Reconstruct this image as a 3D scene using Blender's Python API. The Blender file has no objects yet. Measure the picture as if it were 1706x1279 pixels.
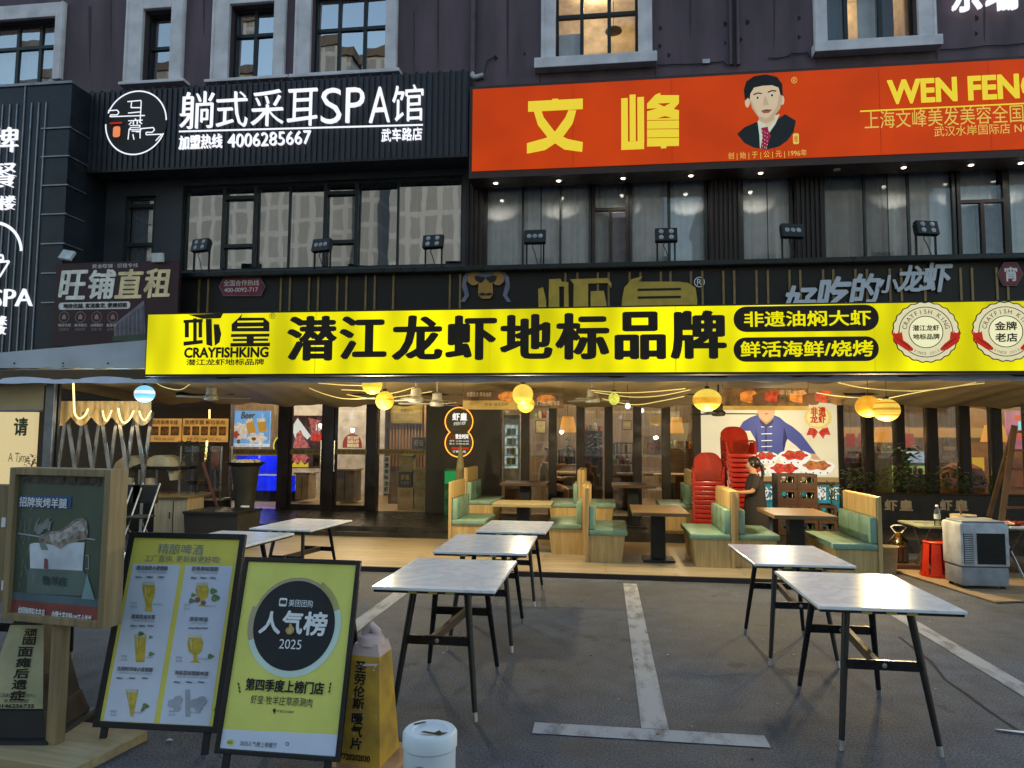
import bpy, bmesh, math, random
from mathutils import Matrix, Vector
rnd = random.Random(7)
sc = bpy.context.scene
COL = sc.collection
rad = math.radians
# ------------------------------------------------------------------ camera, world, light, exposure
FPX, CX, CY, EYE = 1200.0, 853.0, 639.5, 1.6
PITCH, YAW, ROLL = rad(4.4), rad(7.4), rad(.45)
fw = Vector((-math.sin(YAW)*math.cos(PITCH), math.cos(YAW)*math.cos(PITCH), math.sin(PITCH)))
rt = Vector((math.cos(YAW), math.sin(YAW), 0)); up = rt.cross(fw)
rt, up = math.cos(ROLL)*rt + math.sin(ROLL)*up, -math.sin(ROLL)*rt + math.cos(ROLL)*up
cd = bpy.data.cameras.new('camera'); cam = bpy.data.objects.new('camera', cd); COL.objects.link(cam)
cd.sensor_width = 36; cd.sensor_fit = 'HORIZONTAL'; cd.lens = 36*FPX/1706; cd.clip_end = 500; cd.clip_start = .05
Rm = Matrix((rt, up, -fw)).transposed()
cam.matrix_world = Matrix.Translation((0, 0, EYE)) @ Rm.to_4x4()
sc.camera = cam
wd = bpy.data.worlds.new('World'); sc.world = wd; wd.use_nodes = True
wn = wd.node_tree; bg = wn.nodes['Background']
sky = wn.nodes.new('ShaderNodeTexSky'); sky.sky_type = 'NISHITA'; sky.sun_disc = False
EXPO = 1.9
SUN_EL, SUN_ROT = rad(8), rad(24)
sky.sun_elevation = SUN_EL; sky.sun_rotation = SUN_ROT; sky.dust_density = 1.6; sky.ozone_density = 1.05; sky.air_density = 1.0
wn.links.new(sky.outputs[0], bg.inputs[0]); bg.inputs[1].default_value = .15
sl = bpy.data.lights.new('sun', 'SUN'); sl.energy = .02; sl.angle = rad(40); sl.color = (1, .94, .88)
sun = bpy.data.objects.new('sun', sl); COL.objects.link(sun)
sd = Vector((math.sin(SUN_ROT)*math.cos(SUN_EL), math.cos(SUN_ROT)*math.cos(SUN_EL), math.sin(SUN_EL)))
sun.rotation_euler = (-sd).to_track_quat('-Z', 'Y').to_euler(); sun.location = (0, -5, 30)
vs = sc.view_settings; vs.view_transform = 'Standard'; vs.look = 'None'; vs.gamma = 1; vs.exposure = EXPO; vs.use_curve_mapping = False
sc.cycles.max_bounces = 7; sc.cycles.diffuse_bounces = 3; sc.cycles.glossy_bounces = 4; sc.cycles.transparent_max_bounces = 12
sc.cycles.sample_clamp_indirect = 3; sc.cycles.use_denoising = True; sc.cycles.caustics_reflective = False; sc.cycles.caustics_refractive = False

# ------------------------------------------------------------------ picture to place
def ray(px, py): return Rm @ Vector(((px-CX)/FPX, -(py-CY)/FPX, -1))
def atY(px, py, Y): d = ray(px, py); t = Y/d.y; return Vector((d.x*t, Y, EYE + d.z*t))
def atZ(px, py, z=0): d = ray(px, py); t = (z-EYE)/d.z; return Vector((d.x*t, d.y*t, z))

# ------------------------------------------------------------------ materials
def lin(c):
    c /= 255
    return c/12.92 if c <= .04045 else ((c+.055)/1.055)**2.4
def C(h): h = h.lstrip('#'); return tuple(lin(int(h[i:i+2], 16)) for i in (0, 2, 4))
MATS = {}
def nm(key):
    m = bpy.data.materials.new(key); m.use_nodes = True; MATS[key] = m
    return m, m.node_tree, m.node_tree.nodes['Principled BSDF']
def noise(nt, scale, detail=3, stretch=None, obj=True):
    tc = nt.nodes.new('ShaderNodeTexCoord'); n = nt.nodes.new('ShaderNodeTexNoise')
    n.inputs['Scale'].default_value = scale; n.inputs['Detail'].default_value = detail
    if stretch:
        mp = nt.nodes.new('ShaderNodeMapping'); mp.inputs['Scale'].default_value = stretch
        nt.links.new(tc.outputs['Object'], mp.inputs[0]); nt.links.new(mp.outputs[0], n.inputs['Vector'])
    else: nt.links.new(tc.outputs['Object'], n.inputs['Vector'])
    return n
def ramp(nt, src, a, b, p0=.35, p1=.65):
    r = nt.nodes.new('ShaderNodeValToRGB'); e = r.color_ramp.elements
    e[0].position = p0; e[1].position = p1; e[0].color = (*a, 1); e[1].color = (*b, 1)
    nt.links.new(src, r.inputs[0]); return r
def bump(nt, b, src, s, d=.01):
    n = nt.nodes.new('ShaderNodeBump'); n.inputs['Strength'].default_value = s; n.inputs['Distance'].default_value = d
    nt.links.new(src, n.inputs['Height']); nt.links.new(n.outputs[0], b.inputs['Normal'])
def mat(key, col, rough=.6, metal=0, var=.15, scale=5, stretch=None, bp=0, dirt=None, spec=.32):
    if key in MATS: return MATS[key]
    m, nt, b = nm(key)
    if isinstance(col, str): col = C(col)
    n = noise(nt, scale, 4, stretch)
    d = dirt or tuple(c*(1-2*var) for c in col)
    r = ramp(nt, n.outputs['Fac'], d, tuple(min(1, c*(1+var*.7)) for c in col), .3, .62)
    nt.links.new(r.outputs[0], b.inputs['Base Color'])
    b.inputs['Metallic'].default_value = metal; b.inputs['Specular IOR Level'].default_value = spec
    rr = ramp(nt, n.outputs['Fac'], (max(.02, rough-.1),)*3, (min(1, rough+.1),)*3)
    nt.links.new(rr.outputs[0], b.inputs['Roughness'])
    if bp: bump(nt, b, noise(nt, scale*8, 3, stretch).outputs['Fac'], bp)
    return m
def emis(key, col, s=1., base=None, var=0, scale=2.5, stretch=None):
    if key in MATS: return MATS[key]
    m, nt, b = nm(key)
    if isinstance(col, str): col = C(col)
    b.inputs['Base Color'].default_value = (*(base or tuple(c*.4 for c in col)), 1)
    b.inputs['Roughness'].default_value = .5; b.inputs['Specular IOR Level'].default_value = .12
    b.inputs['Emission Color'].default_value = (*col, 1)
    b.inputs['Emission Strength'].default_value = s*2**-EXPO
    if var:
        n = noise(nt, scale, 2, stretch)
        r = ramp(nt, n.outputs['Fac'], tuple(c*(1-var) for c in col), tuple(c*(1+var) for c in col), .35, .65)
        nt.links.new(r.outputs[0], b.inputs['Emission Color'])
    return m
def glass(key, tint=(1, 1, 1), refl=.0, rough=.0, ripple=0.):
    if key in MATS: return MATS[key]
    m, nt, b = nm(key); nt.nodes.remove(b)
    out = nt.nodes['Material Output']
    tr = nt.nodes.new('ShaderNodeBsdfTransparent'); tr.inputs[0].default_value = (*tint, 1)
    gl = nt.nodes.new('ShaderNodeBsdfGlossy'); gl.inputs['Roughness'].default_value = rough
    fr = nt.nodes.new('ShaderNodeFresnel'); fr.inputs[0].default_value = 1.5
    ma = nt.nodes.new('ShaderNodeMath'); ma.operation = 'MULTIPLY_ADD'; ma.inputs[1].default_value = 1 - refl; ma.inputs[2].default_value = refl
    mx = nt.nodes.new('ShaderNodeMixShader')
    nt.links.new(fr.outputs[0], ma.inputs[0]); nt.links.new(ma.outputs[0], mx.inputs[0])
    nt.links.new(tr.outputs[0], mx.inputs[1]); nt.links.new(gl.outputs[0], mx.inputs[2]); nt.links.new(mx.outputs[0], out.inputs[0])
    if ripple:
        n = noise(nt, 1.3, 2); bn = nt.nodes.new('ShaderNodeBump'); bn.inputs['Strength'].default_value = ripple; bn.inputs['Distance'].default_value = .02
        nt.links.new(n.outputs['Fac'], bn.inputs['Height']); nt.links.new(bn.outputs[0], gl.inputs['Normal']); 
    return m
def worn_paint(key, paint, under, p0=.4, p1=.52, scale=9):
    m, nt, b = nm(key)
    n = noise(nt, scale, 8, (1, .35, 1)); n2 = noise(nt, 60, 3)
    ad = nt.nodes.new('ShaderNodeMath'); ad.operation = 'MULTIPLY_ADD'; ad.inputs[1].default_value = .3
    nt.links.new(n2.outputs['Fac'], ad.inputs[0]); nt.links.new(n.outputs['Fac'], ad.inputs[2])
    r = ramp(nt, ad.outputs[0], under, paint, p0+.12, p1+.18)
    nt.links.new(r.outputs[0], b.inputs['Base Color']); b.inputs['Roughness'].default_value = .75
    bump(nt, b, n2.outputs['Fac'], .35, .004)
    return m

def make_asphalt():
    m, nt, b = nm('asphalt')
    big = noise(nt, .55, 6); fine = noise(nt, 85, 3); mid = noise(nt, 5, 6)
    a = ramp(nt, big.outputs['Fac'], (.041, .047, .060), (.090, .099, .120), .36, .64)
    f = ramp(nt, fine.outputs['Fac'], (.45, .45, .46), (1.7, 1.7, 1.7), .36, .68)
    g = ramp(nt, mid.outputs['Fac'], (.78, .78, .78), (1.16, 1.16, 1.16), .34, .66)
    m1 = nt.nodes.new('ShaderNodeMixRGB'); m1.blend_type = 'MULTIPLY'; m1.inputs[0].default_value = 1
    m2 = nt.nodes.new('ShaderNodeMixRGB'); m2.blend_type = 'MULTIPLY'; m2.inputs[0].default_value = 1
    nt.links.new(a.outputs[0], m1.inputs[1]); nt.links.new(f.outputs[0], m1.inputs[2])
    nt.links.new(m1.outputs[0], m2.inputs[1]); nt.links.new(g.outputs[0], m2.inputs[2])
    sp = noise(nt, 2.6, 3); st = ramp(nt, sp.outputs['Fac'], (1, 1, 1), (.48, .48, .47), .655, .70); m3 = nt.nodes.new('ShaderNodeMixRGB'); m3.blend_type = 'MULTIPLY'; m3.inputs[0].default_value = 1
    nt.links.new(m2.outputs[0], m3.inputs[1]); nt.links.new(st.outputs[0], m3.inputs[2]); nt.links.new(m3.outputs[0], b.inputs['Base Color'])
    r = ramp(nt, big.outputs['Fac'], (.62,)*3, (.85,)*3); nt.links.new(r.outputs[0], b.inputs['Roughness'])
    bump(nt, b, fine.outputs['Fac'], .9, .008)
    return m
def make_marble():
    m, nt, b = nm('marble')
    n = noise(nt, 2.2, 8); n.inputs['Distortion'].default_value = 1.6
    r = nt.nodes.new('ShaderNodeValToRGB'); e = r.color_ramp.elements
    e[0].position = .42; e[0].color = (.84, .83, .82, 1); e[1].position = .56; e[1].color = (.86, .85, .83, 1)
    x = e.new(.49); x.color = (.70, .70, .71, 1)
    nt.links.new(n.outputs['Fac'], r.inputs[0]); nt.links.new(r.outputs[0], b.inputs['Base Color'])
    b.inputs['Roughness'].default_value = .2
    return m
def make_wood(key, a, b_, axis=0, rough=.5, planks=0.):
    if key in MATS: return MATS[key]
    m, nt, b = nm(key)
    a, b_ = (C(a) if isinstance(a, str) else a), (C(b_) if isinstance(b_, str) else b_)
    st = [14, 14, 14]; st[axis] = .9
    n = noise(nt, 2.2, 6, tuple(st)); r = ramp(nt, n.outputs['Fac'], a, b_, .35, .65)
    src = r.outputs[0]
    if planks:
        tc = nt.nodes.new('ShaderNodeTexCoord'); br = nt.nodes.new('ShaderNodeTexBrick')
        br.inputs['Color1'].default_value = (1, 1, 1, 1); br.inputs['Color2'].default_value = (.86, .85, .83, 1); br.inputs['Mortar'].default_value = (.3, .3, .3, 1)
        br.inputs['Scale'].default_value = 1; br.inputs['Brick Width'].default_value = 1.6; br.inputs['Row Height'].default_value = planks; br.inputs['Mortar Size'].default_value = .004
        nt.links.new(tc.outputs['Object'], br.inputs['Vector'])
        mu = nt.nodes.new('ShaderNodeMixRGB'); mu.blend_type = 'MULTIPLY'; mu.inputs[0].default_value = 1
        nt.links.new(src, mu.inputs[1]); nt.links.new(br.outputs[0], mu.inputs[2]); src = mu.outputs[0]
    nt.links.new(src, b.inputs['Base Color']); b.inputs['Roughness'].default_value = rough
    bump(nt, b, n.outputs['Fac'], .15, .004)
    return m
ASPH = make_asphalt(); MARB = make_marble()

# ------------------------------------------------------------------ mesh builder
ROOTM = {}
_glyph = {}
def glyphs(s, off=0.0):
    k = (s, off)
    if k not in _glyph:
        c = bpy.data.curves.new('glyphs', 'FONT'); c.body = s; c.size = 1; c.offset = off; c.resolution_u = 3
        o = bpy.data.objects.new('glyphs', c); me = bpy.data.meshes.new_from_object(o)
        _glyph[k] = ([v.co.copy() for v in me.vertices], [tuple(p.vertices) for p in me.polygons])
        bpy.data.objects.remove(o); bpy.data.curves.remove(c); bpy.data.meshes.remove(me)
    return _glyph[k]
class MB:
    def __init__(s, frame=None): s.v = []; s.f = []; s.mi = []; s.ms = []; s.F = frame
    def _m(s, m):
        if m not in s.ms: s.ms.append(m)
        return s.ms.index(m)
    def add(s, vs, fs, m):
        b = len(s.v); i = s._m(m); s.v += [Vector(v) for v in vs]
        for f in fs: s.f.append(tuple(b+k for k in f)); s.mi.append(i)
        return s
    def box(s, x0, x1, y0, y1, z0, z1, m, M=None):
        if x0 > x1: x0, x1 = x1, x0
        if y0 > y1: y0, y1 = y1, y0
        if z0 > z1: z0, z1 = z1, z0
        vs = [(x, y, z) for z in (z0, z1) for y in (y0, y1) for x in (x0, x1)]
        if M: vs = [M @ Vector(v) for v in vs]
        return s.add(vs, [(0, 2, 3, 1), (4, 5, 7, 6), (0, 1, 5, 4), (2, 6, 7, 3), (0, 4, 6, 2), (1, 3, 7, 5)], m)
    def bbox(s, x0, x1, y0, y1, z0, z1, m, r=.01, M=None):       # box with chamfered edges
        bm = bmesh.new(); bmesh.ops.create_cube(bm, size=1)
        for v in bm.verts: v.co = Vector(((x0+x1)/2+v.co.x*abs(x1-x0), (y0+y1)/2+v.co.y*abs(y1-y0), (z0+z1)/2+v.co.z*abs(z1-z0)))
        bmesh.ops.bevel(bm, geom=bm.edges[:], offset=r, segments=2, affect='EDGES', profile=.6)
        bm.verts.index_update(); vs = [(M @ v.co if M else v.co.copy()) for v in bm.verts]; fs = [tuple(v.index for v in f.verts) for f in bm.faces]; bm.free()
        return s.add(vs, fs, m)
    def frustum(s, b, t, z0, z1, m):                              # b,t = (x0,x1,y0,y1)
        vs = [(x, y, z0) for y in b[2:] for x in b[:2]] + [(x, y, z1) for y in t[2:] for x in t[:2]]
        return s.add(vs, [(0, 2, 3, 1), (4, 5, 7, 6), (0, 1, 5, 4), (2, 6, 7, 3), (0, 4, 6, 2), (1, 3, 7, 5)], m)
    def tube(s, pts, r, m, n=8, cap=True, r1=None):
        pts = [Vector(p) for p in pts]; k = len(pts); b = len(s.v); i = s._m(m)
        for j, p in enumerate(pts):
            t = (pts[min(j+1, k-1)]-pts[max(j-1, 0)]).normalized()
            a = t.orthogonal().normalized() if j == 0 else (pa - t*pa.dot(t)).normalized()
            pa = a; c = t.cross(a); rr = r if r1 is None else r+(r1-r)*j/(k-1)
            for q in range(n): s.v.append(p+rr*(math.cos(2*math.pi*q/n)*a+math.sin(2*math.pi*q/n)*c))
        for j in range(k-1):
            for q in range(n): s.f.append((b+j*n+q, b+j*n+(q+1) % n, b+(j+1)*n+(q+1) % n, b+(j+1)*n+q)); s.mi.append(i)
        if cap:
            s.f.append(tuple(b+q for q in reversed(range(n)))); s.mi.append(i)
            s.f.append(tuple(b+(k-1)*n+q for q in range(n))); s.mi.append(i)
        return s
    def bar(s, a, b, w, d, m, side=Vector((1, 0, 0))):            # rectangular bar a->b
        a, b = Vector(a), Vector(b); t = (b-a).normalized(); x = (side - t*side.dot(t)).normalized(); y = t.cross(x)
        vs = [p+x*sx*w/2+y*sy*d/2 for p in (a, b) for sx, sy in ((-1, -1), (1, -1), (1, 1), (-1, 1))]
        return s.add(vs, [(3, 2, 1, 0), (4, 5, 6, 7)]+[(k, (k+1) % 4, 4+(k+1) % 4, 4+k) for k in range(4)], m)
    def lathe(s, prof, m, c=(0, 0, 0), n=24, mats=None, axis='z'):
        b = len(s.v)
        for r, z in prof:
            for q in range(n):
                a = 2*math.pi*q/n; p = (r*math.cos(a), r*math.sin(a), z) if axis == 'z' else (r*math.cos(a), z, r*math.sin(a))
                s.v.append(Vector(c)+Vector(p))
        for j in range(len(prof)-1):
            i = s._m(mats[j] if mats else m)
            for q in range(n): s.f.append((b+j*n+q, b+j*n+(q+1) % n, b+(j+1)*n+(q+1) % n, b+(j+1)*n+q)); s.mi.append(i)
        i = s._m(m); e = (len(prof)-1)*n
        s.f.append(tuple(b+q for q in reversed(range(n)))); s.mi.append(i); s.f.append(tuple(b+e+q for q in range(n))); s.mi.append(i)
        return s
    # flat work on a sign: local x right, z up, y<0 towards the viewer
    def poly(s, pts, y, m, d=0.):
        n = len(pts)
        if d <= 0: return s.add([(x, y, z) for x, z in pts], [tuple(range(n))], m)
        return s.add([(x, y, z) for x, z in pts]+[(x, y+d, z) for x, z in pts],
                     [tuple(range(n)), tuple(range(2*n-1, n-1, -1))]+[(k, (k+1) % n, n+(k+1) % n, n+k) for k in range(n)], m)
    def ell(s, cx, cz, rx, rz, y, m, d=0., n=36, wav=0, k=0):
        return s.poly([(cx+(rx+wav*math.cos(k*a))*math.cos(a), cz+(rz+wav*math.cos(k*a))*math.sin(a)) for a in (2*math.pi*q/n for q in range(n))], y, m, d)
    def ring(s, cx, cz, r0, r1, y, m, a0=0, a1=360, n=48, sq=1., d=0.):
        vs = []; 
        for q in range(n+1):
            a = rad(a0+(a1-a0)*q/n)
            for r in (r0, r1): vs.append((cx+r*math.cos(a), y, cz+r*sq*math.sin(a)))
        return s.add(vs, [(2*q, 2*q+1, 2*q+3, 2*q+2) for q in range(n)], m)
    def rrect(s, x0, x1, z0, z1, r, y, m, d=0.):
        p = []
        for cx, cz, a in ((x1-r, z1-r, 0), (x0+r, z1-r, 90), (x0+r, z0+r, 180), (x1-r, z0+r, 270)):
            p += [(cx+r*math.cos(rad(a+k*15)), cz+r*math.sin(rad(a+k*15))) for k in range(7)]
        return s.poly(p, y, m, d)
    def line(s, pts, w, y, m):
        for (x0, z0), (x1, z1) in zip(pts, pts[1:]):
            L = math.hypot(x1-x0, z1-z0) or 1; nx, nz = -(z1-z0)/L*w/2, (x1-x0)/L*w/2
            s.poly([(x0-nx, z0-nz), (x1-nx, z1-nz), (x1+nx, z1+nz), (x0+nx, z0+nz)], y, m)
        return s
    def text(s, t, x0, x1, z0, z1, y, m, bold=0., ext=0., off=0., shear=0., rise=0., mirror=False, vert=0.):
        vs, fs = glyphs(t, off)
        if not vs: return s
        a0, a1 = min(v.x for v in vs), max(v.x for v in vs); b0, b1 = min(v.y for v in vs), max(v.y for v in vs)
        sx, sz = (x1-x0)/(a1-a0), (z1-z0)/max(b1-b0, 1e-6)
        def tr(v, dx, dz):
            u = (v.x-a0)/(a1-a0); u = 1-u if mirror else u
            z = z0+(v.y-b0)*sz; return (x0+u*(x1-x0)+dx+shear*(z-z0), z+dz+rise*u*(x1-x0))
        sh = [(0, 0)]
        if bold: sh += [(bold*(z1-z0)*math.cos(a+.2), bold*(1-vert)*(z1-z0)*math.sin(a+.2)) for a in (k*math.pi/4 for k in range(8))]
        for k, (dx, dz) in enumerate(sh):
            P = [tr(v, dx, dz) for v in vs]; yy = y-.00035*k
            if ext and k == 0:
                n = len(P); ed = {}
                for f in fs:
                    for a, b in zip(f, f[1:]+f[:1]): ed[(a, b)] = 1
                sides = [(a, b, n+b, n+a) for a, b in ed if (b, a) not in ed]
                s.add([(p[0], yy, p[1]) for p in P]+[(p[0], yy+ext, p[1]) for p in P], list(fs)+sides, m)
            else: s.add([(p[0], yy, p[1]) for p in P], fs, m)
        return s
    # the same, with the place read off the picture on this sign's own plane
    def L(s, px, py): return s.F.L(px, py)
    def B(s, x0, y0, x1, y1):
        xm, ym = (x0+x1)/2, (y0+y1)/2
        return s.L(x0, ym)[0], s.L(x1, ym)[0], s.L(xm, y1)[1], s.L(xm, y0)[1]
    def T(s, t, x0, y0, x1, y1, m, y=-.004, **k): return s.text(t, *s.B(x0, y0, x1, y1), y, m, **k)
    def P(s, pts, m, y=-.003, d=0.): return s.poly([s.L(*p) for p in pts], y, m, d)
    def Rc(s, x0, y0, x1, y1, m, y=-.003, d=0.):
        a, b, c, e = s.B(x0, y0, x1, y1); return s.poly([(a, c), (b, c), (b, e), (a, e)], y, m, d)
    def E(s, x, y_, rx, ry, m, y=-.003, **k):
        a, b, c, e = s.B(x-rx, y_-ry, x+rx, y_+ry); return s.ell((a+b)/2, (c+e)/2, (b-a)/2, (e-c)/2, y, m, **k)
    def build(s, name, parent=None, smooth=False, loc=None, local=False):
        M = None
        if parent is not None: M = ROOTM[parent.name]
        elif loc is not None: M = Matrix.Translation(loc)
        vs = s.v
        if M is not None and not local and s.F is None:
            I = M.inverted(); vs = [I @ v for v in vs]
        me = bpy.data.meshes.new(name); me.from_pydata([tuple(v) for v in vs], [], s.f); me.update()
        for m in s.ms: me.materials.append(m)
        me.polygons.foreach_set('material_index', s.mi)
        if smooth: me.polygons.foreach_set('use_smooth', [True]*len(me.polygons)); 
        if smooth and smooth != 'full':
            try: me.set_sharp_from_angle(angle=rad(40))
            except Exception: pass
        o = bpy.data.objects.new(name, me); COL.objects.link(o)
        if parent is not None: o.parent = parent
        elif M is not None: o.matrix_world = M
        ROOTM[o.name] = M if M is not None else Matrix.Identity(4)
        return o
def tag(o, label=None, cat=None, group=None, kind=None):
    for k, v in (('label', label), ('category', cat), ('group', group), ('kind', kind)):
        if v: o[k] = v
    return o
class Frame:
    def __init__(s, M): s.M = M; s.I = M.inverted()
    def L(s, px, py):
        d = s.I.to_3x3() @ ray(px, py); o = s.I @ Vector((0, 0, EYE)); t = -o.y/d.y; p = o+d*t
        return (p.x, p.z)
def thing(name, label, cat, loc, yaw=0., tilt=0., group=None):
    o = bpy.data.objects.new(name, None); COL.objects.link(o); o.empty_display_size = .1
    M = Matrix.Translation(loc) @ Matrix.Rotation(yaw, 4, 'Z') @ Matrix.Rotation(-tilt, 4, 'X')
    o.matrix_world = M; ROOTM[o.name] = M; tag(o, label, cat, group)
    return o
def frame(o): return Frame(ROOTM[o.name])
def part(o, name=None, smooth=False, flat=True):      # a mesh builder on a thing's own plane
    return MB(frame(o))
def copy_tree(o, parent=None):
    c = o.copy(); COL.objects.link(c)
    if parent is not None: c.parent = parent
    for ch in list(o.children): copy_tree(ch, c)
    return c
def placed(proto, n, loc, rz, label, first, scale=1.):
    o = proto if first else copy_tree(proto)
    o.matrix_world = Matrix.Translation(loc) @ Matrix.Rotation(rz, 4, 'Z') @ Matrix.Scale(scale, 4); o['label'] = label
    return o
def lamp(name, loc, power, col, size=.05, typ='POINT', rot=None, sx=1, sy=1, parent=None):
    l = bpy.data.lights.new(name, typ); l.energy = power; l.color = col
    if typ == 'SPOT': l.shadow_soft_size = size; l.spot_size = rad(sx); l.spot_blend = .8
    elif typ == 'POINT': l.shadow_soft_size = size
    else: l.shape = 'RECTANGLE'; l.size = sx; l.size_y = sy
    o = bpy.data.objects.new(name, l); COL.objects.link(o)
    if parent is not None: o.parent = parent; loc = ROOTM[parent.name].inverted() @ Vector(loc)
    o.location = loc
    if rot: o.rotation_euler = rot
    return o
def RY(x0, y0, x1, y1, Y):
    xm, ym = (x0+x1)/2, (y0+y1)/2
    return atY(x0, ym, Y).x, atY(x1, ym, Y).x, atY(xm, y1, Y).z, atY(xm, y0, Y).z
def wall_holes(X0, X1, Z0, Z1, Y, depth, holes, m):
    b = MB(); xs = sorted({X0, X1, *[h[0] for h in holes], *[h[1] for h in holes]}); zs = sorted({Z0, Z1, *[h[2] for h in holes], *[h[3] for h in holes]})
    for a, c in zip(xs, xs[1:]):
        for e, g in zip(zs, zs[1:]):
            x, z = (a+c)/2, (e+g)/2
            if any(h[0] < x < h[1] and h[2] < z < h[3] for h in holes): continue
            b.add([(a, Y, e), (c, Y, e), (c, Y, g), (a, Y, g)], [(0, 1, 2, 3)], m)
    for h in holes:
        a, c, e, g = h
        for p, q in (((a, e), (a, g)), ((c, g), (c, e)), ((a, g), (c, g)), ((c, e), (a, e))):
            b.add([(p[0], Y, p[1]), (q[0], Y, q[1]), (q[0], Y+depth, q[1]), (p[0], Y+depth, p[1])], [(0, 1, 2, 3)], m)
    return b
def room(X0, X1, Y0, Y1, Z0, Z1, m):      # open towards the street
    return MB().add([(X0, Y0, Z0), (X1, Y0, Z0), (X1, Y1, Z0), (X0, Y1, Z0), (X0, Y0, Z1), (X1, Y0, Z1), (X1, Y1, Z1), (X0, Y1, Z1)],
                    [(0, 1, 2, 3), (7, 6, 5, 4), (3, 2, 6, 7), (0, 3, 7, 4), (2, 1, 5, 6)], m)
def curtain_mesh(X0, X1, Y, Z0, Z1, m, amp=.035, per=.14, seed=1):
    r = random.Random(seed); b = MB(); n = max(8, int((X1-X0)/.018)); ph = 0; vs = []
    for i in range(n+1):
        x = X0+(X1-X0)*i/n; ph += (X1-X0)/n/per*2*math.pi*r.uniform(.5, 1.6)
        a = amp*(.6+.4*math.sin(ph*.23)); vs.append((x, Y+a*math.sin(ph)))
    b.add([(x, y, Z0) for x, y in vs]+[(x, y*.5+Y*.5, Z1) for x, y in vs], [(i, i+1, n+2+i, n+1+i) for i in range(n)], m)
    return b
def panes(X0, X1, Z0, Z1, y, cuts, m, zc=None):      # every light of glass sits at its own slight tilt
    b = MB(); xs = sorted({X0, X1, *[c for c in cuts if X0+.06 < c < X1-.06]}); zs = [Z0, zc, Z1] if zc else [Z0, Z1]
    for a, c in zip(xs, xs[1:]):
        for e, g_ in zip(zs, zs[1:]):
            t, u = rnd.uniform(-.006, .006), rnd.uniform(-.010, .010)
            b.add([(a, y-t-u, e), (c, y+t-u, e), (c, y+t+u, g_), (a, y-t+u, g_)], [(0, 1, 2, 3)], m)
    return b
# ------------------------------------------------------------------ setting
M_PAINT = worn_paint('worn road paint', (.36, .36, .37), (.15, .15, .155), .345, .50)
g = MB(); 
nx = 1; g.add([(-60, -60, 0), (60, -60, 0), (60, 30, 0), (-60, 30, 0)], [(0, 1, 2, 3)], ASPH)
tag(g.build('ground', loc=(0, 0, 0)), kind='structure')
mk = MB()
def strip(x0, x1, y0, y1, z=.004): mk.add([(x0, y0, z), (x1, y0, z), (x1, y1, z), (x0, y1, z)], [(0, 1, 2, 3)], M_PAINT)
strip(.195, .345, 4.205, 8.3); strip(-.4, .855, 4.045, 4.2)
strip(-2.19, -2.04, 4.2, 8.3); strip(2.62, 2.77, 4.2, 8.3); strip(-2.8, -1.5, 4.045, 4.2); strip(2.2, 3.4, 4.045, 4.2)
tag(mk.build('road_markings', loc=(0, 0, 0)), kind='structure')
ck = MB(); M_CRACK = mat('crack filler', (.03, .03, .032), .9)
def crack(pts, w=.012):
    q = [atZ(x, y, .005) for x, y in pts]; L = []; R_ = []
    for i, p in enumerate(q):
        t = (q[min(i+1, len(q)-1)]-q[max(i-1, 0)]).normalized(); s_ = Vector((-t.y, t.x, 0))*w/2*rnd.uniform(.5, 1.3); L.append(p+s_); R_.append(p-s_)
    n = len(q); ck.add(L+R_, [(i, i+1, n+i+1, n+i) for i in range(n-1)], M_CRACK)
crack([(1498, 1060), (1530, 1085), (1552, 1102), (1575, 1132), (1610, 1155), (1640, 1178), (1672, 1200), (1706, 1222), (1760, 1250)], .02)
crack([(100, 1205), (160, 1180), (230, 1168)], .012); crack([(905, 1010), (1040, 1016)], .008); crack([(1100, 1112), (1180, 1127), (1240, 1122)], .007)
gt = MB(); gm = [mat('pale grit', (.34, .34, .33), .8), mat('dark grit', (.03, .03, .03), .8), mat('leaf litter', (.16, .11, .05), .8)]
for k in range(420):
    x, y, s_, a = rnd.uniform(-3.5, 4.5), rnd.uniform(3.1, 8.4), rnd.choice((.004, .005, .006, .008, .014)), rnd.uniform(0, 6.28)
    gt.add([(x+s_*math.cos(a), y+s_*math.sin(a), .0055), (x-s_*.7*math.sin(a), y+s_*.6*math.cos(a), .009), (x-s_*math.cos(a), y-s_*math.sin(a), .0055), (x+s_*.5*math.sin(a), y-s_*.6*math.cos(a), .0055)], [(0, 1, 2, 3)], gm[0 if k % 3 == 0 else 1 if k % 3 == 1 else 2])
tag(gt.build('grit', loc=(0, 5, 0)), 'scattered grit and leaf crumbs over the dark asphalt', 'grit', kind='stuff')
tag(ck.build('road_crack', loc=(0, 0, 0)), kind='structure')
M_DECK = make_wood('deck boards', (.29, .225, .135), (.40, .325, .21), 0, .42, planks=.19)
M_DARK = mat('dark metal', (.012, .011, .011), .45, .3)
M_BLACK = mat('black paint', (.014, .014, .015), .4)
d = MB(); d.box(-6.2, 3.05, 8.55, 11.25, 0, .06, M_DECK); tag(d.build('deck', loc=(0, 8.5, 0)), kind='structure')
d = MB(); d.box(-6.2, 3.05, 8.535, 8.55, 0, .055, mat('deck riser', (.05, .03, .022), .7)); tag(d.build('deck_edge', loc=(0, 8.5, 0)), kind='structure')
d = MB(); M_STEP = mat('step stone', (.03, .027, .024), .35, 0, .2)
d.box(-8, 9, 11.25, 13.6, -.01, .2, M_STEP); d.box(-8, -2.2, 11.05, 11.25, .058, .13, M_STEP)
tag(d.build('step', loc=(0, 11.2, 0)), kind='structure')
d = MB(); pts = [atZ(*p, .008) for p in ((1478, 948), (1600, 986), (1659, 1004), (1790, 1000), (1790, 940))]
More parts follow.
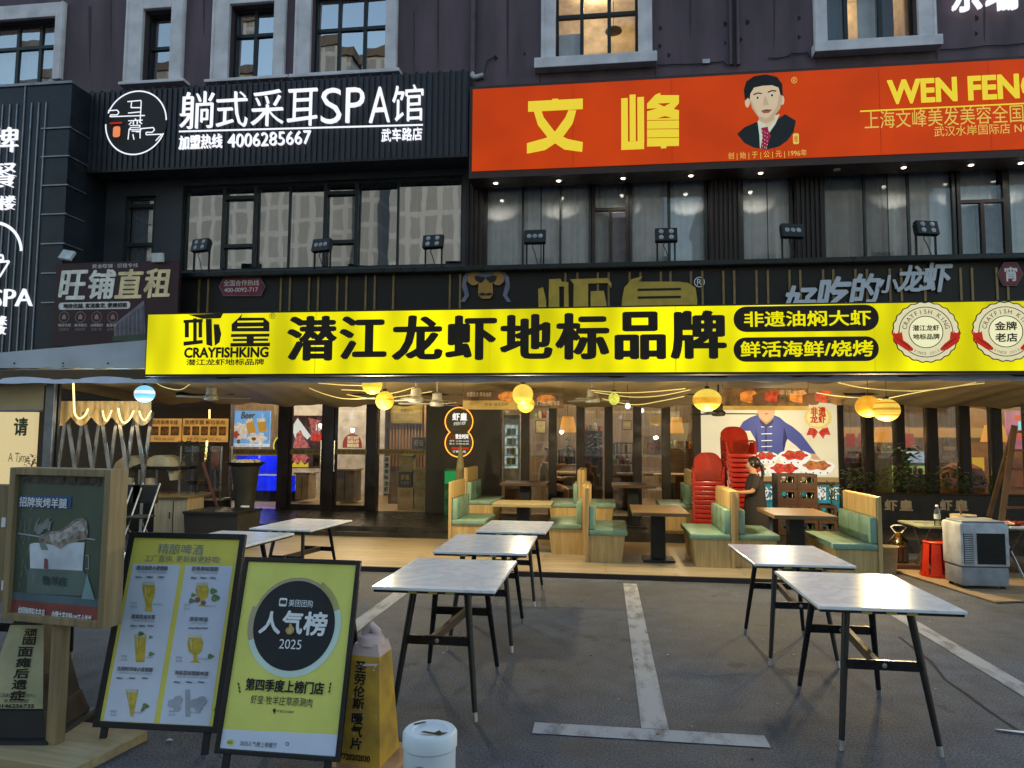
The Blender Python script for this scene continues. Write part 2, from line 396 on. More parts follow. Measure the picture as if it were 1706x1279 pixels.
d.add(pts+[p+Vector((0, 0, .012)) for p in pts], [(4, 3, 2, 1, 0), (5, 6, 7, 8, 9)]+[(k, (k+1) % 5, 5+(k+1) % 5, 5+k) for k in range(5)], make_wood('plywood', (.22, .15, .08), (.33, .24, .14), 0, .6))
tag(d.build('plywood_mat', loc=(4, 7.5, 0)), label='thin tan plywood mat on the asphalt under the air cooler', cat='mat')

# ------------------------------------------------------------------ the building
YW = 13.3
M_MAROON = mat('maroon render', (.128, .090, .106), .8, 0, .2, 1.0, (2.2, 2.2, .45), bp=.15)
M_STONE = mat('pale stone trim', (.70, .65, .66), .7, 0, .1, 3, bp=.1)
M_SASH = mat('dark green sash', (.016, .022, .022), .4)
M_ROOMD = mat('dim room', (.05, .05, .055), .9); M_ROOMW = mat('cream room', (.6, .5, .36), .9)
M_CURT = mat('white curtain', (.84, .85, .82), .9, 0, .05); M_CURTG = mat('grey curtain', (.40, .43, .43), .9, 0, .06)
M_CURTD = mat('slate curtain', (.16, .19, .21), .9, 0, .06)
G_UP = glass('reflecting window glass', (.75, .8, .85), .30, .0, .05)
G_LIT = glass('clear window glass', (.95, .95, .95), .03, .0)
G_BLUE = glass('blue tinted glass', (.35, .42, .48), .42, .0, .06)
bld = thing('building', 'maroon multi-storey block with pale stone window surrounds above the shops', 'building', (0, YW, 0))
WIN = [  # outer surround, inner opening, mullions, transom y, sill, look
    ((-90, 14, 109, 140), (-60, 36, 94, 140), (-22, 20, 58), 75, None, 'curtain'),
    ((212, -6, 309, 140), (240, 17, 287, 138), (), 74, (204, 138, 312, 143), 'dark'),
    ((356, -25, 478, 134), (384, 8, 458, 133), (420,), 52, (346, 133, 484, 138), 'blue'),
    ((494, -55, 664, 124), (520, -20, 644, 124), (561, 604), 41, (486, 123, 668, 129), 'blue'),
    ((902, -60, 1086, 100), (926, -40, 1063, 100), (969, 1015), 17, (891, 96, 1094, 113), 'lit'),
    ((1353, -80, 1556, 74), (1375, -70, 1526, 74), (1412, 1470), -30, (1354, 69, 1566, 86), 'half')]
holes = []
for o_, i_, mu, ty, si, look in WIN: holes.append(RY(*i_, YW))
wall_holes(-22, 14, 6.95, 11.2, YW, .25, holes, M_MAROON).build('wall', bld)
for (o_, i_, mu, ty, si, look), h in zip(WIN, holes):
    a, b_, e, g_ = RY(*o_, YW); X0, X1, Z0, Z1 = h
    s = MB(); y0, y1 = YW-.09, YW-.002
    for (p, q, r_, t_) in ((a, X0, e, g_), (X1, b_, e, g_), (X0, X1, Z1, g_)):
        if t_-r_ > .01: s.bbox(p, q, y0, y1, r_, t_, M_STONE, .012)
    if X0-a > .1:
        for p, q in ((a+.02, a+.06), (b_-.06, b_-.02)): s.box(p, q, y0-.02, y0, e, g_, M_STONE)
    w = s.build('window', bld)
    if si:
        p, q, r_, t_ = RY(*si, YW-.1); MB().bbox(p, q, YW-.24, YW, r_, t_, M_STONE, .012).build('sill', w)
    f = MB(); yy = YW+.15
    fr = .05
    for (p, q, r_, t_) in ((X0, X0+fr, Z0, Z1), (X1-fr, X1, Z0, Z1), (X0+fr, X1-fr, Z0, Z0+fr), (X0+fr, X1-fr, Z1-fr, Z1)): f.box(p, q, yy, yy+.07, r_, t_, M_SASH)
    xm = (i_[0]+i_[2])/2
    for m_ in mu: x = atY(m_, ty, YW).x; f.box(x-.035, x+.035, yy+.002, yy+.068, Z0+fr, Z1-fr, M_SASH)
    z = atY(xm, ty, YW).z; f.box(X0+fr, X1-fr, yy-.004, yy+.074, z-.035, z+.035, M_SASH)
    f.build('sash', w)
    panes(X0, X1, Z0, Z1, yy+.035, [atY(m_, ty, YW).x for m_ in mu], {'blue': G_BLUE, 'lit': G_LIT, 'half': G_LIT}.get(look, G_UP), z).build('pane', w)
    room(X0-.1, X1+.1, YW+.24, YW+1.7, Z0-.1, Z1+.2, M_ROOMW if look in ('lit', 'half') else M_ROOMD).build('room', w)
    if look == 'curtain': curtain_mesh(X0, X1, yy+.16, Z0, Z1, M_CURT, .02, .2).build('curtain', w)
    if look == 'blue':
        curtain_mesh(X0, X0+(X1-X0)*.4, yy+.2, Z0, Z1, M_CURTG, .02, .12, 3).build('curtain', w); curtain_mesh(X1-(X1-X0)*.45, X1, yy+.2, Z0, Z1, M_CURTD, .02, .12, 4).build('curtain', w)
    if look == 'dark': MB().add([(X0, yy+.2, Z0), (X1, yy+.2, Z0), (X1, yy+.2, Z1), (X0, yy+.2, Z1)], [(0, 1, 2, 3)], mat('grey blind', (.07, .072, .08), .8)).build('blind', w)
    if look == 'lit':
        curtain_mesh(X0, X0+.02+(X1-X0)*.3, yy+.2, Z0, Z0+.75, M_CURT, .02, .2, 5).build('curtain', w)
        MB().lathe([(.02, 0), (.17, .02), (.16, .06), (.03, .1)], mat('brown lampshade', (.12, .08, .05), .6), (X1-.45, YW+.9, Z0+1.05)).tube([(X1-.45, YW+.9, Z0+1.14), (X1-.45, YW+.9, Z1+.1)], .006, M_DARK).build('pendant', w)
        lamp('room_lamp', ((X0+X1)/2, YW+.9, Z1-.1), 7, (1, .78, .45), .1, parent=None)
    if look == 'half':
        curtain_mesh(X0, X0+.42, yy+.2, Z0, Z1, M_CURTD, .03, .1, 6).build('curtain', w)
        curtain_mesh(X0+.68, X0+1.0, yy+.24, Z0, Z1, M_CURT, .01, .3, 8).build('curtain', w)
        MB().box(X1-.62, X1-.08, YW+.8, YW+.85, Z0+.42, Z1+.1, mat('dark wardrobe', (.03, .03, .04), .5)).box(X1-.62, X1-.08, YW+.8, YW+.85, Z0, Z0+.14, MATS['dark wardrobe']).build('cupboard', w)
        lamp('room_lamp', (X0+.7, YW+1.2, Z1-.1), 5, (1, .75, .4), .1)
# second floor, left: dark wall with a narrow window and a tinted curtain wall
h1 = RY(206, 326, 257, 440, YW); h2 = RY(302, 300, 770, 446, YW)
M_SLATE = mat('slate cladding', (.045, .050, .057), .55, 0, .12, 2)
ledge_z = atY(975, 441, 12.4).z
wall_holes(-22, -2.55, 4.0, 6.95, YW+.004, .2, [h1, h2], M_SLATE).build('lower_wall', bld)
def win2(name, h, mu, sashes, gl, seed, cur=None, Y=YW, top=None):
    X0, X1, Z0, Z1 = h; f = MB(); y = Y+.1
    for (p, q, r_, t_) in ((X0, X0+.05, Z0, Z1), (X1-.05, X1, Z0, Z1), (X0+.05, X1-.05, Z0, Z0+.05), (X0+.05, X1-.05, Z1-.05, Z1)): f.box(p, q, y, y+.07, r_, t_, M_SASH)
    for m_ in mu: x = atY(m_, 370, Y).x; f.box(x-.02, x+.02, y+.003, y+.066, Z0+.05, Z1-.05, M_SASH)
    for (a, b_, zt, zb) in sashes:
        p, q, r_, t_ = RY(a, zt, b_, zb, Y)
        for (u, v, s_, k) in ((p, p+.07, Z0+.05, Z1-.05), (q-.07, q, Z0+.05, Z1-.05), (p+.07, q-.07, t_, t_+.07), (p+.07, q-.07, r_-.07, r_)): f.box(u, v, y-.05, y+.02, s_, k, M_SASH)
    w = f.build(name, bld)
    panes(X0, X1, Z0, Z1, y+.035, [atY(m_, 370, Y).x for m_ in mu]+[atY(k, 370, Y).x for s_ in sashes for k in s_[:2]], gl).build('pane', w)
    room(X0-.05, X1+.05, Y+.19, Y+1.6, Z0-.05, Z1+.05, M_ROOMD).build('room', w)
    for i, (a, b_, mm) in enumerate(cur or []):
        curtain_mesh(atY(a, 370, Y).x, atY(b_, 370, Y).x, Y+.25, Z0, Z1, mm, .018, .13, seed+i).build('curtain', w)
    return w
win2('window', h1, (), [(206, 257, 344, 403)], G_UP, 11, [(206, 257, M_CURTG)])
win2('curtain_wall', h2, (478, 660,), [(367, 425, 330, 405), (537, 595, 322, 398)], G_BLUE, 20,
     [(302, 368, M_CURTG), (370, 478, M_CURTG), (480, 540, M_CURTD), (598, 690, M_CURTD), (730, 770, M_CURTG)])
# second floor, right: curtained shopfront between ribbed pilasters
zt2 = atY(1000, 290, YW).z; zb2 = ledge_z-.12
M_BROWNF = mat('brown aluminium', (.028, .021, .019), .4, .4)
for i, (a, b_, mu) in enumerate([(806, 985, (870, 933)), (1049, 1180, (1115,)), (1236, 1324, ()), (1373, 1598, (1445, 1519)), (1685, 1800, (1740,))]):
    X0, X1 = atY(a, 370, YW).x, atY(b_, 370, YW).x
    win2('window', (X0, X1, zb2, zt2), mu, [], G_LIT, 30+i*7, [(a+2, (a+b_)/2+3, M_CURT if i != 3 else M_CURTG), ((a+b_)/2+5, b_-2, M_CURT)])
for a, b_, zy in ((986, 1048, 346), (1600, 1684, 332)):
    X0, X1 = atY(a, 370, YW).x, atY(b_, 370, YW).x; zm = atY((a+b_)/2, zy, YW).z; f = MB(); y = YW+.08
    for (p, q, r_, t_) in ((X0, X0+.06, zb2, zt2), (X1-.06, X1, zb2, zt2), (X0+.06, X1-.06, zm-.03, zm+.03), ((X0+X1)/2-.03, (X0+X1)/2+.03, zb2, zm-.03), (X0+.06, X1-.06, zt2-.05, zt2)): f.box(p, q, y, y+.08, r_, t_, M_BROWNF)
    dr = f.build('balcony_door', bld)
    MB().add([(X0, y+.04, zb2), (X1, y+.04, zb2), (X1, y+.04, zt2), (X0, y+.04, zt2)], [(0, 1, 2, 3)], G_LIT).build('pane', dr)
    curtain_mesh(X0, (X0+X1)/2-.02, YW+.3, zb2, zm, M_CURTG, .01, .2, 71).build('curtain', dr)
    MB().box((X0+X1)/2, X1, YW+.31, YW+.33, zb2, zm, mat('lilac blind', (.20, .20, .27), .8)).build('blind', dr)
    curtain_mesh(X0, X1, YW+.34, zm, zt2, M_CURT, .02, .12, 75).build('curtain', dr)
    room(X0-.02, X1+.02, YW+.2, YW+1.2, zb2-.02, zt2+.02, M_ROOMD).build('room', dr)
MB().box(atY(790, 370, YW).x, 12, YW, YW+.2, zt2+.002, 6.949, M_BROWNF).build('header', bld)
for a, b_ in ((776, 806), (1181, 1235), (1325, 1372)):
    X0, X1 = atY(a, 370, YW).x, atY(b_, 370, YW).x; f = MB(); f.box(X0, X1, YW-.006, YW+.3, zb2, 6.6, M_BROWNF)
    n = int((X1-X0)/.075)
    for k in range(n): x = X0+(k+.5)*(X1-X0)/n; f.box(x-.018, x+.018, YW-.045, YW-.006, zb2, 6.6, M_BROWNF)
    f.build('pilaster', bld)
p = MB()
for x_, yb in ((788, 122), (1218, 108), (1229, 108)):
    q = atY(x_, 60, YW-.06); zb = atY(x_, yb, YW-.06).z; p = MB(); p.tube([(q.x, YW-.06, zb), (q.x, YW-.06, 11)], .05 if x_ < 800 else .035, M_MAROON if x_ > 800 else mat('grey plum pipe', (.10, .075, .085), .5), 10)
    if x_ < 800: p.tube([(q.x, YW-.06, zb+.02), (q.x, YW-.06, zb-.06), (q.x+.05, YW-.06, zb-.09), (q.x+.22, YW-.06, zb-.05)], .05, mat('pale pvc', (.5, .5, .52), .4), 10)
    p.build('drainpipe', bld, True)
M_CABLE = mat('black cable', (.012, .012, .012), .6)
def cable(pts, r=.008, Y=None, name='cable', parent=None, m=None):
    q = [atY(x, y, Y) for x, y in pts]; out = []
    for a, b_ in zip(q, q[1:]):
        for k in range(4): t = k/4; v = a.lerp(b_, t); v.z -= .02*math.sin(math.pi*t); out.append(v)
    return MB().tube(out+[q[-1]], r, m or M_CABLE, 5).build(name, parent)
cable([(1086, 106), (1120, 107), (1206, 102), (1212, 108)], .01, YW-.03, 'cable', bld)
cable([(1280, 96), (1310, 94), (1318, 88), (1345, 87), (1350, 95)], .01, YW-.03, 'cable', bld)
cable([(1566, 82), (1640, 76), (1720, 70)], .01, YW-.03, 'cable', bld)
cable([(792, 128), (806, 124), (812, 100), (826, 92)], .01, YW-.03, 'cable', bld)
cable([(1222, -20), (1222, 108)], .014, YW-.11, 'cable', bld)
MB().box(*sum([list(RY(1170, 100, 1182, 107, YW))[:2]], []), YW-.05, YW-.002, *RY(1170, 100, 1182, 107, YW)[2:], mat('junction box', (.5, .5, .52), .5)).build('junction_box', bld)
# dark marks on the render where brackets once were
mk = MB(frame(bld))
for x, y, s_ in ((1100, 47, 4), (1099, 77, 4), (1114, 92, 4), (1331, 30, 4), (1331, 62, 4), (1245, 37, 5), (1208, 40, 5), (874, 90, 3), (826, 97, 4), (1627, 30, 5), (1626, 56, 4), (1208, 72, 3), (1234, 66, 4)):
    mk.E(x, y, s_*.7, s_, mat('soot stain', (.03, .02, .024), .9), y=-.003, n=10, wav=.01, k=3)
for x, y0, y1, w_ in ((900, 118, 150, 1.6), (1092, 112, 140, 1.4), (1362, 92, 116, 1.4), (1560, 86, 112, 1.6), (1228, 20, 100, 2.2), (690, 20, 118, 1.4), (730, -10, 110, 2), (150, 10, 120, 2.4), (185, -10, 90, 1.6), (846, -10, 128, 2.2), (1150, -20, 60, 2.5), (1290, -10, 80, 1.8), (1640, 10, 70, 2.2), (340, -20, 60, 1.6)):
    mk.P([(x-w_, y0), (x+w_, y0), (x+w_*.7, (y0+y1)/2), (x+w_*.15, y1), (x-w_*.2, y1), (x-w_*.8, (y0*.4+y1*.6))], mat('rain streak', (.070, .047, .058), .85), -.004)
mk.build('stain', bld)
# ground floor: dark posts, panes, doors
YG = 13.6
M_POST = mat('dark brown post', (.017, .012, .010), .4, .2)
G_SHOP = glass('shop glass', (.9, .9, .88), .035, .0)
zf = .2; zh = atY(975, 668, YG).z+.02
MB().box(-22, 12, YG-.05, YG+.25, zh, 4.3, M_POST).build('lintel', bld)
for a, b_, y_ in [(463, 481, 760), (539, 556, 760), (613, 628, 760), (868, 881, 760), (914, 927, 760), (960, 974, 760), (1007, 1021, 760), (1055, 1069, 760), (1103, 1117, 760), (1154, 1168, 760), (1396, 1406, 760), (1440, 1456, 760), (1493, 1508, 760), (1546, 1563, 760), (1601, 1617, 760), (1654, 1670, 760), (1712, 1730, 760)]:
    MB().bbox(atY(a, y_, YG).x, atY(b_, y_, YG).x, YG-.04, YG+.16, zf, zh, M_POST, .008).build('mullion', bld)
a, b_ = atY(711, 780, YG).x, atY(834, 780, YG).x
M_CHAR = mat('charcoal wall', (.03, .028, .024), .6, 0, .12, 2)
MB().box(a, b_, YG-.08, YG+.2, zf, zh, M_CHAR).build('ground_wall', bld)
MB().box(atY(1168, 760, YG).x, atY(1396, 760, YG).x, YG+.02, YG+.2, zf, zh, M_CHAR).build('ground_wall', bld)
MB().box(-22, atY(380, 760, YG).x, YG+.02, YG+.2, zf, zh, mat('dark timber wall', (.05, .034, .022), .6)).build('ground_wall', bld)
for a, b_ in ((380, 463), (628, 711), (834, 868), (881, 914), (927, 960), (974, 1007), (1021, 1055), (1069, 1103), (1117, 1154), (1406, 1440), (1456, 1493), (1508, 1546), (1563, 1601), (1617, 1654), (1670, 1712)):
    X0, X1 = atY(a, 760, YG).x, atY(b_, 760, YG).x
    MB().box(X0+.002, X1-.002, YG+.05, YG+.058, zf+.02, zh, G_SHOP).build('shop_window', bld)
for a, b_ in ((481, 539), (556, 613)):
    X0, X1 = atY(a, 760, YG).x+.003, atY(b_, 760, YG).x-.003; f = MB(); t = .05
    for (p, q, r_, u) in ((X0, X0+t, zf, zh), (X1-t, X1, zf, zh), (X0+t, X1-t, zf, zf+.1), (X0+t, X1-t, zh-.07, zh)): f.box(p, q, YG, YG+.06, r_, u, M_POST)
    dr = f.build('door', bld)
    MB().box(X0+t, X1-t, YG+.026, YG+.034, zf+.1, zh-.07, G_SHOP).build('pane', dr)
    hx = X1-.03 if a < 500 else X0+.03; MB().tube([(hx, YG-.06, zf+.75), (hx, YG-.06, zf+1.35)], .014, mat('steel', (.5, .5, .5), .25, 1)).build('handle', dr, True)
# the ink-on-yellow text strip across the doors and the first panes
FRM = lambda Y: Frame(Matrix.Translation((0, Y, 0)))
stp = MB(FRM(YG-.003)); M_STRIP = mat('olive film', (.16, .13, .035), .5); M_INK = mat('ink', (.016, .014, .012), .6)
for a, b_, t in ((382, 462, '虾皇潜江龙虾地标品牌'), (484, 536, '潜江龙虾'), (559, 611, '虾皇 欢迎光临'), (629, 710, '潜江龙虾地标品牌 非遗油焖大虾')):
    stp.Rc(a, 748, b_, 757, M_STRIP, 0); stp.T(t, a+3, 750, b_-3, 755, M_INK, -.003)
for v in stp.v: v.y += YG-.004
stp.F = None; stp.build('window_strip', bld)

# the block across the street, seen mirrored in the upper windows
M_TOWER, nt_, b__ = nm('pale tower cladding')
tc = nt_.nodes.new('ShaderNodeTexCoord'); mp = nt_.nodes.new('ShaderNodeMapping'); mp.inputs['Rotation'].default_value = (rad(90), 0, 0)
br = nt_.nodes.new('ShaderNodeTexBrick'); br.offset = 0; br.inputs['Scale'].default_value = 1
br.inputs['Brick Width'].default_value = 1.7; br.inputs['Row Height'].default_value = 3.0; br.inputs['Mortar Size'].default_value = .28
br.inputs['Color1'].default_value = (.10, .15, .235, 1); br.inputs['Color2'].default_value = (.13, .19, .29, 1); br.inputs['Mortar'].default_value = (.19, .27, .42, 1)
nt_.links.new(tc.outputs['Object'], mp.inputs[0]); nt_.links.new(mp.outputs[0], br.inputs['Vector']); nt_.links.new(br.outputs[0], b__.inputs['Base Color'])
tw = thing('tower_block', 'pale gridded tower across the street, seen mirrored in the upper windows', 'building', (-4, -45, 0))
MB().box(-24, 6, -60, -45, 0, 42, M_TOWER).box(-75, -27, -66, -50, 0, 46, M_TOWER).box(10, 34, -62, -48, 0, 27, M_TOWER).build('wall', tw)
MB().box(-24.3, 6.3, -60.3, -44.7, 42, 43, mat('dark roof edge', (.06, .07, .09), .8)).box(-75.3, -26.7, -66.3, -49.7, 46, 47, mat('dark roof edge', (.06, .07, .09), .8)).box(9.7, 34.3, -62.3, -47.7, 27, 28, mat('dark roof edge', (.06, .07, .09), .8)).build('roof', tw)
# ------------------------------------------------------------------ shop signs
def sign(name, label, cat, rect, Y, depth, **k):
    X0, X1, Z0, Z1 = RY(*rect, Y)
    o = thing(name, label, cat, ((X0+X1)/2, Y, Z0), **k); w = (X1-X0)/2
    return o, -w, w, 0., Z1-Z0
WHITE_E = emis('white neon', (.92, .93, 1), .95); WHITE_P = mat('white print', (.7, .7, .7), .6, 0, .03)
INK = M_INK
# yellow lightbox on the awning edge
YS = 8.42
M_YEL = emis('yellow lightbox face', (.82, .75, .0), 1.0, (.16, .14, .004), .36, 1.5, (1, 1, .3))
M_SEPIA = mat('sepia print', (.022, .014, .006), .6, 0, .05)
ylw, x0, x1, z0, z1 = sign('lightbox_sign', 'long yellow lightbox sign with big black characters on the awning edge', 'sign', (245, 512, 1800, 620), YS, .2)
b = part(ylw); b.box(x0-.02, x1+.02, .012, .22, z0-.025, z1+.02, mat('sign casing', (.02, .018, .012), .5)); b.build('casing', ylw)
b = part(ylw); b.box(x0, x1, 0, .01, z0, z1, M_YEL); M_SEAMY = emis('lightbox seam', (.66, .58, .0), .8, (.2, .18, .005))
for k in range(1, 5): x = x0+(x1-x0)*k/5+.07; b.poly([(x-.006, z0), (x+.006, z0), (x+.004, z1), (x-.005, z1)], -.0012, M_SEAMY)
b.build('face', ylw)
b = part(ylw)
for i, ch in enumerate('潜江龙虾地标品牌'):
    bx = [(482, 528, 558, 599), (569, 528, 641, 597), (657, 527, 734, 598), (746, 527, 824, 598), (837, 525, 917, 596), (929, 523, 1011, 597), (1028, 521, 1105, 597), (1121, 519, 1206, 596)][i]
    b.T(ch, *bx, M_SEPIA, bold=.058, vert=.5)
b.build('lettering', ylw)
b = part(ylw)
b.T('CRAYFISHKING', 308, 579, 447, 595, M_SEPIA, bold=.06); b.T('潜江龙虾地标品牌', 311, 598, 440, 608, M_SEPIA, bold=.03)
b.T('®', 449, 521, 459, 531, M_SEPIA)
# the two-character mark, drawn with its own heavy strokes
def bar_(m, x0, y0, x1, y1, k=0): m.P([(x0, y0), (x1, y0), (x1-k, y1), (x0, y1)], M_SEPIA)
for q in ((308, 534, 315, 562), (322, 530, 328, 570), (331, 534, 337, 562)): bar_(b, *q)
b.P([(306, 533), (338, 531), (338, 537), (306, 538)], M_SEPIA, -.0034); b.P([(306, 569), (338, 566), (338, 572), (306, 576)], M_SEPIA, -.0034)
b.P([(313, 524), (372, 522), (368, 530), (338, 531)], M_SEPIA, -.0038); b.P([(343, 531), (353, 531), (354, 577), (344, 574)], M_SEPIA); b.P([(356, 540), (365, 540), (369, 556), (366, 570), (358, 576)], M_SEPIA)
b.P([(398, 529), (404, 522), (402, 529), (440, 529), (449, 537), (449, 552), (386, 552), (386, 540)], M_SEPIA)
for q in ((396, 534, 439, 537), (396, 544, 439, 546)): b.Rc(*q, M_YEL, -.006)
b.Rc(385, 556, 449, 561, M_SEPIA); b.Rc(388, 564, 447, 568, M_SEPIA); b.Rc(384, 571, 450, 577, M_SEPIA); b.Rc(411, 557, 423, 575, M_SEPIA, -.0034)
b.build('logo', ylw)
M_YTXT = emis('yellow lit text', (.80, .72, .0), .95)
for (a, c, e, g_, t, tx) in ((1222, 509, 1464, 552, '非遗油焖大虾', (1240, 518, 1450, 543)), (1222, 561, 1464, 602, '鲜活海鲜/烧烤', (1234, 568, 1454, 594))):
    b = part(ylw); q = b.B(a, c, e, g_); b.rrect(*q, (q[3]-q[2])*.48, -.003, M_SEPIA); b.T(t, *tx, M_YTXT, -.006, bold=.03, vert=.4); b.build('pill_badge', ylw)
M_CREAM = emis('cream lit seal', (.78, .70, .42), .8); M_REDL = emis('red lit print', (.62, .03, .012), .6); M_CREAM2 = emis('pale cream lit seal', (.83, .80, .48), .9)
for cx_, cy_, r, l1, l2 in ((1542, 553, 55, '潜江龙虾', '地标品牌'), (1675, 552, 55, '金牌', '老店')):
    b = part(ylw); cxl, czl = b.L(cx_, cy_); R = (b.L(cx_+r, cy_)[0]-b.L(cx_-r, cy_)[0])/2
    b.ell(cxl, czl, R*1.02, R*.99, -.003, M_SEPIA, n=160, wav=R*.018, k=22); b.ell(cxl, czl, R*.985, R*.955, -.005, M_CREAM, n=160, wav=R*.018, k=22)
    b.ring(cxl, czl, R*.80, R*.825, -.007, M_SEPIA); b.ring(cxl, czl, R*.50, R*.525, -.009, M_SEPIA); b.ell(cxl, czl, R*.5, R*.5, -.0075, M_CREAM2, n=40)
    k = .33 if len(l1) == 2 else .4; hh = .28 if len(l1) == 2 else .18
    b.text(l1, cxl-R*k, cxl+R*k, czl+R*.04, czl+R*(.04+hh), -.012, M_SEPIA, bold=.03); b.text(l2, cxl-R*k, cxl+R*k, czl-R*(.06+hh), czl-R*.06, -.012, M_SEPIA, bold=.03)
    def arc(t, a0, a1, rr, h, flip=False):
        for i, chh in enumerate(t):
            if chh == ' ': continue
            a = rad(a0+(a1-a0)*i/(len(t)-1)); vs, fs = glyphs(chh); w0 = min(v.x for v in vs); w1 = max(v.x for v in vs); th = a-math.pi/2 if not flip else a+math.pi/2
            P = []
            for v in vs:
                u, w_ = (v.x-(w0+w1)/2)*h*1.3, (v.y-.35)*h*1.4; P.append((cxl+rr*math.cos(a)+u*math.cos(th)-w_*math.sin(th), -.012, czl+rr*math.sin(a)+u*math.sin(th)+w_*math.cos(th)))
            b.add(P, fs, M_SEPIA)
    arc('CRAYFISH KING', 166, 14, R*.665, R*.15); arc('SINCE 2015', 240, 300, R*.70, R*.085, True)
    for s_ in (-1, 1):      # crayfish
        def X(u, v): return (cxl+s_*R*u, czl+R*v)
        b.poly([X(.98, -.06), X(1.02, -.2), X(.92, -.36), X(.62, -.58), X(.44, -.62), X(.4, -.55), X(.55, -.38), X(.78, -.2), X(.84, -.02)], -.014, M_REDL)
        b.poly([X(.88, -.12), X(1.03, .08), X(.98, -.04), X(1.06, -.02), X(1.0, -.16)], -.0145, M_REDL); b.poly([X(.7, -.28), X(.74, .02), X(.82, -.05), X(.84, .06), X(.88, -.18)], -.015, M_REDL)
        b.line([X(.5, -.5), X(.9, -.2)], R*.02, -.016, M_SEPIA)
    b.build('seal', ylw)
# red salon sign
M_RED = emis('red sign face', (.64, .056, .003), .76, (.05, .004, .001), .1, .9); M_GOLD = emis('gold sign letters', (.85, .64, .04), .82); M_GOLD2 = emis('pale gold print', (.80, .55, .10), .75)
YR = 12.7
M_RIMR = mat('bronze rim', (.06, .035, .03), .5, .3)
red, x0, x1, z0, z1 = sign('salon_sign', 'long red salon sign with gold characters and portrait of a man in a suit', 'sign', (787, 148, 1830, 264), YR, .5)
zc0, zc1 = atY(1250, 266, YR).z, atY(1250, 123, YR).z; base = ROOTM[red.name].translation.z
z0, z1 = zc0-base, zc1-base
b = part(red); b.box(x0-.06, x1, .02, .6, z0-.13, z1+.06, M_RIMR); b.build('casing', red)
b = part(red); b.box(x0, x1, 0, .018, z0, z1, M_RED); M_SEAMR = emis('red sign seam', (.45, .03, .003), .6, (.1, .01, .001))
for k in range(1, 6): x = x0+(x1-x0)*k/6+.1; b.poly([(x-.006, z0), (x+.006, z0), (x+.006, z1), (x-.006, z1)], -.001, M_SEAMR)
b.build('face', red)
b = part(red)
M_G3 = M_GOLD
b.Rc(880, 167, 971, 184, M_G3, -.02, .019); b.Rc(920, 165, 930, 172, M_G3, -.0195, .018)
b.P([(889, 184), (902, 184), (906, 196), (926, 222), (946, 232), (971, 237), (970, 253), (940, 249), (915, 232), (896, 208)], M_G3, -.018, .017)
b.P([(960, 184), (947, 184), (942, 196), (926, 218), (910, 230), (878, 239), (878, 256), (908, 250), (935, 232), (954, 206)], M_G3, -.0172, .016)
for q in ((1035, 164, 1046, 240), (1049, 158, 1059, 235), (1062, 162, 1073, 238)): b.Rc(*q, M_G3, -.018, .017)
b.Rc(1035, 236, 1073, 249, M_G3, -.0185, .0176)
b.P([(1092, 158), (1100, 155), (1100, 159), (1131, 159), (1131, 172), (1122, 182), (1131, 184), (1131, 188), (1078, 190), (1078, 186), (1098, 180), (1078, 181), (1078, 173)], M_G3, -.018, .017)
b.P([(1096, 173), (1117, 172), (1106, 178)], M_RED, -.02); b.P([(1094, 198), (1108, 194), (1119, 197)], M_RED, -.0205)
b.P([(1078, 190), (1131, 188), (1131, 243), (1078, 244)], M_G3, -.0176, .0166); b.Rc(1101, 240, 1110, 247, M_G3, -.0182, .017)
for yy in (200, 214.5, 229): b.P([(1078, yy+.7), (1131, yy), (1131, yy+1), (1078, yy+1.7)], M_RED, -.0205)
b.T('WEN FENG', 1478, 128, 1735, 168, M_G3, -.02, ext=.018, off=.02, bold=.025, rise=-.052+.05)
b.Rc(1432, 176, 1800, 178.5, M_G3, -.02); b.build('lettering', red)
b = part(red); b.T('上海文峰美发美容全国连锁', 1440, 178, 1762, 208, M_GOLD2); b.T('武汉水岸国际店 NO.', 1556, 207, 1722, 224, M_GOLD2)
b.T('创 | 始 | 于 | 公 | 元 | 1996年', 1213, 251, 1344, 264, M_GOLD2); b.T('®', 1318, 128, 1328, 139, M_GOLD2); b.build('small_lettering', red)
# portrait
b = part(red); SK = emis('printed skin', (.78, .58, .38), .62); HAIR = mat('printed black', (.012, .012, .012), .6); SUIT = mat('printed suit', (.018, .024, .022), .6); SHIRT = emis('printed shirt', (.7, .75, .6), .6); TIE = emis('printed tie', (.38, .02, .07), .55)
b.P([(1228, 223), (1240, 212), (1258, 204), (1293, 200), (1308, 190), (1326, 201), (1322, 220), (1312, 234), (1298, 244), (1278, 249), (1256, 246), (1240, 238)], SUIT)
b.P([(1262, 203), (1266, 196), (1292, 192), (1299, 190), (1292, 206), (1281, 222), (1277, 248), (1266, 247), (1265, 225)], SHIRT, -.0045)
b.P([(1268, 213), (1279, 211), (1280, 217), (1284, 226), (1276, 248), (1267, 247), (1270, 228)], TIE, -.006)
for q in range(14): b.E(1270+q % 3*4, 218+q*2.1, .8, .8, SHIRT, -.007, n=6)
b.P([(1262, 190), (1292, 186), (1292, 200), (1280, 212), (1266, 203)], SK, -.005)
b.P([(1248, 150), (1256, 140), (1275, 136), (1294, 141), (1301, 152), (1303, 168), (1299, 182), (1289, 194), (1276, 199), (1264, 194), (1254, 182), (1248, 166)], SK, -.0065)
b.E(1245, 171, 4, 8, SK, -.006); b.E(1303, 167, 3.5, 8, SK, -.006)
b.P([(1241, 168), (1239, 150), (1243, 136), (1256, 127), (1276, 124), (1294, 128), (1303, 140), (1304, 160), (1300, 158), (1297, 146), (1286, 142), (1270, 143), (1256, 146), (1250, 156), (1249, 166), (1246, 163)], HAIR, -.008)
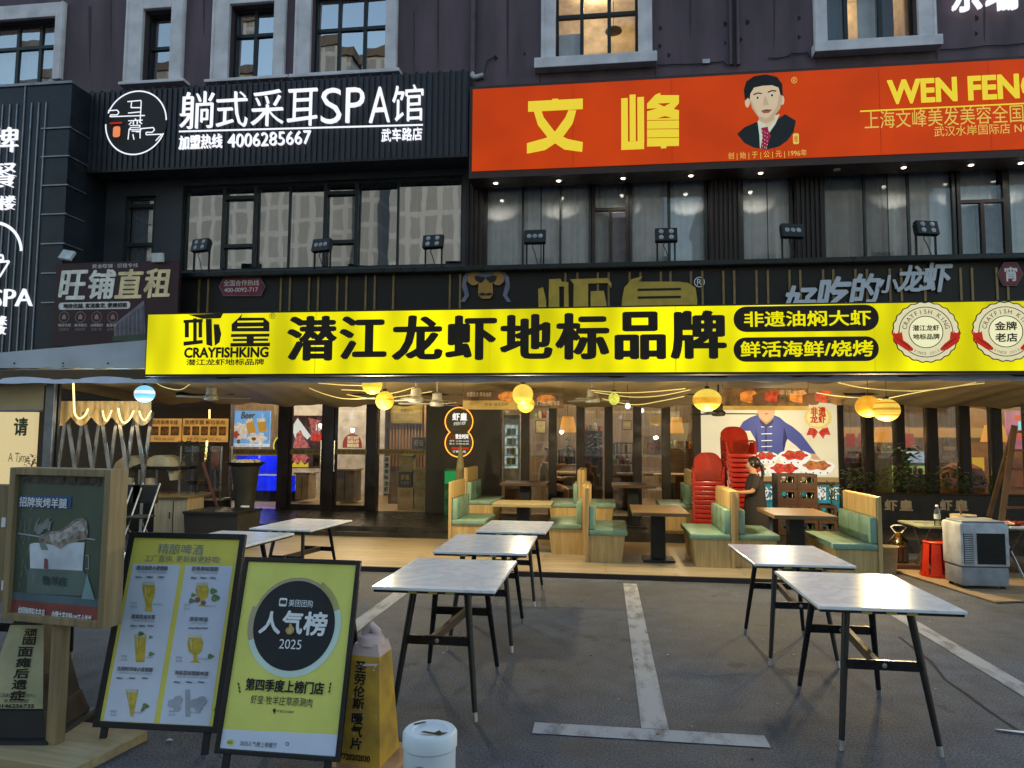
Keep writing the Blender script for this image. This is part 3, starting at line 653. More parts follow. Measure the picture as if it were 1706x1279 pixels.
for ex, ey in ((1262, 163), (1286, 159)):
    b.E(ex, ey, 4.4, 1.7, SHIRT, -.008); b.E(ex, ey, 2, 1.8, HAIR, -.009); b.line([b.L(ex-7, ey-5), b.L(ex, ey-8), b.L(ex+7, ey-7)], .022, -.009, HAIR)
M_LIP = emis('printed lips', (.42, .14, .10), .5); M_SH = emis('printed nose tone', (.66, .48, .31), .55)
b.P([(1303, 152), (1303, 168), (1299, 182), (1289, 194), (1276, 199), (1286, 190), (1295, 176), (1297, 160)], M_SH, -.0073); b.P([(1264, 194), (1276, 199), (1290, 193), (1289, 200), (1277, 206), (1265, 201)], M_SH, -.0071); b.P([(1248, 166), (1254, 182), (1264, 194), (1258, 182), (1252, 168)], M_SH, -.0074); b.line([b.L(1269, 184.5), b.L(1277, 184), b.L(1286, 183)], .012, -.0095, HAIR)
b.P([(1268, 185), (1276, 182), (1286, 183), (1281, 188), (1272, 189)], M_LIP, -.008); b.P([(1273, 162), (1276, 161), (1281, 175), (1271, 176)], M_SH, -.008)
b.line([b.L(1252, 178), b.L(1262, 193), b.L(1276, 198), b.L(1290, 193)], .012, -.0085, M_SH)
b.rrect(*b.B(1321, 222, 1331, 240), .03, -.004, M_GOLD2); b.T('唯', 1323, 226, 1329, 237, M_REDL, -.006)
b.build('portrait', red)
M_DL = emis('downlight lens', (1, .9, .72), 9)
for x, y in ((826, 291), (931, 287), (1038, 283), (1151, 279), (1267, 274), (1394, 268.5), (1505, 264), (1617, 260), (1700, 257)):
    p = atY(x, y, YR+.28); zz = base+z0-.13
    o = thing('downlight', 'x', 'downlight', (p.x, YR+.28, zz), group='downlights under the red sign')
    MB().lathe([(.035, zz-.012), (.06, zz-.014), (.06, zz), (.03, zz)], M_STONE, (p.x, YR+.28, 0), 16).build('trim_ring', o, True)
    MB().lathe([(.001, zz-.022), (.034, zz-.022), (.034, zz-.014), (.001, zz-.014)], M_DL if x != 1394 else mat('dead lens', (.4, .4, .38), .3), (p.x, YR+.28, 0), 16).build('lens', o)
    ks = ['leftmost', 'second', 'third', 'fourth', 'fifth', 'sixth', 'seventh', 'eighth', 'ninth']
    n = [826, 931, 1038, 1151, 1267, 1394, 1505, 1617, 1700].index(x)
    o['label'] = ('unlit downlight in the soffit under the red sign' if x == 1394 else 'small lit downlight under the red sign, %s from the left' % ks[n])
    if x != 1394: lamp('downlight_lamp', (p.x, YR+.28, zz-.03), 9, (1, .95, .84), .04, 'SPOT', (rad(4), 0, 0), 140)
# black ear-spa sign
YP = 12.7
spa, x0, x1, z0, z1 = sign('spa_sign', 'black ribbed spa sign with white neon lettering and round cloud emblem', 'sign', (122, 140, 779, 266), YP, .5)
base = ROOTM[spa.name].translation.z; z0, z1 = atY(450, 273, YP).z-base, atY(450, 135, YP).z-base
M_RIB = mat('charcoal cladding', (.036, .038, .047), .45, .2, .12)
b = part(spa); b.box(x0, x1, .03, .6, z0, z1, M_RIB)
n = int((x1-x0)/.11)
for k in range(n): x = x0+(k+.5)*(x1-x0)/n; b.box(x-.033, x+.033, 0, .03, z0+.01, z1-.02, M_RIB)
for k in range(n//2): x = x0+(k+.5)*(x1-x0)/n*2; b.box(x-.02, x+.02, .02, .5, z1, z1+.03, M_RIB)
b.box(x0-.02, x1+.02, -.02, .0, z0-.03, z0+.01, M_BLACK); b.build('cladding', spa)
def neon(m, box, t, **k): m.T(t, *box, WHITE_E, -.07, ext=.05, off=-.009, **k)
b = part(spa); neon(b, (303, 155, 358, 215), '躺'); neon(b, (363, 155, 414, 213), '式'); neon(b, (421, 152, 474, 211), '采'); neon(b, (481, 150, 530, 211), '耳')
neon(b, (537, 149, 570, 207), 'S'); neon(b, (578, 148, 608, 205), 'P'); neon(b, (617, 147, 651, 205), 'A'); neon(b, (655, 144, 706, 203), '馆')
b.line([b.L(301, 221), b.L(706, 210)], .035, -.06, WHITE_E); b.build('lettering', spa)
b = part(spa); neon(b, (301, 226, 372, 249), '加盟热线'); neon(b, (382, 222, 519, 244), '4006285667'); neon(b, (637, 215, 704, 236), '武车路店'); b.build('hotline_lettering', spa)
b = part(spa); cx_, cz_ = b.L(229, 206); R = (b.L(279, 206)[0]-b.L(179, 206)[0])/2
b.ell(cx_, cz_, R*.99, R*.99, -.02, mat('black disc', (.012, .014, .014), .5), d=.018, n=48); w_ = .028
b.ring(cx_, cz_, R-w_/2, R+w_/2, -.05, WHITE_E, 2, 160); b.ring(cx_, cz_, R-w_/2, R+w_/2, -.05, WHITE_E, 180, 338)
Lp = lambda *p: [b.L(*q) for q in p]
b.line(Lp((183, 186), (198, 185), (201, 189), (198, 193), (187, 193), (186, 196), (244, 194)), w_*.8, -.05, WHITE_E)
b.line(Lp((236, 216), (258, 214), (260, 218), (256, 222), (246, 222), (246, 226), (272, 225), (262, 236)), w_*.8, -.05, WHITE_E)
b.line(Lp((215, 171), (238, 169)), .022, -.05, WHITE_E); b.line(Lp((222, 171), (221, 181), (238, 181)), .022, -.05, WHITE_E); b.line(Lp((238, 170), (236, 206)), .022, -.05, WHITE_E); b.line(Lp((216, 190), (237, 188)), .022, -.05, WHITE_E)
b.T('弯', 216, 199, 240, 222, WHITE_E, -.05); b.line(Lp((218, 216), (216, 234)), .022, -.05, WHITE_E); b.line(Lp((222, 220), (236, 220), (236, 232)), .022, -.05, WHITE_E); b.line(Lp((224, 225), (226, 234)), .022, -.05, WHITE_E)
M_ORG = emis('orange neon', (.85, .25, .1), .9); b.Rc(186, 205, 206, 208, M_REDL, -.05); b.rrect(*b.B(191, 212, 203, 230), .05, -.05, M_ORG)
b.build('emblem', spa)
# tall sign pier at far left
YL = 12.2
pier, x0, x1, z0, z1 = sign('pier_sign', 'tall dark sign pier with vertical white neon characters at the left edge', 'sign', (-160, 146, 107, 600), YL, 1.2)
M_PIER = mat('blue black panel', (.022, .027, .036), .4, .3)
M_SEAM = mat('pale steel seam', (.22, .24, .28), .4, .6)
b = part(pier); b.box(x0, x1, 0, 1.3, z0, z1, M_PIER); xs = b.L(72, 300)[0]; zs = b.L(50, 172)[1]
for k in range(12): x = xs-.02-k*.155; b.box(x-.012, x+.012, -.02, 0, z0, zs, M_SEAM)
b.box(x0, x1+.02, -.03, .01, z1-.02, z1+.03, M_SEAM)
for y in (214, 261, 309, 357, 406, 455, 504): zz = b.L(88, y)[1]; b.box(b.L(70, y)[0], x1+.05, -.03, .0, zz-.012, zz+.012, M_SEAM); b.box(x1, x1+.03, 0, .5, zz-.01, zz+.01, M_SEAM)
xx = b.L(43, 150)[0]; b.box(xx-.012, xx+.012, -.02, 0, zs, z1-.02, M_SEAM)
b.build('panel', pier)
b = part(pier)
for t, bx in (('牌', (-14, 214, 33, 255)), ('金', (-64, 214, -20, 255)), ('餐', (-14, 272, 30, 314)), ('自', (-64, 272, -20, 314)), ('二楼', (-28, 328, 28, 351)), ('SPA', (-10, 482, 57, 511)), ('二楼', (-30, 527, 13, 558))): neon(b, bx, t)
b.build('lettering', pier)
b = part(pier); c_ = b.L(-10, 425); R = abs(b.L(26, 425)[0]-c_[0])*1.35
b.ring(*c_, R-.03, R+.03, -.05, WHITE_E, 5, 180); b.line([b.L(-14, 427), b.L(8, 426), b.L(9, 434), b.L(-10, 435)], .045, -.05, WHITE_E); b.line([b.L(-10, 438), b.L(19, 436), b.L(3, 462), b.L(-12, 464)], .045, -.05, WHITE_E); b.build('emblem', pier)
# white letters on the upper wall
o, x0, x1, z0, z1 = sign('wall_letters', 'white glowing characters high on the maroon wall, cut by the top edge', 'sign', (1586, -60, 1694, 14), YW-.16, .1)
for t, bx in (('京', (1586, -50, 1634, 17)), ('瑞', (1643, -56, 1694, 15))):
    b = part(o); b.T(t, *bx, WHITE_E, 0, ext=.06, bold=.03); b.build('character', o)
    b = part(o); q = b.B(*bx); b.box((q[0]+q[1])/2-.02, (q[0]+q[1])/2+.02, .05, .15, q[2]+.3, q[2]+.5, M_DARK); b.build('bracket', o)
# letting banner with two floodlights on top
YB = 12.0
ban, x0, x1, z0, z1 = sign('letting_banner', 'dark plum shop letting banner with slanted gold characters', 'banner', (90, 436, 296, 576), YB, .1)
b = part(ban); b.box(x0, x1, 0, .08, z0, z1, mat('plum vinyl', (.045, .014, .02), .55, 0, .35, .8)); b.build('board', ban)
b = part(ban); M_GT = mat('gold ink', (.85, .66, .36), .5, 0, .2, 3); M_PALE = mat('pale ink', (.75, .7, .66), .6)
for i, t in enumerate('旺铺直租'): b.T(t, 99+i*47, 451-i*1, 141+i*47, 498-i*1, M_GT if i > 1 else mat('silver gold ink', (.85, .8, .7), .5), bold=.035, shear=.1, vert=.3)
b.T('黄金旺铺 · 招租专线', 154, 439, 230, 446, M_PALE); b.rrect(*b.B(98, 503, 217, 515), .05, -.003, M_PALE); b.T('地段优越, 客流稳定, 便捷招租', 106, 505, 212, 513, INK, -.006, bold=.04)
b.build('lettering', ban)
b = part(ban); M_PINKP = mat('dim pink ink', (.34, .2, .2), .6)
for i, (t, u) in enumerate((('地段优越', '交通便捷'), ('客流稳定', '商圈成熟'), ('业绩稳健提升', '前景广阔'), ('配套完善', '品质保障'))):
    cx_ = 107+i*27; c_ = b.L(cx_, 528); b.ring(*c_, .095, .105, -.003, M_PINKP, n=24); b.poly([(c_[0]-.04, c_[1]-.04), (c_[0]+.04, c_[1]-.04), (c_[0]+.04, c_[1]+.02), (c_[0], c_[1]+.06), (c_[0]-.04, c_[1]+.02)], -.003, M_PINKP)
    b.T(t, cx_-10, 539, cx_+11, 544, M_PALE); b.T(u, cx_-9, 546, cx_+8, 551, M_PINKP)
b.build('icon_row', ban)
b = part(ban); M_BL = mat('printed tower', (.10, .10, .12), .6); M_BL2 = mat('printed sky', (.2, .17, .2), .6); M_GRN = mat('printed trees', (.06, .08, .05), .6)
b.P([(190, 540), (240, 500), (243, 563), (190, 566)], M_BL2)
for i in range(7): b.P([(194+i*7, 541-i*5), (199+i*7, 537-i*5), (199+i*7, 562), (194+i*7, 563)], M_BL, -.005)
b.P([(188, 560), (243, 556), (243, 568), (188, 568)], M_GRN, -.006); b.build('picture', ban)
for x, y, w_, lab in ((112, 425, 26, 'white flat floodlight tilted back on the letting banner, by the pier'), (263, 429, 22, 'white square floodlight on the right end of the letting banner')):
    p = atY(x, y, YB-.05); o = thing('floodlight', lab, 'floodlight', (p.x, YB+.04, z1+ROOTM[ban.name].translation.z), group='floodlights on the letting banner')
    M = Matrix.Translation(p) @ Matrix.Rotation(rad(-25 if x < 200 else 6), 4, 'X') @ Matrix.Rotation(rad(12 if x < 200 else 0), 4, 'Y'); k = w_/FPX*YB/2
    MB().bbox(-k, k, -.03, .03, -k*.75, k*.75, mat('white lamp body', (.55, .57, .56), .5), .01, M).build('housing', o); MB().bar((p.x, YB+.04, ROOTM[o.name].translation.z), (p.x, YB, p.z), .03, .02, M_DARK).build('bracket', o)
# black fascia with gold strips behind the lightbox
YF = 12.4
fas, x0, x1, z0, z1 = sign('fascia_sign', 'black fascia with gold strips and yellow characters half hidden by the lightbox', 'sign', (300, 455, 1830, 560), YF, .6)
base = ROOTM[fas.name].translation.z; z1 = ledge_z-.1-base
M_FAS = mat('black fascia', (.012, .010, .008), .5, .1, .2, 1)
b = part(fas); b.box(x0, x1, 0, .9, z0-1.0, z1, M_FAS); b.build('panel', fas)
b = part(fas); b.bbox(x0-.05, x1, -.16, .95, z1, z1+.1, mat('ledge metal', (.022, .025, .024), .35, .5), .02); b.build('ledge', fas)
b = part(fas); M_SLAT = mat('gold strip', (.2, .14, .06), .4, .4)
xs = [333, 348]+[k for j in range(14) for k in (470+j*46.5, 485+j*46.5)]+[1265+j*38 for j in range(0)]
xs = [333, 348, 469, 484, 516, 531, 563, 578, 610, 625, 656, 750, 767, 942, 962, 996, 1014, 1049, 1067, 1101, 1117, 1151, 1170, 1205, 1223, 1260, 1279, 1315, 1333, 1371, 1388, 1425, 1444, 1482, 1501, 1540, 1600, 1619, 1660, 1678]
for x in xs: xx = b.L(x, 470)[0]; yt = 462-(x-300)*.012; b.box(xx-.018, xx+.018, -.02, 0, b.L(x, 560)[1], b.L(x, yt)[1], M_SLAT)
b.build('strip', fas)
b = part(fas); M_YD = mat('dull yellow letter', (.46, .31, .045), .4, 0, .1); M_HALO = mat('grey violet rim', (.16, .16, .22), .5)
def glyf(pts, d=.05):
    b.P(pts, M_YD, -d, d); 
glyf([(897, 482), (905, 479), (910, 500), (911, 530), (898, 530)]); glyf([(915, 466), (934, 465), (936, 470), (947, 471), (948, 530), (940, 530), (940, 478), (932, 478), (932, 530), (914, 530), (915, 474)])
glyf([(950, 466), (1012, 464), (1019, 473), (1018, 480), (1012, 472), (980, 473), (980, 530), (955, 530), (956, 474)]); glyf([(984, 486), (1006, 485), (1010, 504), (1012, 530), (984, 530)])
glyf([(1036, 500), (1040, 480), (1052, 466), (1070, 461), (1063, 470), (1130, 470), (1146, 472), (1158, 480), (1161, 500), (1161, 530), (1036, 530)])
b.build('lettering', fas)
b = part(fas)
for q in ((1062, 481, 1134, 485), (1062, 494, 1134, 498)): b.Rc(*q, M_FAS, -.054)
b.ring(*b.L(1165, 470), .075, .09, -.02, WHITE_P, n=20); b.T('R', 1161, 465, 1169, 475, WHITE_P, -.02); b.build('trademark', fas)
b = part(fas); HW = mat('white script letter', (.5, .52, .57), .5, 0, .05)
for t, bx in (('好', (1302, 478, 1352, 530)), ('吃', (1358, 463, 1408, 520)), ('的', (1414, 458, 1458, 505)), ('小', (1458, 460, 1492, 488)), ('龙', (1492, 444, 1532, 486)), ('虾', (1532, 440, 1576, 486))): b.T(t, *bx, HW, -.05, ext=.04, bold=.035, shear=.18)
b.build('script_lettering', fas)
M_BADGE = mat('red badge', (.20, .022, .03), .45); 
for (cx_, cy_, hw, hh, t1, t2) in ((405, 478, 37, 14, '全国合作热线', '400-0092-717'), (1681, 457, 20, 18, '宵', None), (1760, 454, 20, 18, '夜', None)):
    b = part(fas); hx = lambda k, m_, y: b.P([(cx_-hw-k, cy_), (cx_-hw*.8-k*.5 if hw > 30 else cx_-hw*.5-k*.5, cy_-hh-k), (cx_+hw*.8+k*.5 if hw > 30 else cx_+hw*.5+k*.5, cy_-hh-k), (cx_+hw+k, cy_), (cx_+hw*.8+k*.5 if hw > 30 else cx_+hw*.5+k*.5, cy_+hh+k), (cx_-hw*.8-k*.5 if hw > 30 else cx_-hw*.5-k*.5, cy_+hh+k)], m_, y, .03)
    hx(1.6, M_HALO, -.04); hx(0, M_BADGE, -.05)
    if t2: b.T(t1, cx_-30, cy_-11, cx_+29, cy_-1, WHITE_P, -.055); b.T(t2, cx_-29, cy_+2, cx_+27, cy_+9, WHITE_P, -.055)
    else: b.T(t1, cx_-10, cy_-11, cx_+10, cy_+12, WHITE_P, -.055, bold=.03)
    b.build('badge', fas)
# bull's head emblem
b = part(fas); BU = mat('emblem ochre', (.35, .19, .045), .5, 0, .06); BK = mat('emblem black', (.008, .008, .01), .4)
for s_ in (-1, 1):
    f = lambda x, y: (810+s_*(x-810), y)
    b.P([f(*p) for p in ((845, 503), (838, 492), (843, 472), (838, 458), (826, 451), (838, 450), (848, 462), (850, 478), (845, 492), (852, 503))], M_HALO, -.03, .025)
    b.P([f(*p) for p in ((822, 470), (820, 462), (822, 453), (832, 452), (840, 460), (840, 470), (833, 476), (825, 475))], BU, -.045, .02)
    b.P([f(*p) for p in ((812, 460), (822, 456), (824, 470), (816, 472))], BK, -.05, .02)
b.P([(794, 463), (826, 463), (828, 470), (821, 472), (822, 492), (816, 498), (804, 498), (797, 492), (798, 472), (792, 470)], BU, -.042, .02)
b.P([(791, 461), (810, 458), (829, 461), (826, 469), (813, 468), (810, 463), (807, 468), (794, 469)], BK, -.053, .01)
b.P([(797, 491), (804, 488), (810, 490), (816, 488), (823, 491), (815, 493), (810, 492), (805, 493)], BK, -.053, .01)
b.P([(796, 460), (800, 447), (806, 449), (810, 446), (818, 449), (822, 460), (809, 463)], M_HALO, -.056, .02); b.P([(799, 458), (802, 449), (818, 450), (820, 458)], mat('emblem grey', (.1, .1, .13), .5), -.06, .01)
b.build('bull_emblem', fas)
# floodlights along the ledge
LENS = mat('lamp lens', (.38, .37, .35), .2, 0, .2); CABM = M_CABLE
FL = [(333, 408, 4, -14, 'with four lenses, turned to the left edge'), (535, 408, 3, -14, 'with three lenses in front of the tinted opening sash'), (721, 402, 4, -5, 'with four lenses in front of the blue glass'), (891, 394, 3, 0, 'with three lenses before the leftmost curtains'), (1110, 391, 4, 0, 'with four lenses right of the balcony door'), (1320, 384, 3, 12, 'with three lenses before a ribbed pilaster'), (1545, 379, 4, 14, 'with four lenses before the pale curtains at right')]
for x, y, n, rot, lab in FL:
    p = atY(x, y, YF+.02); zl = ledge_z+.004
    o = thing('floodlight', 'black ledge floodlight on two posts '+lab, 'floodlight', (p.x, YF+.1, zl), group='black floodlights along the ledge')
    M = Matrix.Translation((p.x, YF+.06, p.z)) @ Matrix.Rotation(rad(rot), 4, 'Z') @ Matrix.Rotation(rad(-14), 4, 'X')
    h = MB().bbox(-.19, .19, -.05, .05, -.125, .125, M_BLACK, .015, M)
    for k in range(5): h.box(-.17+k*.075, -.13+k*.075, .05, .09, -.1, .1, M_BLACK, M)
    ho = h.build('housing', o)
    pos = [(-.1, 0), (0, 0), (.1, 0)] if n == 3 else [(-.085, .055), (.085, .055), (-.085, -.055), (.085, -.055)]
    for u, v in pos:
        l = MB(); l.lathe([(.001, -.062), (.03, -.06), (.042, -.05)], LENS, (u, 0, v), 16, axis='y'); l.v = [M @ q for q in l.v]; l.build('lens', o, True)
    for s_ in (-1, 1): MB().bar((p.x+s_*.15, YF+.1, zl), (p.x+s_*.15, YF+.1, p.z-.03), .028, .028, M_DARK).build('post', o)
    MB().tube([(p.x-.02, YF+.09, p.z-.1), (p.x-.05, YF+.05, p.z-.18), (p.x-.01, YF+.04, p.z-.26), (p.x+.06, YF+.03, zl+.01)], .008, CABM, 6).build('cable', o, True)
# ------------------------------------------------------------------ awning with its lights
M_TARP = mat('tan tarpaulin', (.52, .40, .22), .75, 0, .1, 1.2); M_VAL = mat('pale valance', (.66, .70, .82), .7, 0, .08, 3)
M_BAND = mat('brown tarp hem', (.11, .07, .035), .75, 0, .2, 2); M_GREYT = mat('grey tarp sheet', (.50, .51, .55), .7, 0, .12, 1.5); M_STEEL = mat('brushed steel', (.38, .38, .38), .35, .9); M_ALU = mat('grey aluminium', (.22, .22, .23), .45, .6)
awn = thing('awning', 'long tan awning with pale scalloped valance over the terrace', 'awning', (0, 8.66, 2.3))
XA, XB, YA, YBk = -9.4, 8.2, 8.70, 13.45
NX, NY = 150, 22; vs = []
for j in range(NY+1):
    v = j/NY; y = YA+(YBk-YA)*v
    for i in range(NX+1):
        x = XA+(XB-XA)*i/NX
        z = 2.50+.06*math.sin(math.pi*v*.9)-.27*v**2 - .05*(1-abs(math.cos(x*2.1)))*math.sin(math.pi*v) - .025*math.sin(x*5.3+v*3)*v - .03*math.sin(x*1.1+1)*v - .012*math.sin(x*13+v*7)
        vs.append((x, y, z))
b = MB(); b.add(vs, [(j*(NX+1)+i, j*(NX+1)+i+1, (j+1)*(NX+1)+i+1, (j+1)*(NX+1)+i) for j in range(NY) for i in range(NX)], M_TARP); b.build('canopy', awn, 'full')
def ribbon(X0, X1, Y, z0, z1, m, amp=.012, f0=3., scal=0., name='valance', n=260):
    b = MB(); P = []; Q = []
    for i in range(n+1):
        x = X0+(X1-X0)*i/n; y = Y+amp*math.sin(x*f0*2)+amp*.6*math.sin(x*f0*5.1)
        P.append((x, y, z0+scal*.2*math.sin(x*9))); Q.append((x, y+.01, z1+scal*abs(math.sin(x*2.65))**3))
    b.add(P+Q, [(i, i+1, n+2+i, n+1+i) for i in range(n)], m); return b.build(name, awn, 'full')
ribbon(XA, XB, 8.665, 2.345, 2.47, M_BAND, .004, 3, 0, 'hem'); ribbon(XA, XB, 8.655, 2.295, 2.355, M_VAL, .006, 3, .028)
MB().tube([(XA, 8.72, 2.45), (XB, 8.72, 2.45)], .035, M_ALU, 10).build('front_bar', awn, True)
q = [atY(*p, 8.75) for p in ((-160, 601), (246, 566), (246, 613), (-160, 613))]
b = MB(); b.add(q+[p+Vector((0, .3, 0)) for p in q], [(3, 2, 1, 0), (4, 5, 6, 7)]+[(k, (k+1) % 4, 4+(k+1) % 4, 4+k) for k in range(4)], M_GREYT)
for x, y in ((24, 605), (105, 605), (180, 605)): p = atY(x, y, 8.745); b.lathe([(.001, -.008), (.012, -.006), (.012, 0)], M_DARK, p, 8, axis='y')
b.build('end_flap', awn)
X0, X1, Z0, Z1 = RY(-160, 634, 73, 684, 8.95); curtain_mesh(X0, X1, 8.95, Z0, Z1+.1, M_TARP, .02, .9, 9).build('side_drop', awn, 'full')
MB().tube([(X0, 8.94, Z0), (X1, 8.94, Z0)], .015, M_ALU, 8).build('drop_bar', awn, True)
for x_, Y in ((85, 9.0),): p = atY(x_, 720, Y); MB().box(p.x-.06, p.x+.06, Y-.06, Y+.06, 0, 2.5, M_ALU).box(p.x+.08, p.x+.11, Y-.02, Y+.02, 0, 2.5, M_DARK).build('post', awn)
for x in (-7.2, -4.4, -1.4, 1.6, 4.6): 
    MB().tube([(x, 8.75, 2.52), (x, 11, 2.6), (x, 13.4, 2.42)], .022, M_ALU, 8).build('rafter', awn, True)
# folded side screen: crossing steel arms and rope lights at left
M_ROPE = emis('warm rope light', (1, .78, .30), 2.2)
scr = thing('folding_screen', 'retracted side screen of crossing steel arms hung with draped tan tarp', 'screen', (atY(170, 740, 10.4).x, 10.4, .06))
tops = [92, 108, 127, 147, 163, 187, 203, 222, 243, 252]
for i in range(6):
    xb = 97+i*28.5
    for s_ in (-1, 1):
        a, c = atY(xb, 782+4*(i % 2), 10.4+.03*s_), atY(xb+s_*14, 686, 10.4+.03*s_); MB().bar(a, c, .055, .02, M_STEEL).build('arm', scr)
    a = atY(xb, 784, 10.43); MB().bar((a.x, 10.43, .06), (a.x, 10.43, a.z), .05, .03, M_STEEL).build('leg', scr)
b = MB(); P = []; Q = []
for i in range(81):
    x = 84+i*2.1; sag = 15*abs(math.sin((x-84)/34*math.pi))
    P.append(atY(x, 694+sag, 10.3+.06*math.sin(i*.8))); Q.append(atY(x, 668, 10.4))
b.add(P+Q, [(i, i+1, 82+i, 81+i) for i in range(80)], M_TARP); b.build('drape', scr, 'full')
def rope(name, label, pts, Y, r, m, cat='rope light', group=None, dz=0.):
    P = [atY(x, y, Y if not isinstance(Y, (list, tuple)) else Y[0]+(Y[1]-Y[0])*i/(len(pts)-1)) for i, (x, y) in enumerate(pts)]
    out = []
    for i in range(len(P)-1):           # Catmull-Rom
        p0, p1, p2, p3 = P[max(i-1, 0)], P[i], P[i+1], P[min(i+2, len(P)-1)]
        for k in range(6):
            t = k/6; out.append(.5*((2*p1)+(p2-p0)*t+(2*p0-5*p1+4*p2-p3)*t*t+(3*p1-p0-3*p2+p3)*t**3))
    out.append(P[-1]); o = MB().tube(out, r, m, 6).build(name, None, True, loc=P[0]); return tag(o, label, cat, group)
G1 = 'rope lights looped along the left screen'
rope('rope_light', 'tall glowing rope light hanging straight from the valance at left', [(122, 634), (123, 660), (124, 684), (127, 693), (133, 697), (141, 692), (147, 681)], 10.2, .014, M_ROPE, group=G1)
rope('rope_light', 'small glowing rope loop, second along the left screen', [(171, 684), (173, 694), (177, 701), (182, 694), (186, 683)], 10.2, .011, M_ROPE, group=G1)
rope('rope_light', 'wide glowing rope loop, third along the left screen', [(197, 680), (200, 695), (206, 704), (215, 699), (223, 684)], 10.2, .014, M_ROPE, group=G1)
rope('rope_light', 'rightmost glowing rope loop beside the orange menu boards', [(232, 684), (235, 694), (241, 700), (247, 693), (252, 684)], 10.2, .011, M_ROPE, group=G1)
rope('rope_light', 'short glowing strip hanging above the orange menu boards', [(349, 682), (349, 697)], 12.6, .016, M_ROPE)
rope('rope_light', 'upright glowing strip behind the plants at the grill corner', [(345, 734), (342, 768)], 12.6, .02, M_ROPE)
M_STR = emis('dim string light', (.75, .62, .22), .75)
G2 = 'string lights swagged under the awning'
for lab, pts, Y in (
    ('long string light sagging from the left fan towards the yellow lanterns', [(515, 646), (540, 656), (575, 664), (624, 663)], 9.6),
    ('string light running flat above the two yellow lanterns', [(530, 638), (570, 641), (603, 642)], 9.4),
    ('string light crossing behind the lower yellow lantern', [(569, 649), (610, 651), (650, 655), (690, 645)], 9.9),
    ('string light rising right from the lower yellow lantern', [(578, 657), (620, 664), (660, 661), (720, 652)], 10.1),
    ('string light swagged over the small spotted lantern', [(985, 650), (1040, 654), (1090, 652), (1142, 647)], 9.6),
    ('lower string light swagged through the small spotted lantern', [(990, 653), (1050, 661), (1100, 659), (1150, 649)], 9.9),
    ('lowest string light drooping right of the small spotted lantern', [(1003, 664), (1055, 674), (1100, 668), (1140, 660)], 10.2),
    ('bright string light swagged high before the right lanterns', [(1396, 637), (1440, 646), (1510, 651), (1570, 647), (1626, 637)], 9.2),
    ('string light running down to the overlapping orange lanterns from the left', [(1360, 654), (1400, 660), (1470, 665)], 9.7),
    ('string light rising right from the overlapping orange lanterns', [(1476, 664), (1520, 655), (1580, 645), (1640, 638)], 9.8),
    ('string light hung over the blue lantern and left fan', [(257, 636), (275, 645), (300, 649), (316, 640)], 9.6)):
    rope('string_light', lab, pts, Y, .006, M_STR, 'string light', G2)
for px in (135, 210): p = atY(px, 688, 10.05); lamp('rope_lamp', (p.x, 9.7, p.z-.05), 3, (1, .76, .4), .06)
# lanterns
def lantern(px, py, r, Y, m1, m2, lab, pw, col, sq=1., bands=None, bulb=True):
    p = atY(px, py, Y); R = r/FPX*Y; o = thing('lantern', lab, 'lantern', p, group='paper lanterns under the awning'); N = 16
    prof = [(max(.02, R*math.sin(math.pi*k/N)), p.z-R*sq*math.cos(math.pi*k/N)) for k in range(N+1)]
    b = MB(); b.lathe(prof, m1, (p.x, Y, 0), 28, mats=[m2 if bands and k in bands else m1 for k in range(N)]); b.build('shade', o, True)
    MB().lathe([(.02, p.z+R*sq), (.03, p.z+R*sq), (.03, p.z+R*sq+.03), (.006, p.z+R*sq+.04)], M_DARK, (p.x, Y, 0), 10).build('cap', o, True)
    MB().tube([(p.x, Y, p.z+R*sq+.03), (p.x, Y, 2.56)], .004, M_CABLE, 5).build('cord', o)
    if pw: lamp('lantern_lamp', (p.x, Y-.05, p.z-R-.26), pw*2.3, col, .045)
Ly = emis('yellow lantern paper', (.82, .64, .05), .8, base=(.2, .16, .02), var=.12, scale=5); Lo = emis('amber lantern paper', (.88, .42, .03), .8, base=(.2, .1, .01), var=.25, scale=5); Lo2 = emis('pale amber band', (.90, .66, .09), .85, base=(.2, .15, .03)); Lb = emis('blue lantern paper', (.22, .62, .95), 1.); Lw = emis('white lantern band', (.8, .85, .85), 1.); Ls = emis('brown lantern streak', (.55, .22, .02), .9); Lg = emis('green spotted paper', (.55, .60, .10), .7, var=.5, scale=40)
WRM = (1, .82, .48)
lantern(241, 656, 17.5, 9.4, Lb, Lw, 'glowing blue and white banded ball lantern', 4, (.5, .8, 1), .88, (3, 4, 8, 9))
lantern(620, 640, 17.5, 9.3, Ly, Ly, 'plain yellow ball lantern half hidden by the valance', 9, WRM)
lantern(641, 667, 16, 9.6, Ly, Ls, 'plain yellow ball lantern just below another, with one dark streak', 9, WRM, bands=(8,))
lantern(871, 657, 17.5, 9.4, Lo2, Lo, 'mottled yellow lantern resting over a smaller amber one', 9, WRM, bands=(3, 4))
lantern(876, 673, 14.5, 9.65, Lo, Lo2, 'amber ball lantern tucked under the mottled yellow one', 0, WRM, bands=(5, 6, 9))
lantern(1023, 664, 9, 9.9, Lg, Lg, 'small spotted greenish lantern beside the centre fan', 0, WRM, 1.15)
lantern(1178, 666, 23, 9.1, Lo2, Lo, 'large lantern with a broad orange band across it', 12, WRM, .78, (6, 7, 8, 4))
lantern(1446, 677, 19, 9.5, Lo, Lo2, 'deep amber lantern overlapped by a striped one at right', 10, (1, .68, .28), .9, (2, 3))
lantern(1477, 683, 20, 9.3, Lo2, Ls, 'yellow lantern with brown Jupiter-like stripes, at far right of the awning', 10, WRM, .88, (5, 8, 11))
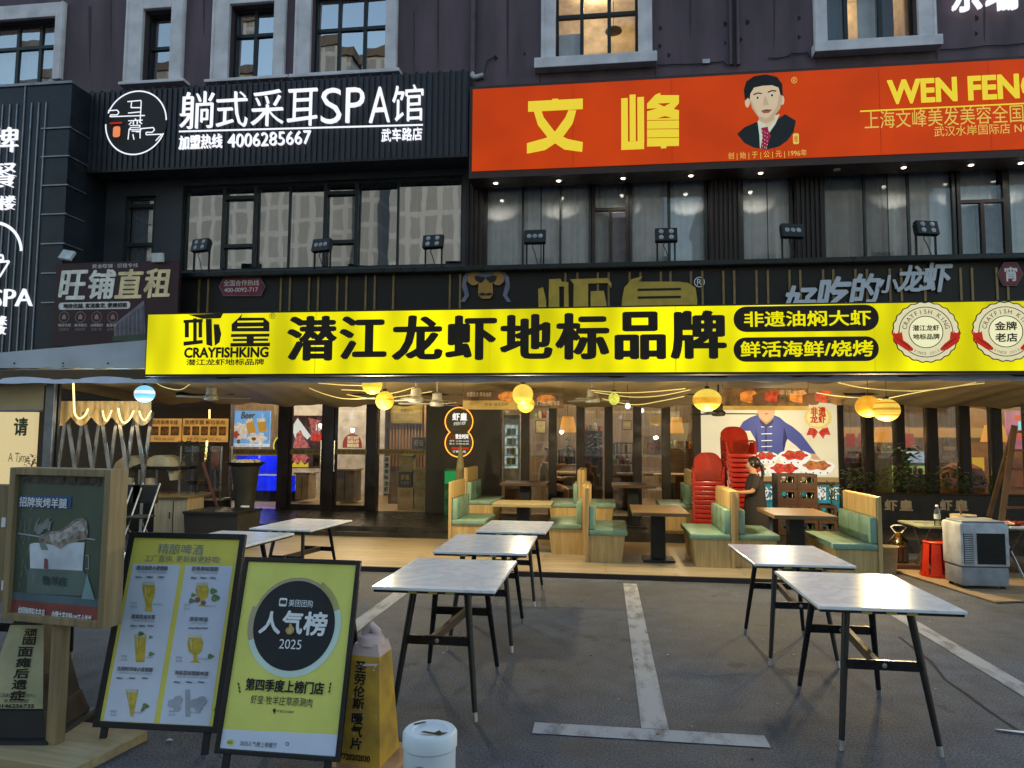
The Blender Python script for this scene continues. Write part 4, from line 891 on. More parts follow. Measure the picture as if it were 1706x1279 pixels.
# hanging fans
FANM = mat('grey fan enamel', (.2, .195, .175), .4, 0, .06); FAND = mat('dark fan enamel', (.03, .026, .02), .45)
for px, py, Y, m, L_, rot, lab in ((352, 664, 9.9, FANM, .55, 8, 'grey hanging fan at left near the blue lantern'), (693, 667, 9.7, FANM, .5, 25, 'grey hanging fan right of the two plain yellow lanterns'), (728, 674, 10.2, FANM, .55, 70, 'grey hanging fan just above the figure-eight neon sign'),
                                 (987, 668, 10.2, FANM, .52, 10, 'grey hanging fan left of the small spotted lantern'), (1197, 690, 11.4, FAND, .6, 5, 'dark hanging fan in front of the chef poster')):
    p = atY(px, py, Y); o = thing('ceiling_fan', lab, 'fan', (p.x, Y, p.z), group='fans hanging under the awning')
    MB().lathe([(.05, p.z-.03), (.1, p.z-.02), (.11, p.z+.03), (.075, p.z+.06), (.07, p.z+.16), (.03, p.z+.18)], m, (p.x, Y, 0), 18).build('motor', o, True)
    MB().tube([(p.x, Y, p.z+.17), (p.x, Y, 2.55)], .014, m, 8).build('rod', o, True)
    for k in range(3):
        M = Matrix.Translation((p.x, Y, p.z+.01)) @ Matrix.Rotation(rad(rot+120*k), 4, 'Z') @ Matrix.Rotation(rad(9), 4, 'X'); MB().bbox(.09, L_, -.045, .045, -.004, .004, m, .003, M).build('blade', o)
# menu banners hanging inside
def hbanner(rect, Y, lab, fn):
    o, x0, x1, z0, z1 = sign('menu_banner', lab, 'banner', rect, Y, .02, group='printed banners hung under the awning')
    b = part(o); fn(b, x0, x1, z0, z1); b.build('print', o)
    MB().tube([(ROOTM[o.name].translation.x+x0, Y, ROOTM[o.name].translation.z+z1), (ROOTM[o.name].translation.x+x0, Y, 2.5)], .004, M_CABLE, 4).tube([(ROOTM[o.name].translation.x+x1, Y, ROOTM[o.name].translation.z+z1), (ROOTM[o.name].translation.x+x1, Y, 2.5)], .004, M_CABLE, 4).build('cord', o)
M_FOODD = mat('dark food print', (.09, .05, .02), .5, 0, .4, 9); M_BANY = mat('mustard print', (.28, .2, .06), .5); M_BANB = mat('brown print', (.07, .035, .018), .5); M_FOODR = mat('red food print', (.26, .03, .015), .5, 0, .4, 14); M_FOODO = mat('orange food print', (.42, .16, .03), .5, 0, .35, 12)
def ban1(b, x0, x1, z0, z1):
    b.box(x0, x1, 0, .006, z0, z1, M_BANB); b.poly([(x0, z0), (x1, z0), (x1, z0+(z1-z0)*.47), (x0, z0+(z1-z0)*.47)], -.002, M_BANY); b.text('全国连锁 美味龙虾', x0+.06, x0+.45, z0+.2, z0+.27, -.004, mat('pale print', (.4, .36, .28), .6)); b.ell(x1-.2, z0+.2, .16, .08, -.005, M_FOODO, n=14); b.text('虾皇 潜江龙虾', x0+.35, x1-.2, z0+.06, z0+.1, -.004, INK)
def ban2(b, x0, x1, z0, z1):
    b.box(x0, x1, 0, .006, z0, z1, M_FOODD); b.text('鲜活海鲜', x0+.05, x1-.05, z0+.04, z0+.12, -.004, MATS['pale print']); b.ell((x0+x1)/2, z1-.1, .15, .07, -.003, M_FOODO, n=12)
def ban3(b, x0, x1, z0, z1):
    b.box(x0, x1, 0, .006, z0, z1, M_FOODD); b.poly([(x0, z0), (x1, z0), (x1, z0+.06), (x0, z0+.06)], -.002, M_BANY)
    for k in range(9): b.ell(x0+.2+k*.17, z0+.16+.03*(k % 2), .14, .09, -.003-.0006*k, (M_FOODD, M_FOODO, M_BANB, M_FOODR)[k % 4], n=12, wav=.012, k=5)
    b.text('非遗龙虾', x1-.4, x1-.05, z1-.1, z1-.03, -.01, MATS['pale print'])
hbanner((771, 650, 868, 682), 11.0, 'brown and mustard banner hanging above the figure-eight neon sign', ban1)
hbanner((882, 654, 938, 680), 11.2, 'small dark food banner right of the mottled yellow lantern', ban2)
hbanner((1204, 646, 1347, 683), 10.6, 'wide dark food banner cutting across the top of the chef poster', ban3)
# figure-eight neon sign on the charcoal wall
M_NEO = emis('orange neon tube', (1, .36, .04), 2.0)
o, x0, x1, z0, z1 = sign('neon_sign', 'figure-eight sign of two brown discs rimmed in orange neon', 'sign', (741, 678, 791, 762), YG-.12, .04)
b = part(o); c1, c2 = b.L(765, 702), b.L(765, 737.5); R1 = abs(b.L(788, 702)[0]-b.L(742, 702)[0])/2; M_DISC = mat('dark olive disc', (.05, .04, .016), .5)
b.ell(*c1, R1*.98, R1*.98, 0, M_DISC, d=.04); b.ell(*c2, R1, R1, -.002, M_DISC, d=.04); b.build('disc', o)
b = part(o)
for c_, a0, a1 in ((c1, -48, 228), (c2, 130, 410)):
    P = [(c_[0]+R1*math.cos(rad(a0+(a1-a0)*k/40)), -.02, c_[1]+R1*math.sin(rad(a0+(a1-a0)*k/40))) for k in range(41)]; b.tube(P, .011, M_NEO, 6)
b.build('tube', o, True)
b = part(o); W2 = emis('white lit print', (.9, .88, .85), .95); b.T('虾皇', 754, 688, 778, 700, W2, bold=.04); b.T('好吃的小龙虾', 756, 703, 776, 709, W2, rise=.1); b.ring(*b.L(753, 728), .035, .045, -.004, M_REDL); b.T('营业时间', 759, 723, 780, 731, W2, bold=.03)
b.T('中午 11:00-14:00', 749, 733, 781, 736, W2); b.T('晚上 17:00-02:00', 749, 737.5, 781, 740.5, W2); b.Rc(752, 745, 781, 748.5, M_REDL); b.T('订餐热线', 754, 750, 776, 754, W2); b.build('lettering', o)
# lit sign panel at far left
o, x0, x1, z0, z1 = sign('welcome_panel', 'cream lit panel with one green character at far left', 'sign', (-30, 686, 56, 779), 12.0, .1)
b = part(o); b.box(x0, x1, 0, .1, z0-.7, z1, emis('cream lit panel', (.78, .62, .32), .75)); b.build('panel', o)
b = part(o); DG = mat('dark green print', (.03, .06, .02), .5); b.T('请', 24, 696, 46, 725, DG, bold=.03); b.T('A Time', 14, 754, 49, 769, mat('olive grey print', (.3, .25, .12), .5)); b.build('lettering', o)

# ------------------------------------------------------------------ tables on the asphalt
M_LEG = mat('black table leg', (.013, .012, .013), .35, 0, .1); M_TIP = mat('silver foot', (.5, .5, .5), .3, .8); M_BRASS = mat('gold tape', (.35, .26, .06), .4)
def make_table():
    o = thing('marble_table', 'x', 'table', (0, 0, 0), group='white marble tables set out in front of the terrace')
    b = MB(); b.bbox(-.36, .36, -.51, .51, .732, .75, MARB, .004); b.build('tabletop', o)
    b = MB(); b.box(-.35, .35, -.50, .50, .718, .731, M_LEG); b.build('rim', o)
    for sy in (-1, 1):
        for sx in (-1, 1):
            a, c, e = Vector((sx*.16, sy*.30, .72)), Vector((sx*.238, sy*.425, .05)), Vector((sx*.243, sy*.433, .0))
            l = MB().tube([a, (a+c)/2, c], .022, M_LEG, 10, r1=.015).build('leg', o, True)
            MB().tube([c, e], .0155, M_TIP, 10, r1=.013).build('foot_cap', l, True)
        b = MB(); b.box(-.185, .185, sy*.365-.011, sy*.365+.011, .40, .45, M_LEG); st = b.build('stretcher', o)
        MB().lathe([(.001, -.006), (.013, -.004), (.013, 0)], M_TIP, (0, sy*.365-.012, .425), 10, axis='y').build('bolt', st, True)
        b = MB(); b.box(-.19, .19, sy*.30-.015, sy*.30+.015, .69, .717, M_LEG); b.build('crossbar', o)
    MB().bar((-.03, -.35, .425), (.03, .35, .425), .05, .028, mat('brown brace', (.06, .04, .03), .5), Vector((0, 0, 1))).build('brace', o)
    for x in (-.12, .0, .1): MB().box(x-.025, x+.025, -.505, -.501, .717, .73, M_BRASS).build('tape', o)
    return o
tproto = make_table()
def tpos(c): 
    q = [atZ(x, y, .75) for x, y in c]; return sum(q, Vector())/4
tabs = [([(612, 977), (828, 984), (867, 935), (693, 928)], 0, 1.0, 'front left marble table, nearest the yellow board'), ([(720, 917), (882, 920), (895, 894), (760, 890)], 0, 1, 'marble table right behind the front left one, sign mirrored in its top'),
        ([(793, 878), (914, 879), (917, 863), (818, 862)], 1, .95, 'marble table third back, at the edge of the mint booths'), ([(1376, 1010), (1618, 1018), (1471, 957), (1288, 950)], 0, 1, 'front right marble table, largest in view'),
        ([(1252, 932), (1425, 939), (1360, 906), (1215, 900)], 0, .97, 'right marble table standing behind the largest one'), ([(413, 871), (524, 872), (590, 858), (488, 857)], -5, .93, 'marble table on the terrace before the glass doors, pink light mirrored in it'),
        ([(236, 914), (395, 919), (492, 884), (355, 882)], -4, 1, 'marble table behind the beer menu board'), ([(-20, 962), (181, 967), (208, 920), (40, 916)], 0, 1, 'marble table behind the wooden poster stand')]
for i, (c, rz, s_, lab) in enumerate(tabs):
    p = tpos(c); p.z = .06 if p.y > 8.3 else 0
    placed(tproto, 'marble_table', p, rad(rz+(0, 1.1, -1.4, -.4, 1.3, 0, 0, 0)[i]), lab, i == 0, s_)
# ------------------------------------------------------------------ booths
M_PINE = make_wood('pine panel', (.38, .245, .09), (.51, .365, .15), 2, .5); M_MINT = mat('mint leatherette', (.20, .325, .24), .38, 0, .08, 6, bp=.05); M_OAK = make_wood('brown table wood', (.12, .07, .03), (.22, .14, .06), 0, .3)
def bench(x, y0, y1, zf_, s_, lab):
    o = thing('booth_bench', lab, 'bench', (x, (y0+y1)/2, zf_), group='mint and pine booth benches'); X = lambda d: x+s_*d
    MB().bbox(X(0), X(.045), y0, y1, zf_, zf_+.93, M_PINE, .006).build('back_panel', o)
    MB().add([(X(.046), y0+.02, zf_), (X(.46), y0+.02, zf_), (X(.46), y1-.02, zf_), (X(.046), y1-.02, zf_), (X(.046), y0+.02, zf_+.335), (X(.50), y0+.02, zf_+.335), (X(.50), y1-.02, zf_+.335), (X(.046), y1-.02, zf_+.335)],
             [(3, 2, 1, 0), (4, 5, 6, 7), (0, 1, 5, 4), (1, 2, 6, 5), (2, 3, 7, 6), (3, 0, 4, 7)], M_PINE).build('base', o)
    MB().bbox(X(.05), X(.535), y0-.005, y1+.005, zf_+.337, zf_+.405, M_MINT, .022).build('seat', o, True)
    b = MB(); n = 3
    for k in range(n): b.bbox(X(.047), X(.125), y0+.012+(y1-y0-.024)*k/n+.002, y0+.012+(y1-y0-.024)*(k+1)/n-.002, zf_+.407, zf_+.70, M_MINT, .018)
    b.build('backrest', o, True)
    MB().bbox(X(.046), X(.06), y0+.01, y1-.01, zf_+.705, zf_+.92, M_PINE, .004).build('headboard', o)
    return o
bx = lambda px, Y: atY(px, 850, Y).x
bench(bx(747, 10.1), 10.1, 11.04, .06, 1, 'booth bench facing right, leftmost on the terrace, by the green fridge')
bench(bx(772, 11.7), 11.7, 12.7, .2, 1, 'booth bench up on the step behind the leftmost one')
x = bx(976, 9.9); bench(x, 9.85, 10.9, .06, -1, 'booth bench facing left, left half of the centre pair'); bench(x+.006, 9.3, 10.5, .06, 1, 'booth bench facing right, nearest half of the centre pair')
x = bx(968, 11.5); bench(x, 11.5, 12.5, .2, -1, 'booth bench on the step facing left, behind the centre pair'); bench(x+.006, 11.5, 12.5, .2, 1, 'booth bench on the step facing right, behind the centre pair')
bench(bx(1158, 11.6), 11.6, 12.6, .2, -1, 'booth bench on the step left of the red chair stacks')
x = bx(1223, 9.2); bench(x, 9.15, 10.3, .06, -1, 'booth bench facing left under the standing woman\'s hand'); bench(x+.006, 9.2, 10.3, .06, 1, 'booth bench facing right in front of the standing woman')
bench(bx(1469, 8.6), 8.6, 9.75, .06, -1, 'rightmost booth bench on the terrace, facing left')
def ptable(x0, x1, y0, y1, z, zf_, lab, m=None, px=None):
    xc, yc = (x0+x1)/2 if px is None else px, (y0+y1)/2
    o = thing('booth_table', lab, 'table', (xc, yc, zf_), group='brown pedestal tables between the booths')
    MB().bbox(x0, x1, y0, y1, z-.045, z, m or M_OAK, .006).build('tabletop', o); MB().bbox(xc-.09, xc+.09, yc-.09, yc+.09, zf_+.03, z-.046, M_BLACK, .01).build('pedestal', o); MB().bbox(xc-.2, xc+.2, yc-.2, yc+.2, zf_, zf_+.03, M_BLACK, .008).build('base_plate', o)
ptable(bx(1054, 9.05), bx(1149, 9.05), 9.05, 10.15, .72, .06, 'brown pedestal table right of the centre booth pair')
ptable(bx(819, 9.75), bx(918, 9.75), 9.75, 10.4, .73, .06, 'brown pedestal table, its top coloured as lit, between the leftmost booth and centre pair', make_wood('yellow-lit table wood', (.3, .24, .11), (.4, .33, .17), 0, .35))  # brown top made paler, the yellow light on it put into the wood colour
ptable(bx(1290, 8.75), bx(1396, 8.75), 8.75, 9.75, .75, .06, 'brown pedestal table in front of the beer crates')
ptable(bx(1020, 11.6), bx(1094, 11.6), 11.6, 12.5, .89, .2, 'dark pedestal table on the step by the windows, right of centre', M_BANB)
ptable(bx(832, 11.7), bx(910, 11.7), 11.7, 12.5, .89, .2, 'dark pedestal table on the step below the seated man', M_BANB)
# ------------------------------------------------------------------ red chairs, each one of the stack
M_REDC = mat('red plastic', (.29, .016, .009), .35, 0, .1, 3)
def make_chair():
    o = thing('plastic_chair', 'x', 'chair', (0, 0, 0))
    b = MB(); b.bbox(-.2, .2, -.19, .2, .376, .435, M_REDC, .014); b.build('seat', o, True)
    b = MB(); n = 12; P = []
    for side in (0, .02):
        for k in range(n+1):
            u = -1+2*k/n; z1 = .84-.10*abs(u)**3.2; y = -.19-.05*(1-u*u)*.6
            P += [(u*.215, y-.045*0+side+.01, .43), (u*.205, y-.07+side, .65), (u*.195, y-.12+side, z1)]
    q = 3*(n+1); F_ = []
    for o_ in (0, q):
        for k in range(n):
            for j in (0, 1):
                f_ = (o_+3*k+j, o_+3*k+3+j, o_+3*k+4+j, o_+3*k+1+j); F_.append(f_ if o_ == 0 else f_[::-1])
    for k in range(n): F_.append((3*k+2, 3*k+5, q+3*k+5, q+3*k+2))
    for j in (0, 1): F_ += [(j, j+1, q+j+1, q+j), (3*n+j+1, 3*n+j, q+3*n+j, q+3*n+j+1)]
    b.add(P, F_, M_REDC); b.build('backrest', o, True)
    for sx in (-1, 1):
        MB().bbox(sx*.205-.008, sx*.205+.008, -.16, .12, .437, .60, M_REDC, .006).build('side_panel', o)
        for sy in (-1, 1): MB().bar((sx*.17, sy*.165, .41), (sx*.205, sy*.205, 0), .045, .03, M_REDC).build('leg', o)
        MB().tube([(sx*.205, -.2, .62), (sx*.225, -.05, .62), (sx*.215, .12, .60), (sx*.19, .17, .43)], .014, M_REDC, 6).build('armrest', o, True)
    return o
cp = make_chair(); first = True
for px, Y, n, nm_, rz in ((1181, 10.75, 9, 'left', -6), (1235, 10.95, 14, 'right', 5)):
    p = atY(px, 800, Y)
    for k in range(n):
        lab = ('red plastic chair topping the %s stack' if k == n-1 else 'lowest red plastic chair of the %s stack' if k == 0 else 'red plastic chair inside the %s stack') % (('shorter' if n == 9 else 'taller'))
        c = placed(cp, '', Vector((p.x+rnd.uniform(-.006, .006), Y+k*.012, .062+k*(.066 if n == 9 else .071))), rad(180+rz+rnd.uniform(-1, 1)), lab, first); first = False
        c['group'] = 'chairs of the %s red stack' % ('shorter' if n == 9 else 'taller')
# ------------------------------------------------------------------ boards in the foreground
M_FRM = mat('black board frame', (.016, .016, .018), .4); M_YP = mat('yellow print', (.74, .735, .17), .5, 0, .04); M_YP2 = mat('mustard poster print', (.76, .68, .12), .5, 0, .04); M_PAPER = mat('pale blue paper', (.66, .72, .86), .55, 0, .03)
M_NAVY = mat('blue black print', (.014, .02, .026), .45); M_WP = mat('white poster print', (.8, .82, .85), .5, 0, .03); M_BEER = mat('beer print', (.62, .46, .06), .5, 0, .15, 30); M_FOAM = mat('foam print', (.62, .6, .5), .6); M_LEAF = mat('leaf print', (.16, .27, .10), .6, 0, .25, 40); M_GREY = mat('grey print', (.22, .24, .27), .6); M_GREYL = mat('light grey print', (.40, .43, .50), .6)
def aframe(name, lab, X, Y, z0, yaw, tilt, w, h, fr=.022):
    o = thing(name, lab, 'sign board', (X, Y, z0), yaw, tilt); W = w/2
    b = part(o)
    for p, q, r_, t_ in ((-W, -W+fr, 0, h), (W-fr, W, 0, h), (-W+fr, W-fr, 0, fr), (-W+fr, W-fr, h-fr, h)): b.bbox(p, q, -.012, .016, r_, t_, M_FRM, .004)
    b.build('frame', o)
    b = part(o); b.box(-W+fr, W-fr, .002, .012, fr, h-fr, M_FRM); b.build('backing', o)
    for s_ in (-1, 1):
        b = part(o); L_ = z0/math.cos(tilt); b.box(s_*(W-.06)-.017, s_*(W-.06)+.017, .0, .016, -L_, -.0005, M_FRM); b.build('leg', o)
        I = ROOTM[o.name].inverted(); top = Vector((s_*(W-.08), .03, h-.08)); ft = I @ (ROOTM[o.name] @ Vector((s_*(W-.08), 0, 0)) + Vector((0, .62, 0))); ft = I @ Vector((*(ROOTM[o.name] @ ft).xy, .0))
        b = part(o); b.bar(top, ft, .03, .02, M_FRM); b.build('back_leg', o)
    return o
yb = aframe('popularity_board', 'yellow standing board with big dark disc and white characters, in a black frame', -1.537, 3.342, .1, -.013, .248, .623, .913)
W, H = .6225/2-.0225, .913
b = part(yb); b.poly([(-W, .023), (W, .023), (W, H-.023), (-W, H-.023)], 0, M_YP); za, zb = b.L(362, 1214)[1], b.L(566, 1224)[1]; b.poly([(-W, .023), (W, .023), (W, zb), (-W, za)], -.0012, M_PAPER); b.build('poster', yb)
b = part(yb); cx_, cz_ = b.L(490, 1041); R = (b.L(568, 1041)[0]-b.L(413, 1041)[0])/2
M_RG1 = mat('ring beige', (.42, .38, .26), .5, 0, .05); M_RG2 = mat('ring pale mint', (.6, .75, .68), .5, 0, .05); M_RG3 = mat('ring olive', (.42, .41, .16), .5)
P = []; n = 64
b.ring(cx_, cz_, R*.86, R, -.0022, M_RG3, 20, 110, d=0); b.ring(cx_, cz_, R*.86, R, -.0022, M_RG1, 110, 200); b.ring(cx_, cz_, R*.86, R, -.0022, M_RG2, -160, 20)
b.ring(cx_, cz_, R*.86, R*.94, -.0030, M_RG1, 60, 150); b.ring(cx_, cz_, R*.93, R*1.0, -.0030, M_YP, 60, 160); b.ell(cx_, cz_, R*.875, R*.875, -.0038, M_NAVY, n=56); b.build('emblem', yb)
b = part(yb)
b.rrect(*b.B(466, 996, 479, 1010), .008, -.006, M_WP); b.T('美团', 468, 999.5, 477.5, 1006, M_NAVY, -.008, bold=.05); b.T('美团团购', 482, 999, 522, 1011, M_WP, -.006)
for t, bx_ in (('人', (434.6, 1019, 469, 1055)), ('气', (472, 1018, 505, 1055)), ('榜', (508, 1020, 545, 1058))): b.T(t, *bx_, M_WP, -.006, bold=.032)
b.P([(485, 1036), (489, 1043), (492, 1047), (491, 1053), (486, 1057), (480, 1056), (477, 1050), (480, 1045), (482, 1046)], mat('flame print', (.55, .36, .12), .5), -.012); b.P([(485, 1046), (488, 1050), (486, 1055), (482, 1054), (482, 1050)], mat('flame core', (.65, .5, .2), .5), -.0135)
b.T('2025', 466, 1065, 503, 1081, M_WP, -.006)
b.T('第四季度上榜门店', 410, 1133, 540, 1153, M_NAVY, -.004, bold=.03); b.T('虾皇·牧羊庄草原涮肉', 418, 1160, 521, 1175, M_NAVY, -.004)
for s_, xx in ((1, 396), (-1, 553)):
    for k in range(3): b.P([(xx+s_*k*1.0, 1136+k*6), (xx+s_*(4+k), 1139+k*6), (xx+s_*(2+k), 1143+k*6)], M_NAVY, -.004)
b.E(457.5, 1183, 2.6, 3, M_NAVY, -.004, n=14); b.P([(455.5, 1184), (459.5, 1184), (457.5, 1190)], M_NAVY, -.0042); b.T('虾皇武车路店', 462, 1183, 490, 1187, M_NAVY, -.004)
b.E(384, 1236, 6, 6, M_YP, -.004, n=20); b.T('美团', 380, 1233, 388, 1239, M_NAVY, -.006); b.T('2025人气榜上榜餐厅', 400, 1235, 462, 1244, M_NAVY, -.004); c_ = b.L(479, 1239); b.ring(*c_, .006, .0085, -.004, M_NAVY, n=20)
b.build('lettering', yb)
bb = aframe('beer_menu_board', 'black framed beer menu board with six drinks on pale panels', -2.293, 3.554, .1, .031, .238, .676, .995, .03)
W, H = .676/2-.03, .995
cv = lambda x, y: (130+x/3.053, 860+y/3.053)
b = part(bb); b.poly([(-W, .03), (W, .03), (W, H-.03), (-W, H-.03)], 0, M_YP2)
zt = b.L(300, 941)[1]; cxs = [(-W+.02, -.012), (.018, W-.022)]
for p, q in cxs: b.poly([(p, .032), (q, .032), (q, zt), (p, zt)], -.0012, M_PAPER)
b.build('poster', bb)
def tc_(b, t, x0, y0, x1, y1, m, **k): (a, c), (e, g_) = cv(x0, y0), cv(x1, y1); b.T(t, a, c, e, g_, m, **k)
b = part(bb); tc_(b, '精酿啤酒', 408, 140, 640, 195, M_GREY); tc_(b, '工厂直供, 更新鲜更好喝!', 340, 200, 725, 236, M_GREY)
for (x, y, w_, t) in ((300, 252, 160, '德式纯麦小麦精酿'), (580, 256, 137, '百香果味精酿'), (275, 500, 120, '茉莉花龙井茶'), (570, 512, 92, '原浆啤酒'), (203, 766, 180, '比利时风味小麦精酿'), (495, 786, 170, '海盐荔枝精酿啤酒')):
    tc_(b, t, x, y, x+w_, y+22, M_GREY, bold=.04); tc_(b, '酒体金黄 泡沫细腻 口感清爽', x+8, y+27, x+w_-6, y+37, M_GREYL)
    for k in range(3): tc_(b, '%dml' % (500, 1000, 1500)[k], x-5+k*(w_*.36), y+52, x+25+k*(w_*.36), y+61, M_GREY, bold=.03)
for (x, y) in ((270, 435), (540, 445), (220, 705), (498, 712), (165, 985), (462, 985)):
    tc_(b, '酒精度', x, y, x+34, y+12, M_GREYL); tc_(b, '麦芽度', x, y+18, x+34, y+30, M_GREYL); tc_(b, '清爽柔和', x+110, y+8, x+165, y+17, M_GREYL)
b.build('lettering', bb)
b = part(bb)
def P_(pts, m, y=-.003): b.P([cv(*p) for p in pts], m, y)
def beer(x, y, w_, h_, kind):
    if kind == 'weizen': pts = [(0, .05), (.08, 0), (.92, 0), (1, .2), (.95, .45), (.72, .75), (.78, 1), (.2, 1), (.28, .75), (.08, .45), (0, .2)]
    elif kind == 'pint': pts = [(0, 0), (1, 0), (.85, 1), (.15, 1)]
    elif kind == 'tulip': pts = [(.15, 0), (.85, 0), (1, .3), (.9, .6), (.62, .72), (.62, .9), (.85, 1), (.15, 1), (.38, .9), (.38, .72), (.1, .6), (0, .3)]
    else: pts = [(0, 0), (1, 0), (.75, .6), (.6, 1), (.4, 1), (.25, .6)]
    P_([(x+u*w_, y+v*h_) for u, v in pts], M_BEER); P_([(x+w_*.08, y-4), (x+w_*.92, y-4), (x+w_*.9, y+h_*.1), (x+w_*.1, y+h_*.1)], M_FOAM, -.0045); P_([(x+w_*.2, y+h_*.15), (x+w_*.28, y+h_*.15), (x+w_*.32, y+h_*.5), (x+w_*.27, y+h_*.5)], M_FOAM, -.005)
beer(328, 335, 66, 148, 'weizen'); beer(598, 340, 70, 118, 'tulip'); beer(287, 600, 62, 142, 'pint'); beer(556, 604, 82, 140, 'tulip'); beer(243, 882, 66, 136, 'flute')
def leaves(pts):
    for x, y, r in pts: b.E(*cv(x, y), r/3.053, r*.8/3.053, M_LEAF, -.0045, n=14, wav=.003, k=3)
leaves([(588, 400, 12), (690, 380, 18), (700, 415, 22), (580, 430, 16), (372, 615, 9), (375, 700, 14), (676, 712, 16), (345, 965, 18), (330, 985, 10), (322, 598, 16)])
for x, y, r in ((610, 425, 14), (640, 440, 12), (480, 950, 22), (510, 935, 24), (505, 975, 18), (595, 950, 24), (630, 940, 26), (615, 975, 18)): b.E(*cv(x, y), r/3.053, r/3.053, M_GREYL if y > 900 else mat('plum print', (.28, .14, .16), .6), -.0035-.0001*r, n=16, wav=.002, k=5)
P_([(545, 880), (572, 880), (572, 1020), (548, 1020)], M_GREYL); P_([(692, 985), (705, 955), (702, 1000)], M_LEAF, -.006)
b.build('picture', bb)
# wooden poster stand
M_OAKF = make_wood('oiled oak', (.19, .135, .065), (.29, .21, .105), 2, .55)
ws = thing('poster_stand', 'wooden poster stand with roast lamb picture on a single post', 'sign board', (-2.776, 3.403, .65), -.149, 0)
W, H = .655/2, .783; t = .038
b = part(ws)
for p, q, r_, u in ((-W, -W+t, 0, H), (W-t, W, 0, H), (-W+t, W-t, 0, t), (-W+t, W-t, H-t, H)): b.bbox(p, q, -.015, .10, r_, u, M_OAKF, .004)
b.build('frame', ws); b = part(ws); b.bbox(-.03, .03, .02, .08, -.60, -.001, M_OAKF, .004); b.build('post', ws)
b = part(ws); b.bbox(-.33, .33, -.16, .31, -.65, -.6005, make_wood('pale board', (.32, .24, .12), (.42, .32, .17), 0, .6), .006); b.build('base', ws)
cw = lambda x, y: (x/2.371, 740+y/2.371)
b = part(ws); M_DGR = mat('dark green poster', (.075, .10, .072), .45, 0, .12, 2); b.poly([(-W+t, t), (W-t, t), (W-t, H-t), (-W+t, H-t)], .01, M_DGR)
za, zb = b.L(*cw(60, 640))[1], b.L(*cw(390, 640))[1]; zc = b.L(*cw(200, 605))[1]; b.poly([(-W+t, zc-.03), (W-t, zc-.03), (W-t, zc+.01), (-W+t, zc+.01)], .009, mat('slate blue print', (.10, .15, .19), .5)); b.poly([(-W+t, t), (W-t, t), (W-t, zc-.03), (-W+t, zc-.03)], .0085, mat('brick red print', (.25, .065, .055), .5)); b.build('poster', ws)
b = part(ws); 
def Pw(pts, m, y=.007): b.P([cw(*p) for p in pts], m, y)
def Tw(t_, x0, y0, x1, y1, m, **k): (a, c), (e, g_) = cw(x0, y0), cw(x1, y1); b.T(t_, a, c, e, g_, m, .004, **k)
M_CAB = mat('cart green grey print', (.12, .17, .155), .5); M_PLATE = mat('plate print', (.6, .66, .74), .5); M_MEAT = mat('roast meat print', (.30, .25, .21), .5, 0, .35, 28); M_MEAT2 = mat('pale roast print', (.46, .43, .40), .5, 0, .3, 30)
Pw([(105, 500), (345, 512), (345, 600), (100, 590)], M_CAB, .0068); Pw([(112, 395), (130, 390), (330, 388), (322, 500), (115, 490)], M_PLATE, .006); Pw([(112, 490), (325, 500), (335, 515), (108, 500)], M_CAB, .005)
Pw([(150, 362), (195, 345), (230, 342), (265, 320), (290, 298), (325, 290), (340, 305), (345, 350), (338, 375), (300, 385), (262, 395), (238, 415), (210, 400), (180, 392), (165, 410), (152, 395)], M_MEAT, .0045); Pw([(190, 356), (232, 350), (270, 330), (300, 305), (330, 300), (335, 345), (285, 352), (225, 392), (200, 385)], M_MEAT2, .003); Pw([(240, 380), (300, 345), (335, 340), (333, 365), (270, 380)], M_MEAT, .0022)
b.line([b.L(*cw(66, 352)), b.L(*cw(160, 366))], .006, .005, M_GREYL); b.line([b.L(*cw(330, 372)), b.L(*cw(372, 377))], .006, .005, M_GREYL); b.line([b.L(*cw(333, 440)), b.L(*cw(346, 440)), b.L(*cw(346, 492)), b.L(*cw(333, 492))], .004, .005, M_GREYL)
for k in range(24):
    x, y = 70+rnd.random()*60, 200+rnd.random()*380; b.line([b.L(*cw(x, y)), b.L(*cw(x+rnd.uniform(-14, 22), y-rnd.uniform(15, 50)))], .003, .0062-.00002*k, mat('pale reed print', (.22, .25, .24), .6))
for k in range(7): 
    x, y = 130+k*9, 300+12*math.sin(k); Pw([(x, y+45), (x+6, y+10), (x+26, y-12+k*2), (x+16, y+8), (x+9, y+45)], MATS['pale reed print'], .0058-.0001*k)
Pw([(152, 390), (175, 392), (188, 418), (160, 416)], MATS['pale reed print'], .0038); Pw([(172, 450), (186, 455), (186, 495), (170, 490)], mat('red tag print', (.25, .09, .09), .5), .004); Pw([(340, 515), (370, 615), (318, 612)], mat('teal print', (.22, .36, .38), .5), .006)
b.build('picture', ws)
b = part(ws); Pw([(70, 202), (278, 206), (276, 256), (68, 250)], mat('cobalt label', (.035, .09, .24), .5), .0065); Tw('招牌炭烤羊腿', 75, 211, 262, 249, M_WP, bold=.02); Tw('牧羊庄', 165, 522, 262, 558, mat('dark teal ink', (.05, .08, .08), .5), bold=.03)
Tw('中国地理标志产品——内蒙古苏尼特180天小羔羊', 70, 653, 360, 692, M_WP, rise=-.03, bold=.02); Tw('牧羊庄草原涮肉', 80, 126, 390, 158, mat('dim rose ink', (.09, .06, .06), .5), bold=.02); b.build('lettering', ws)
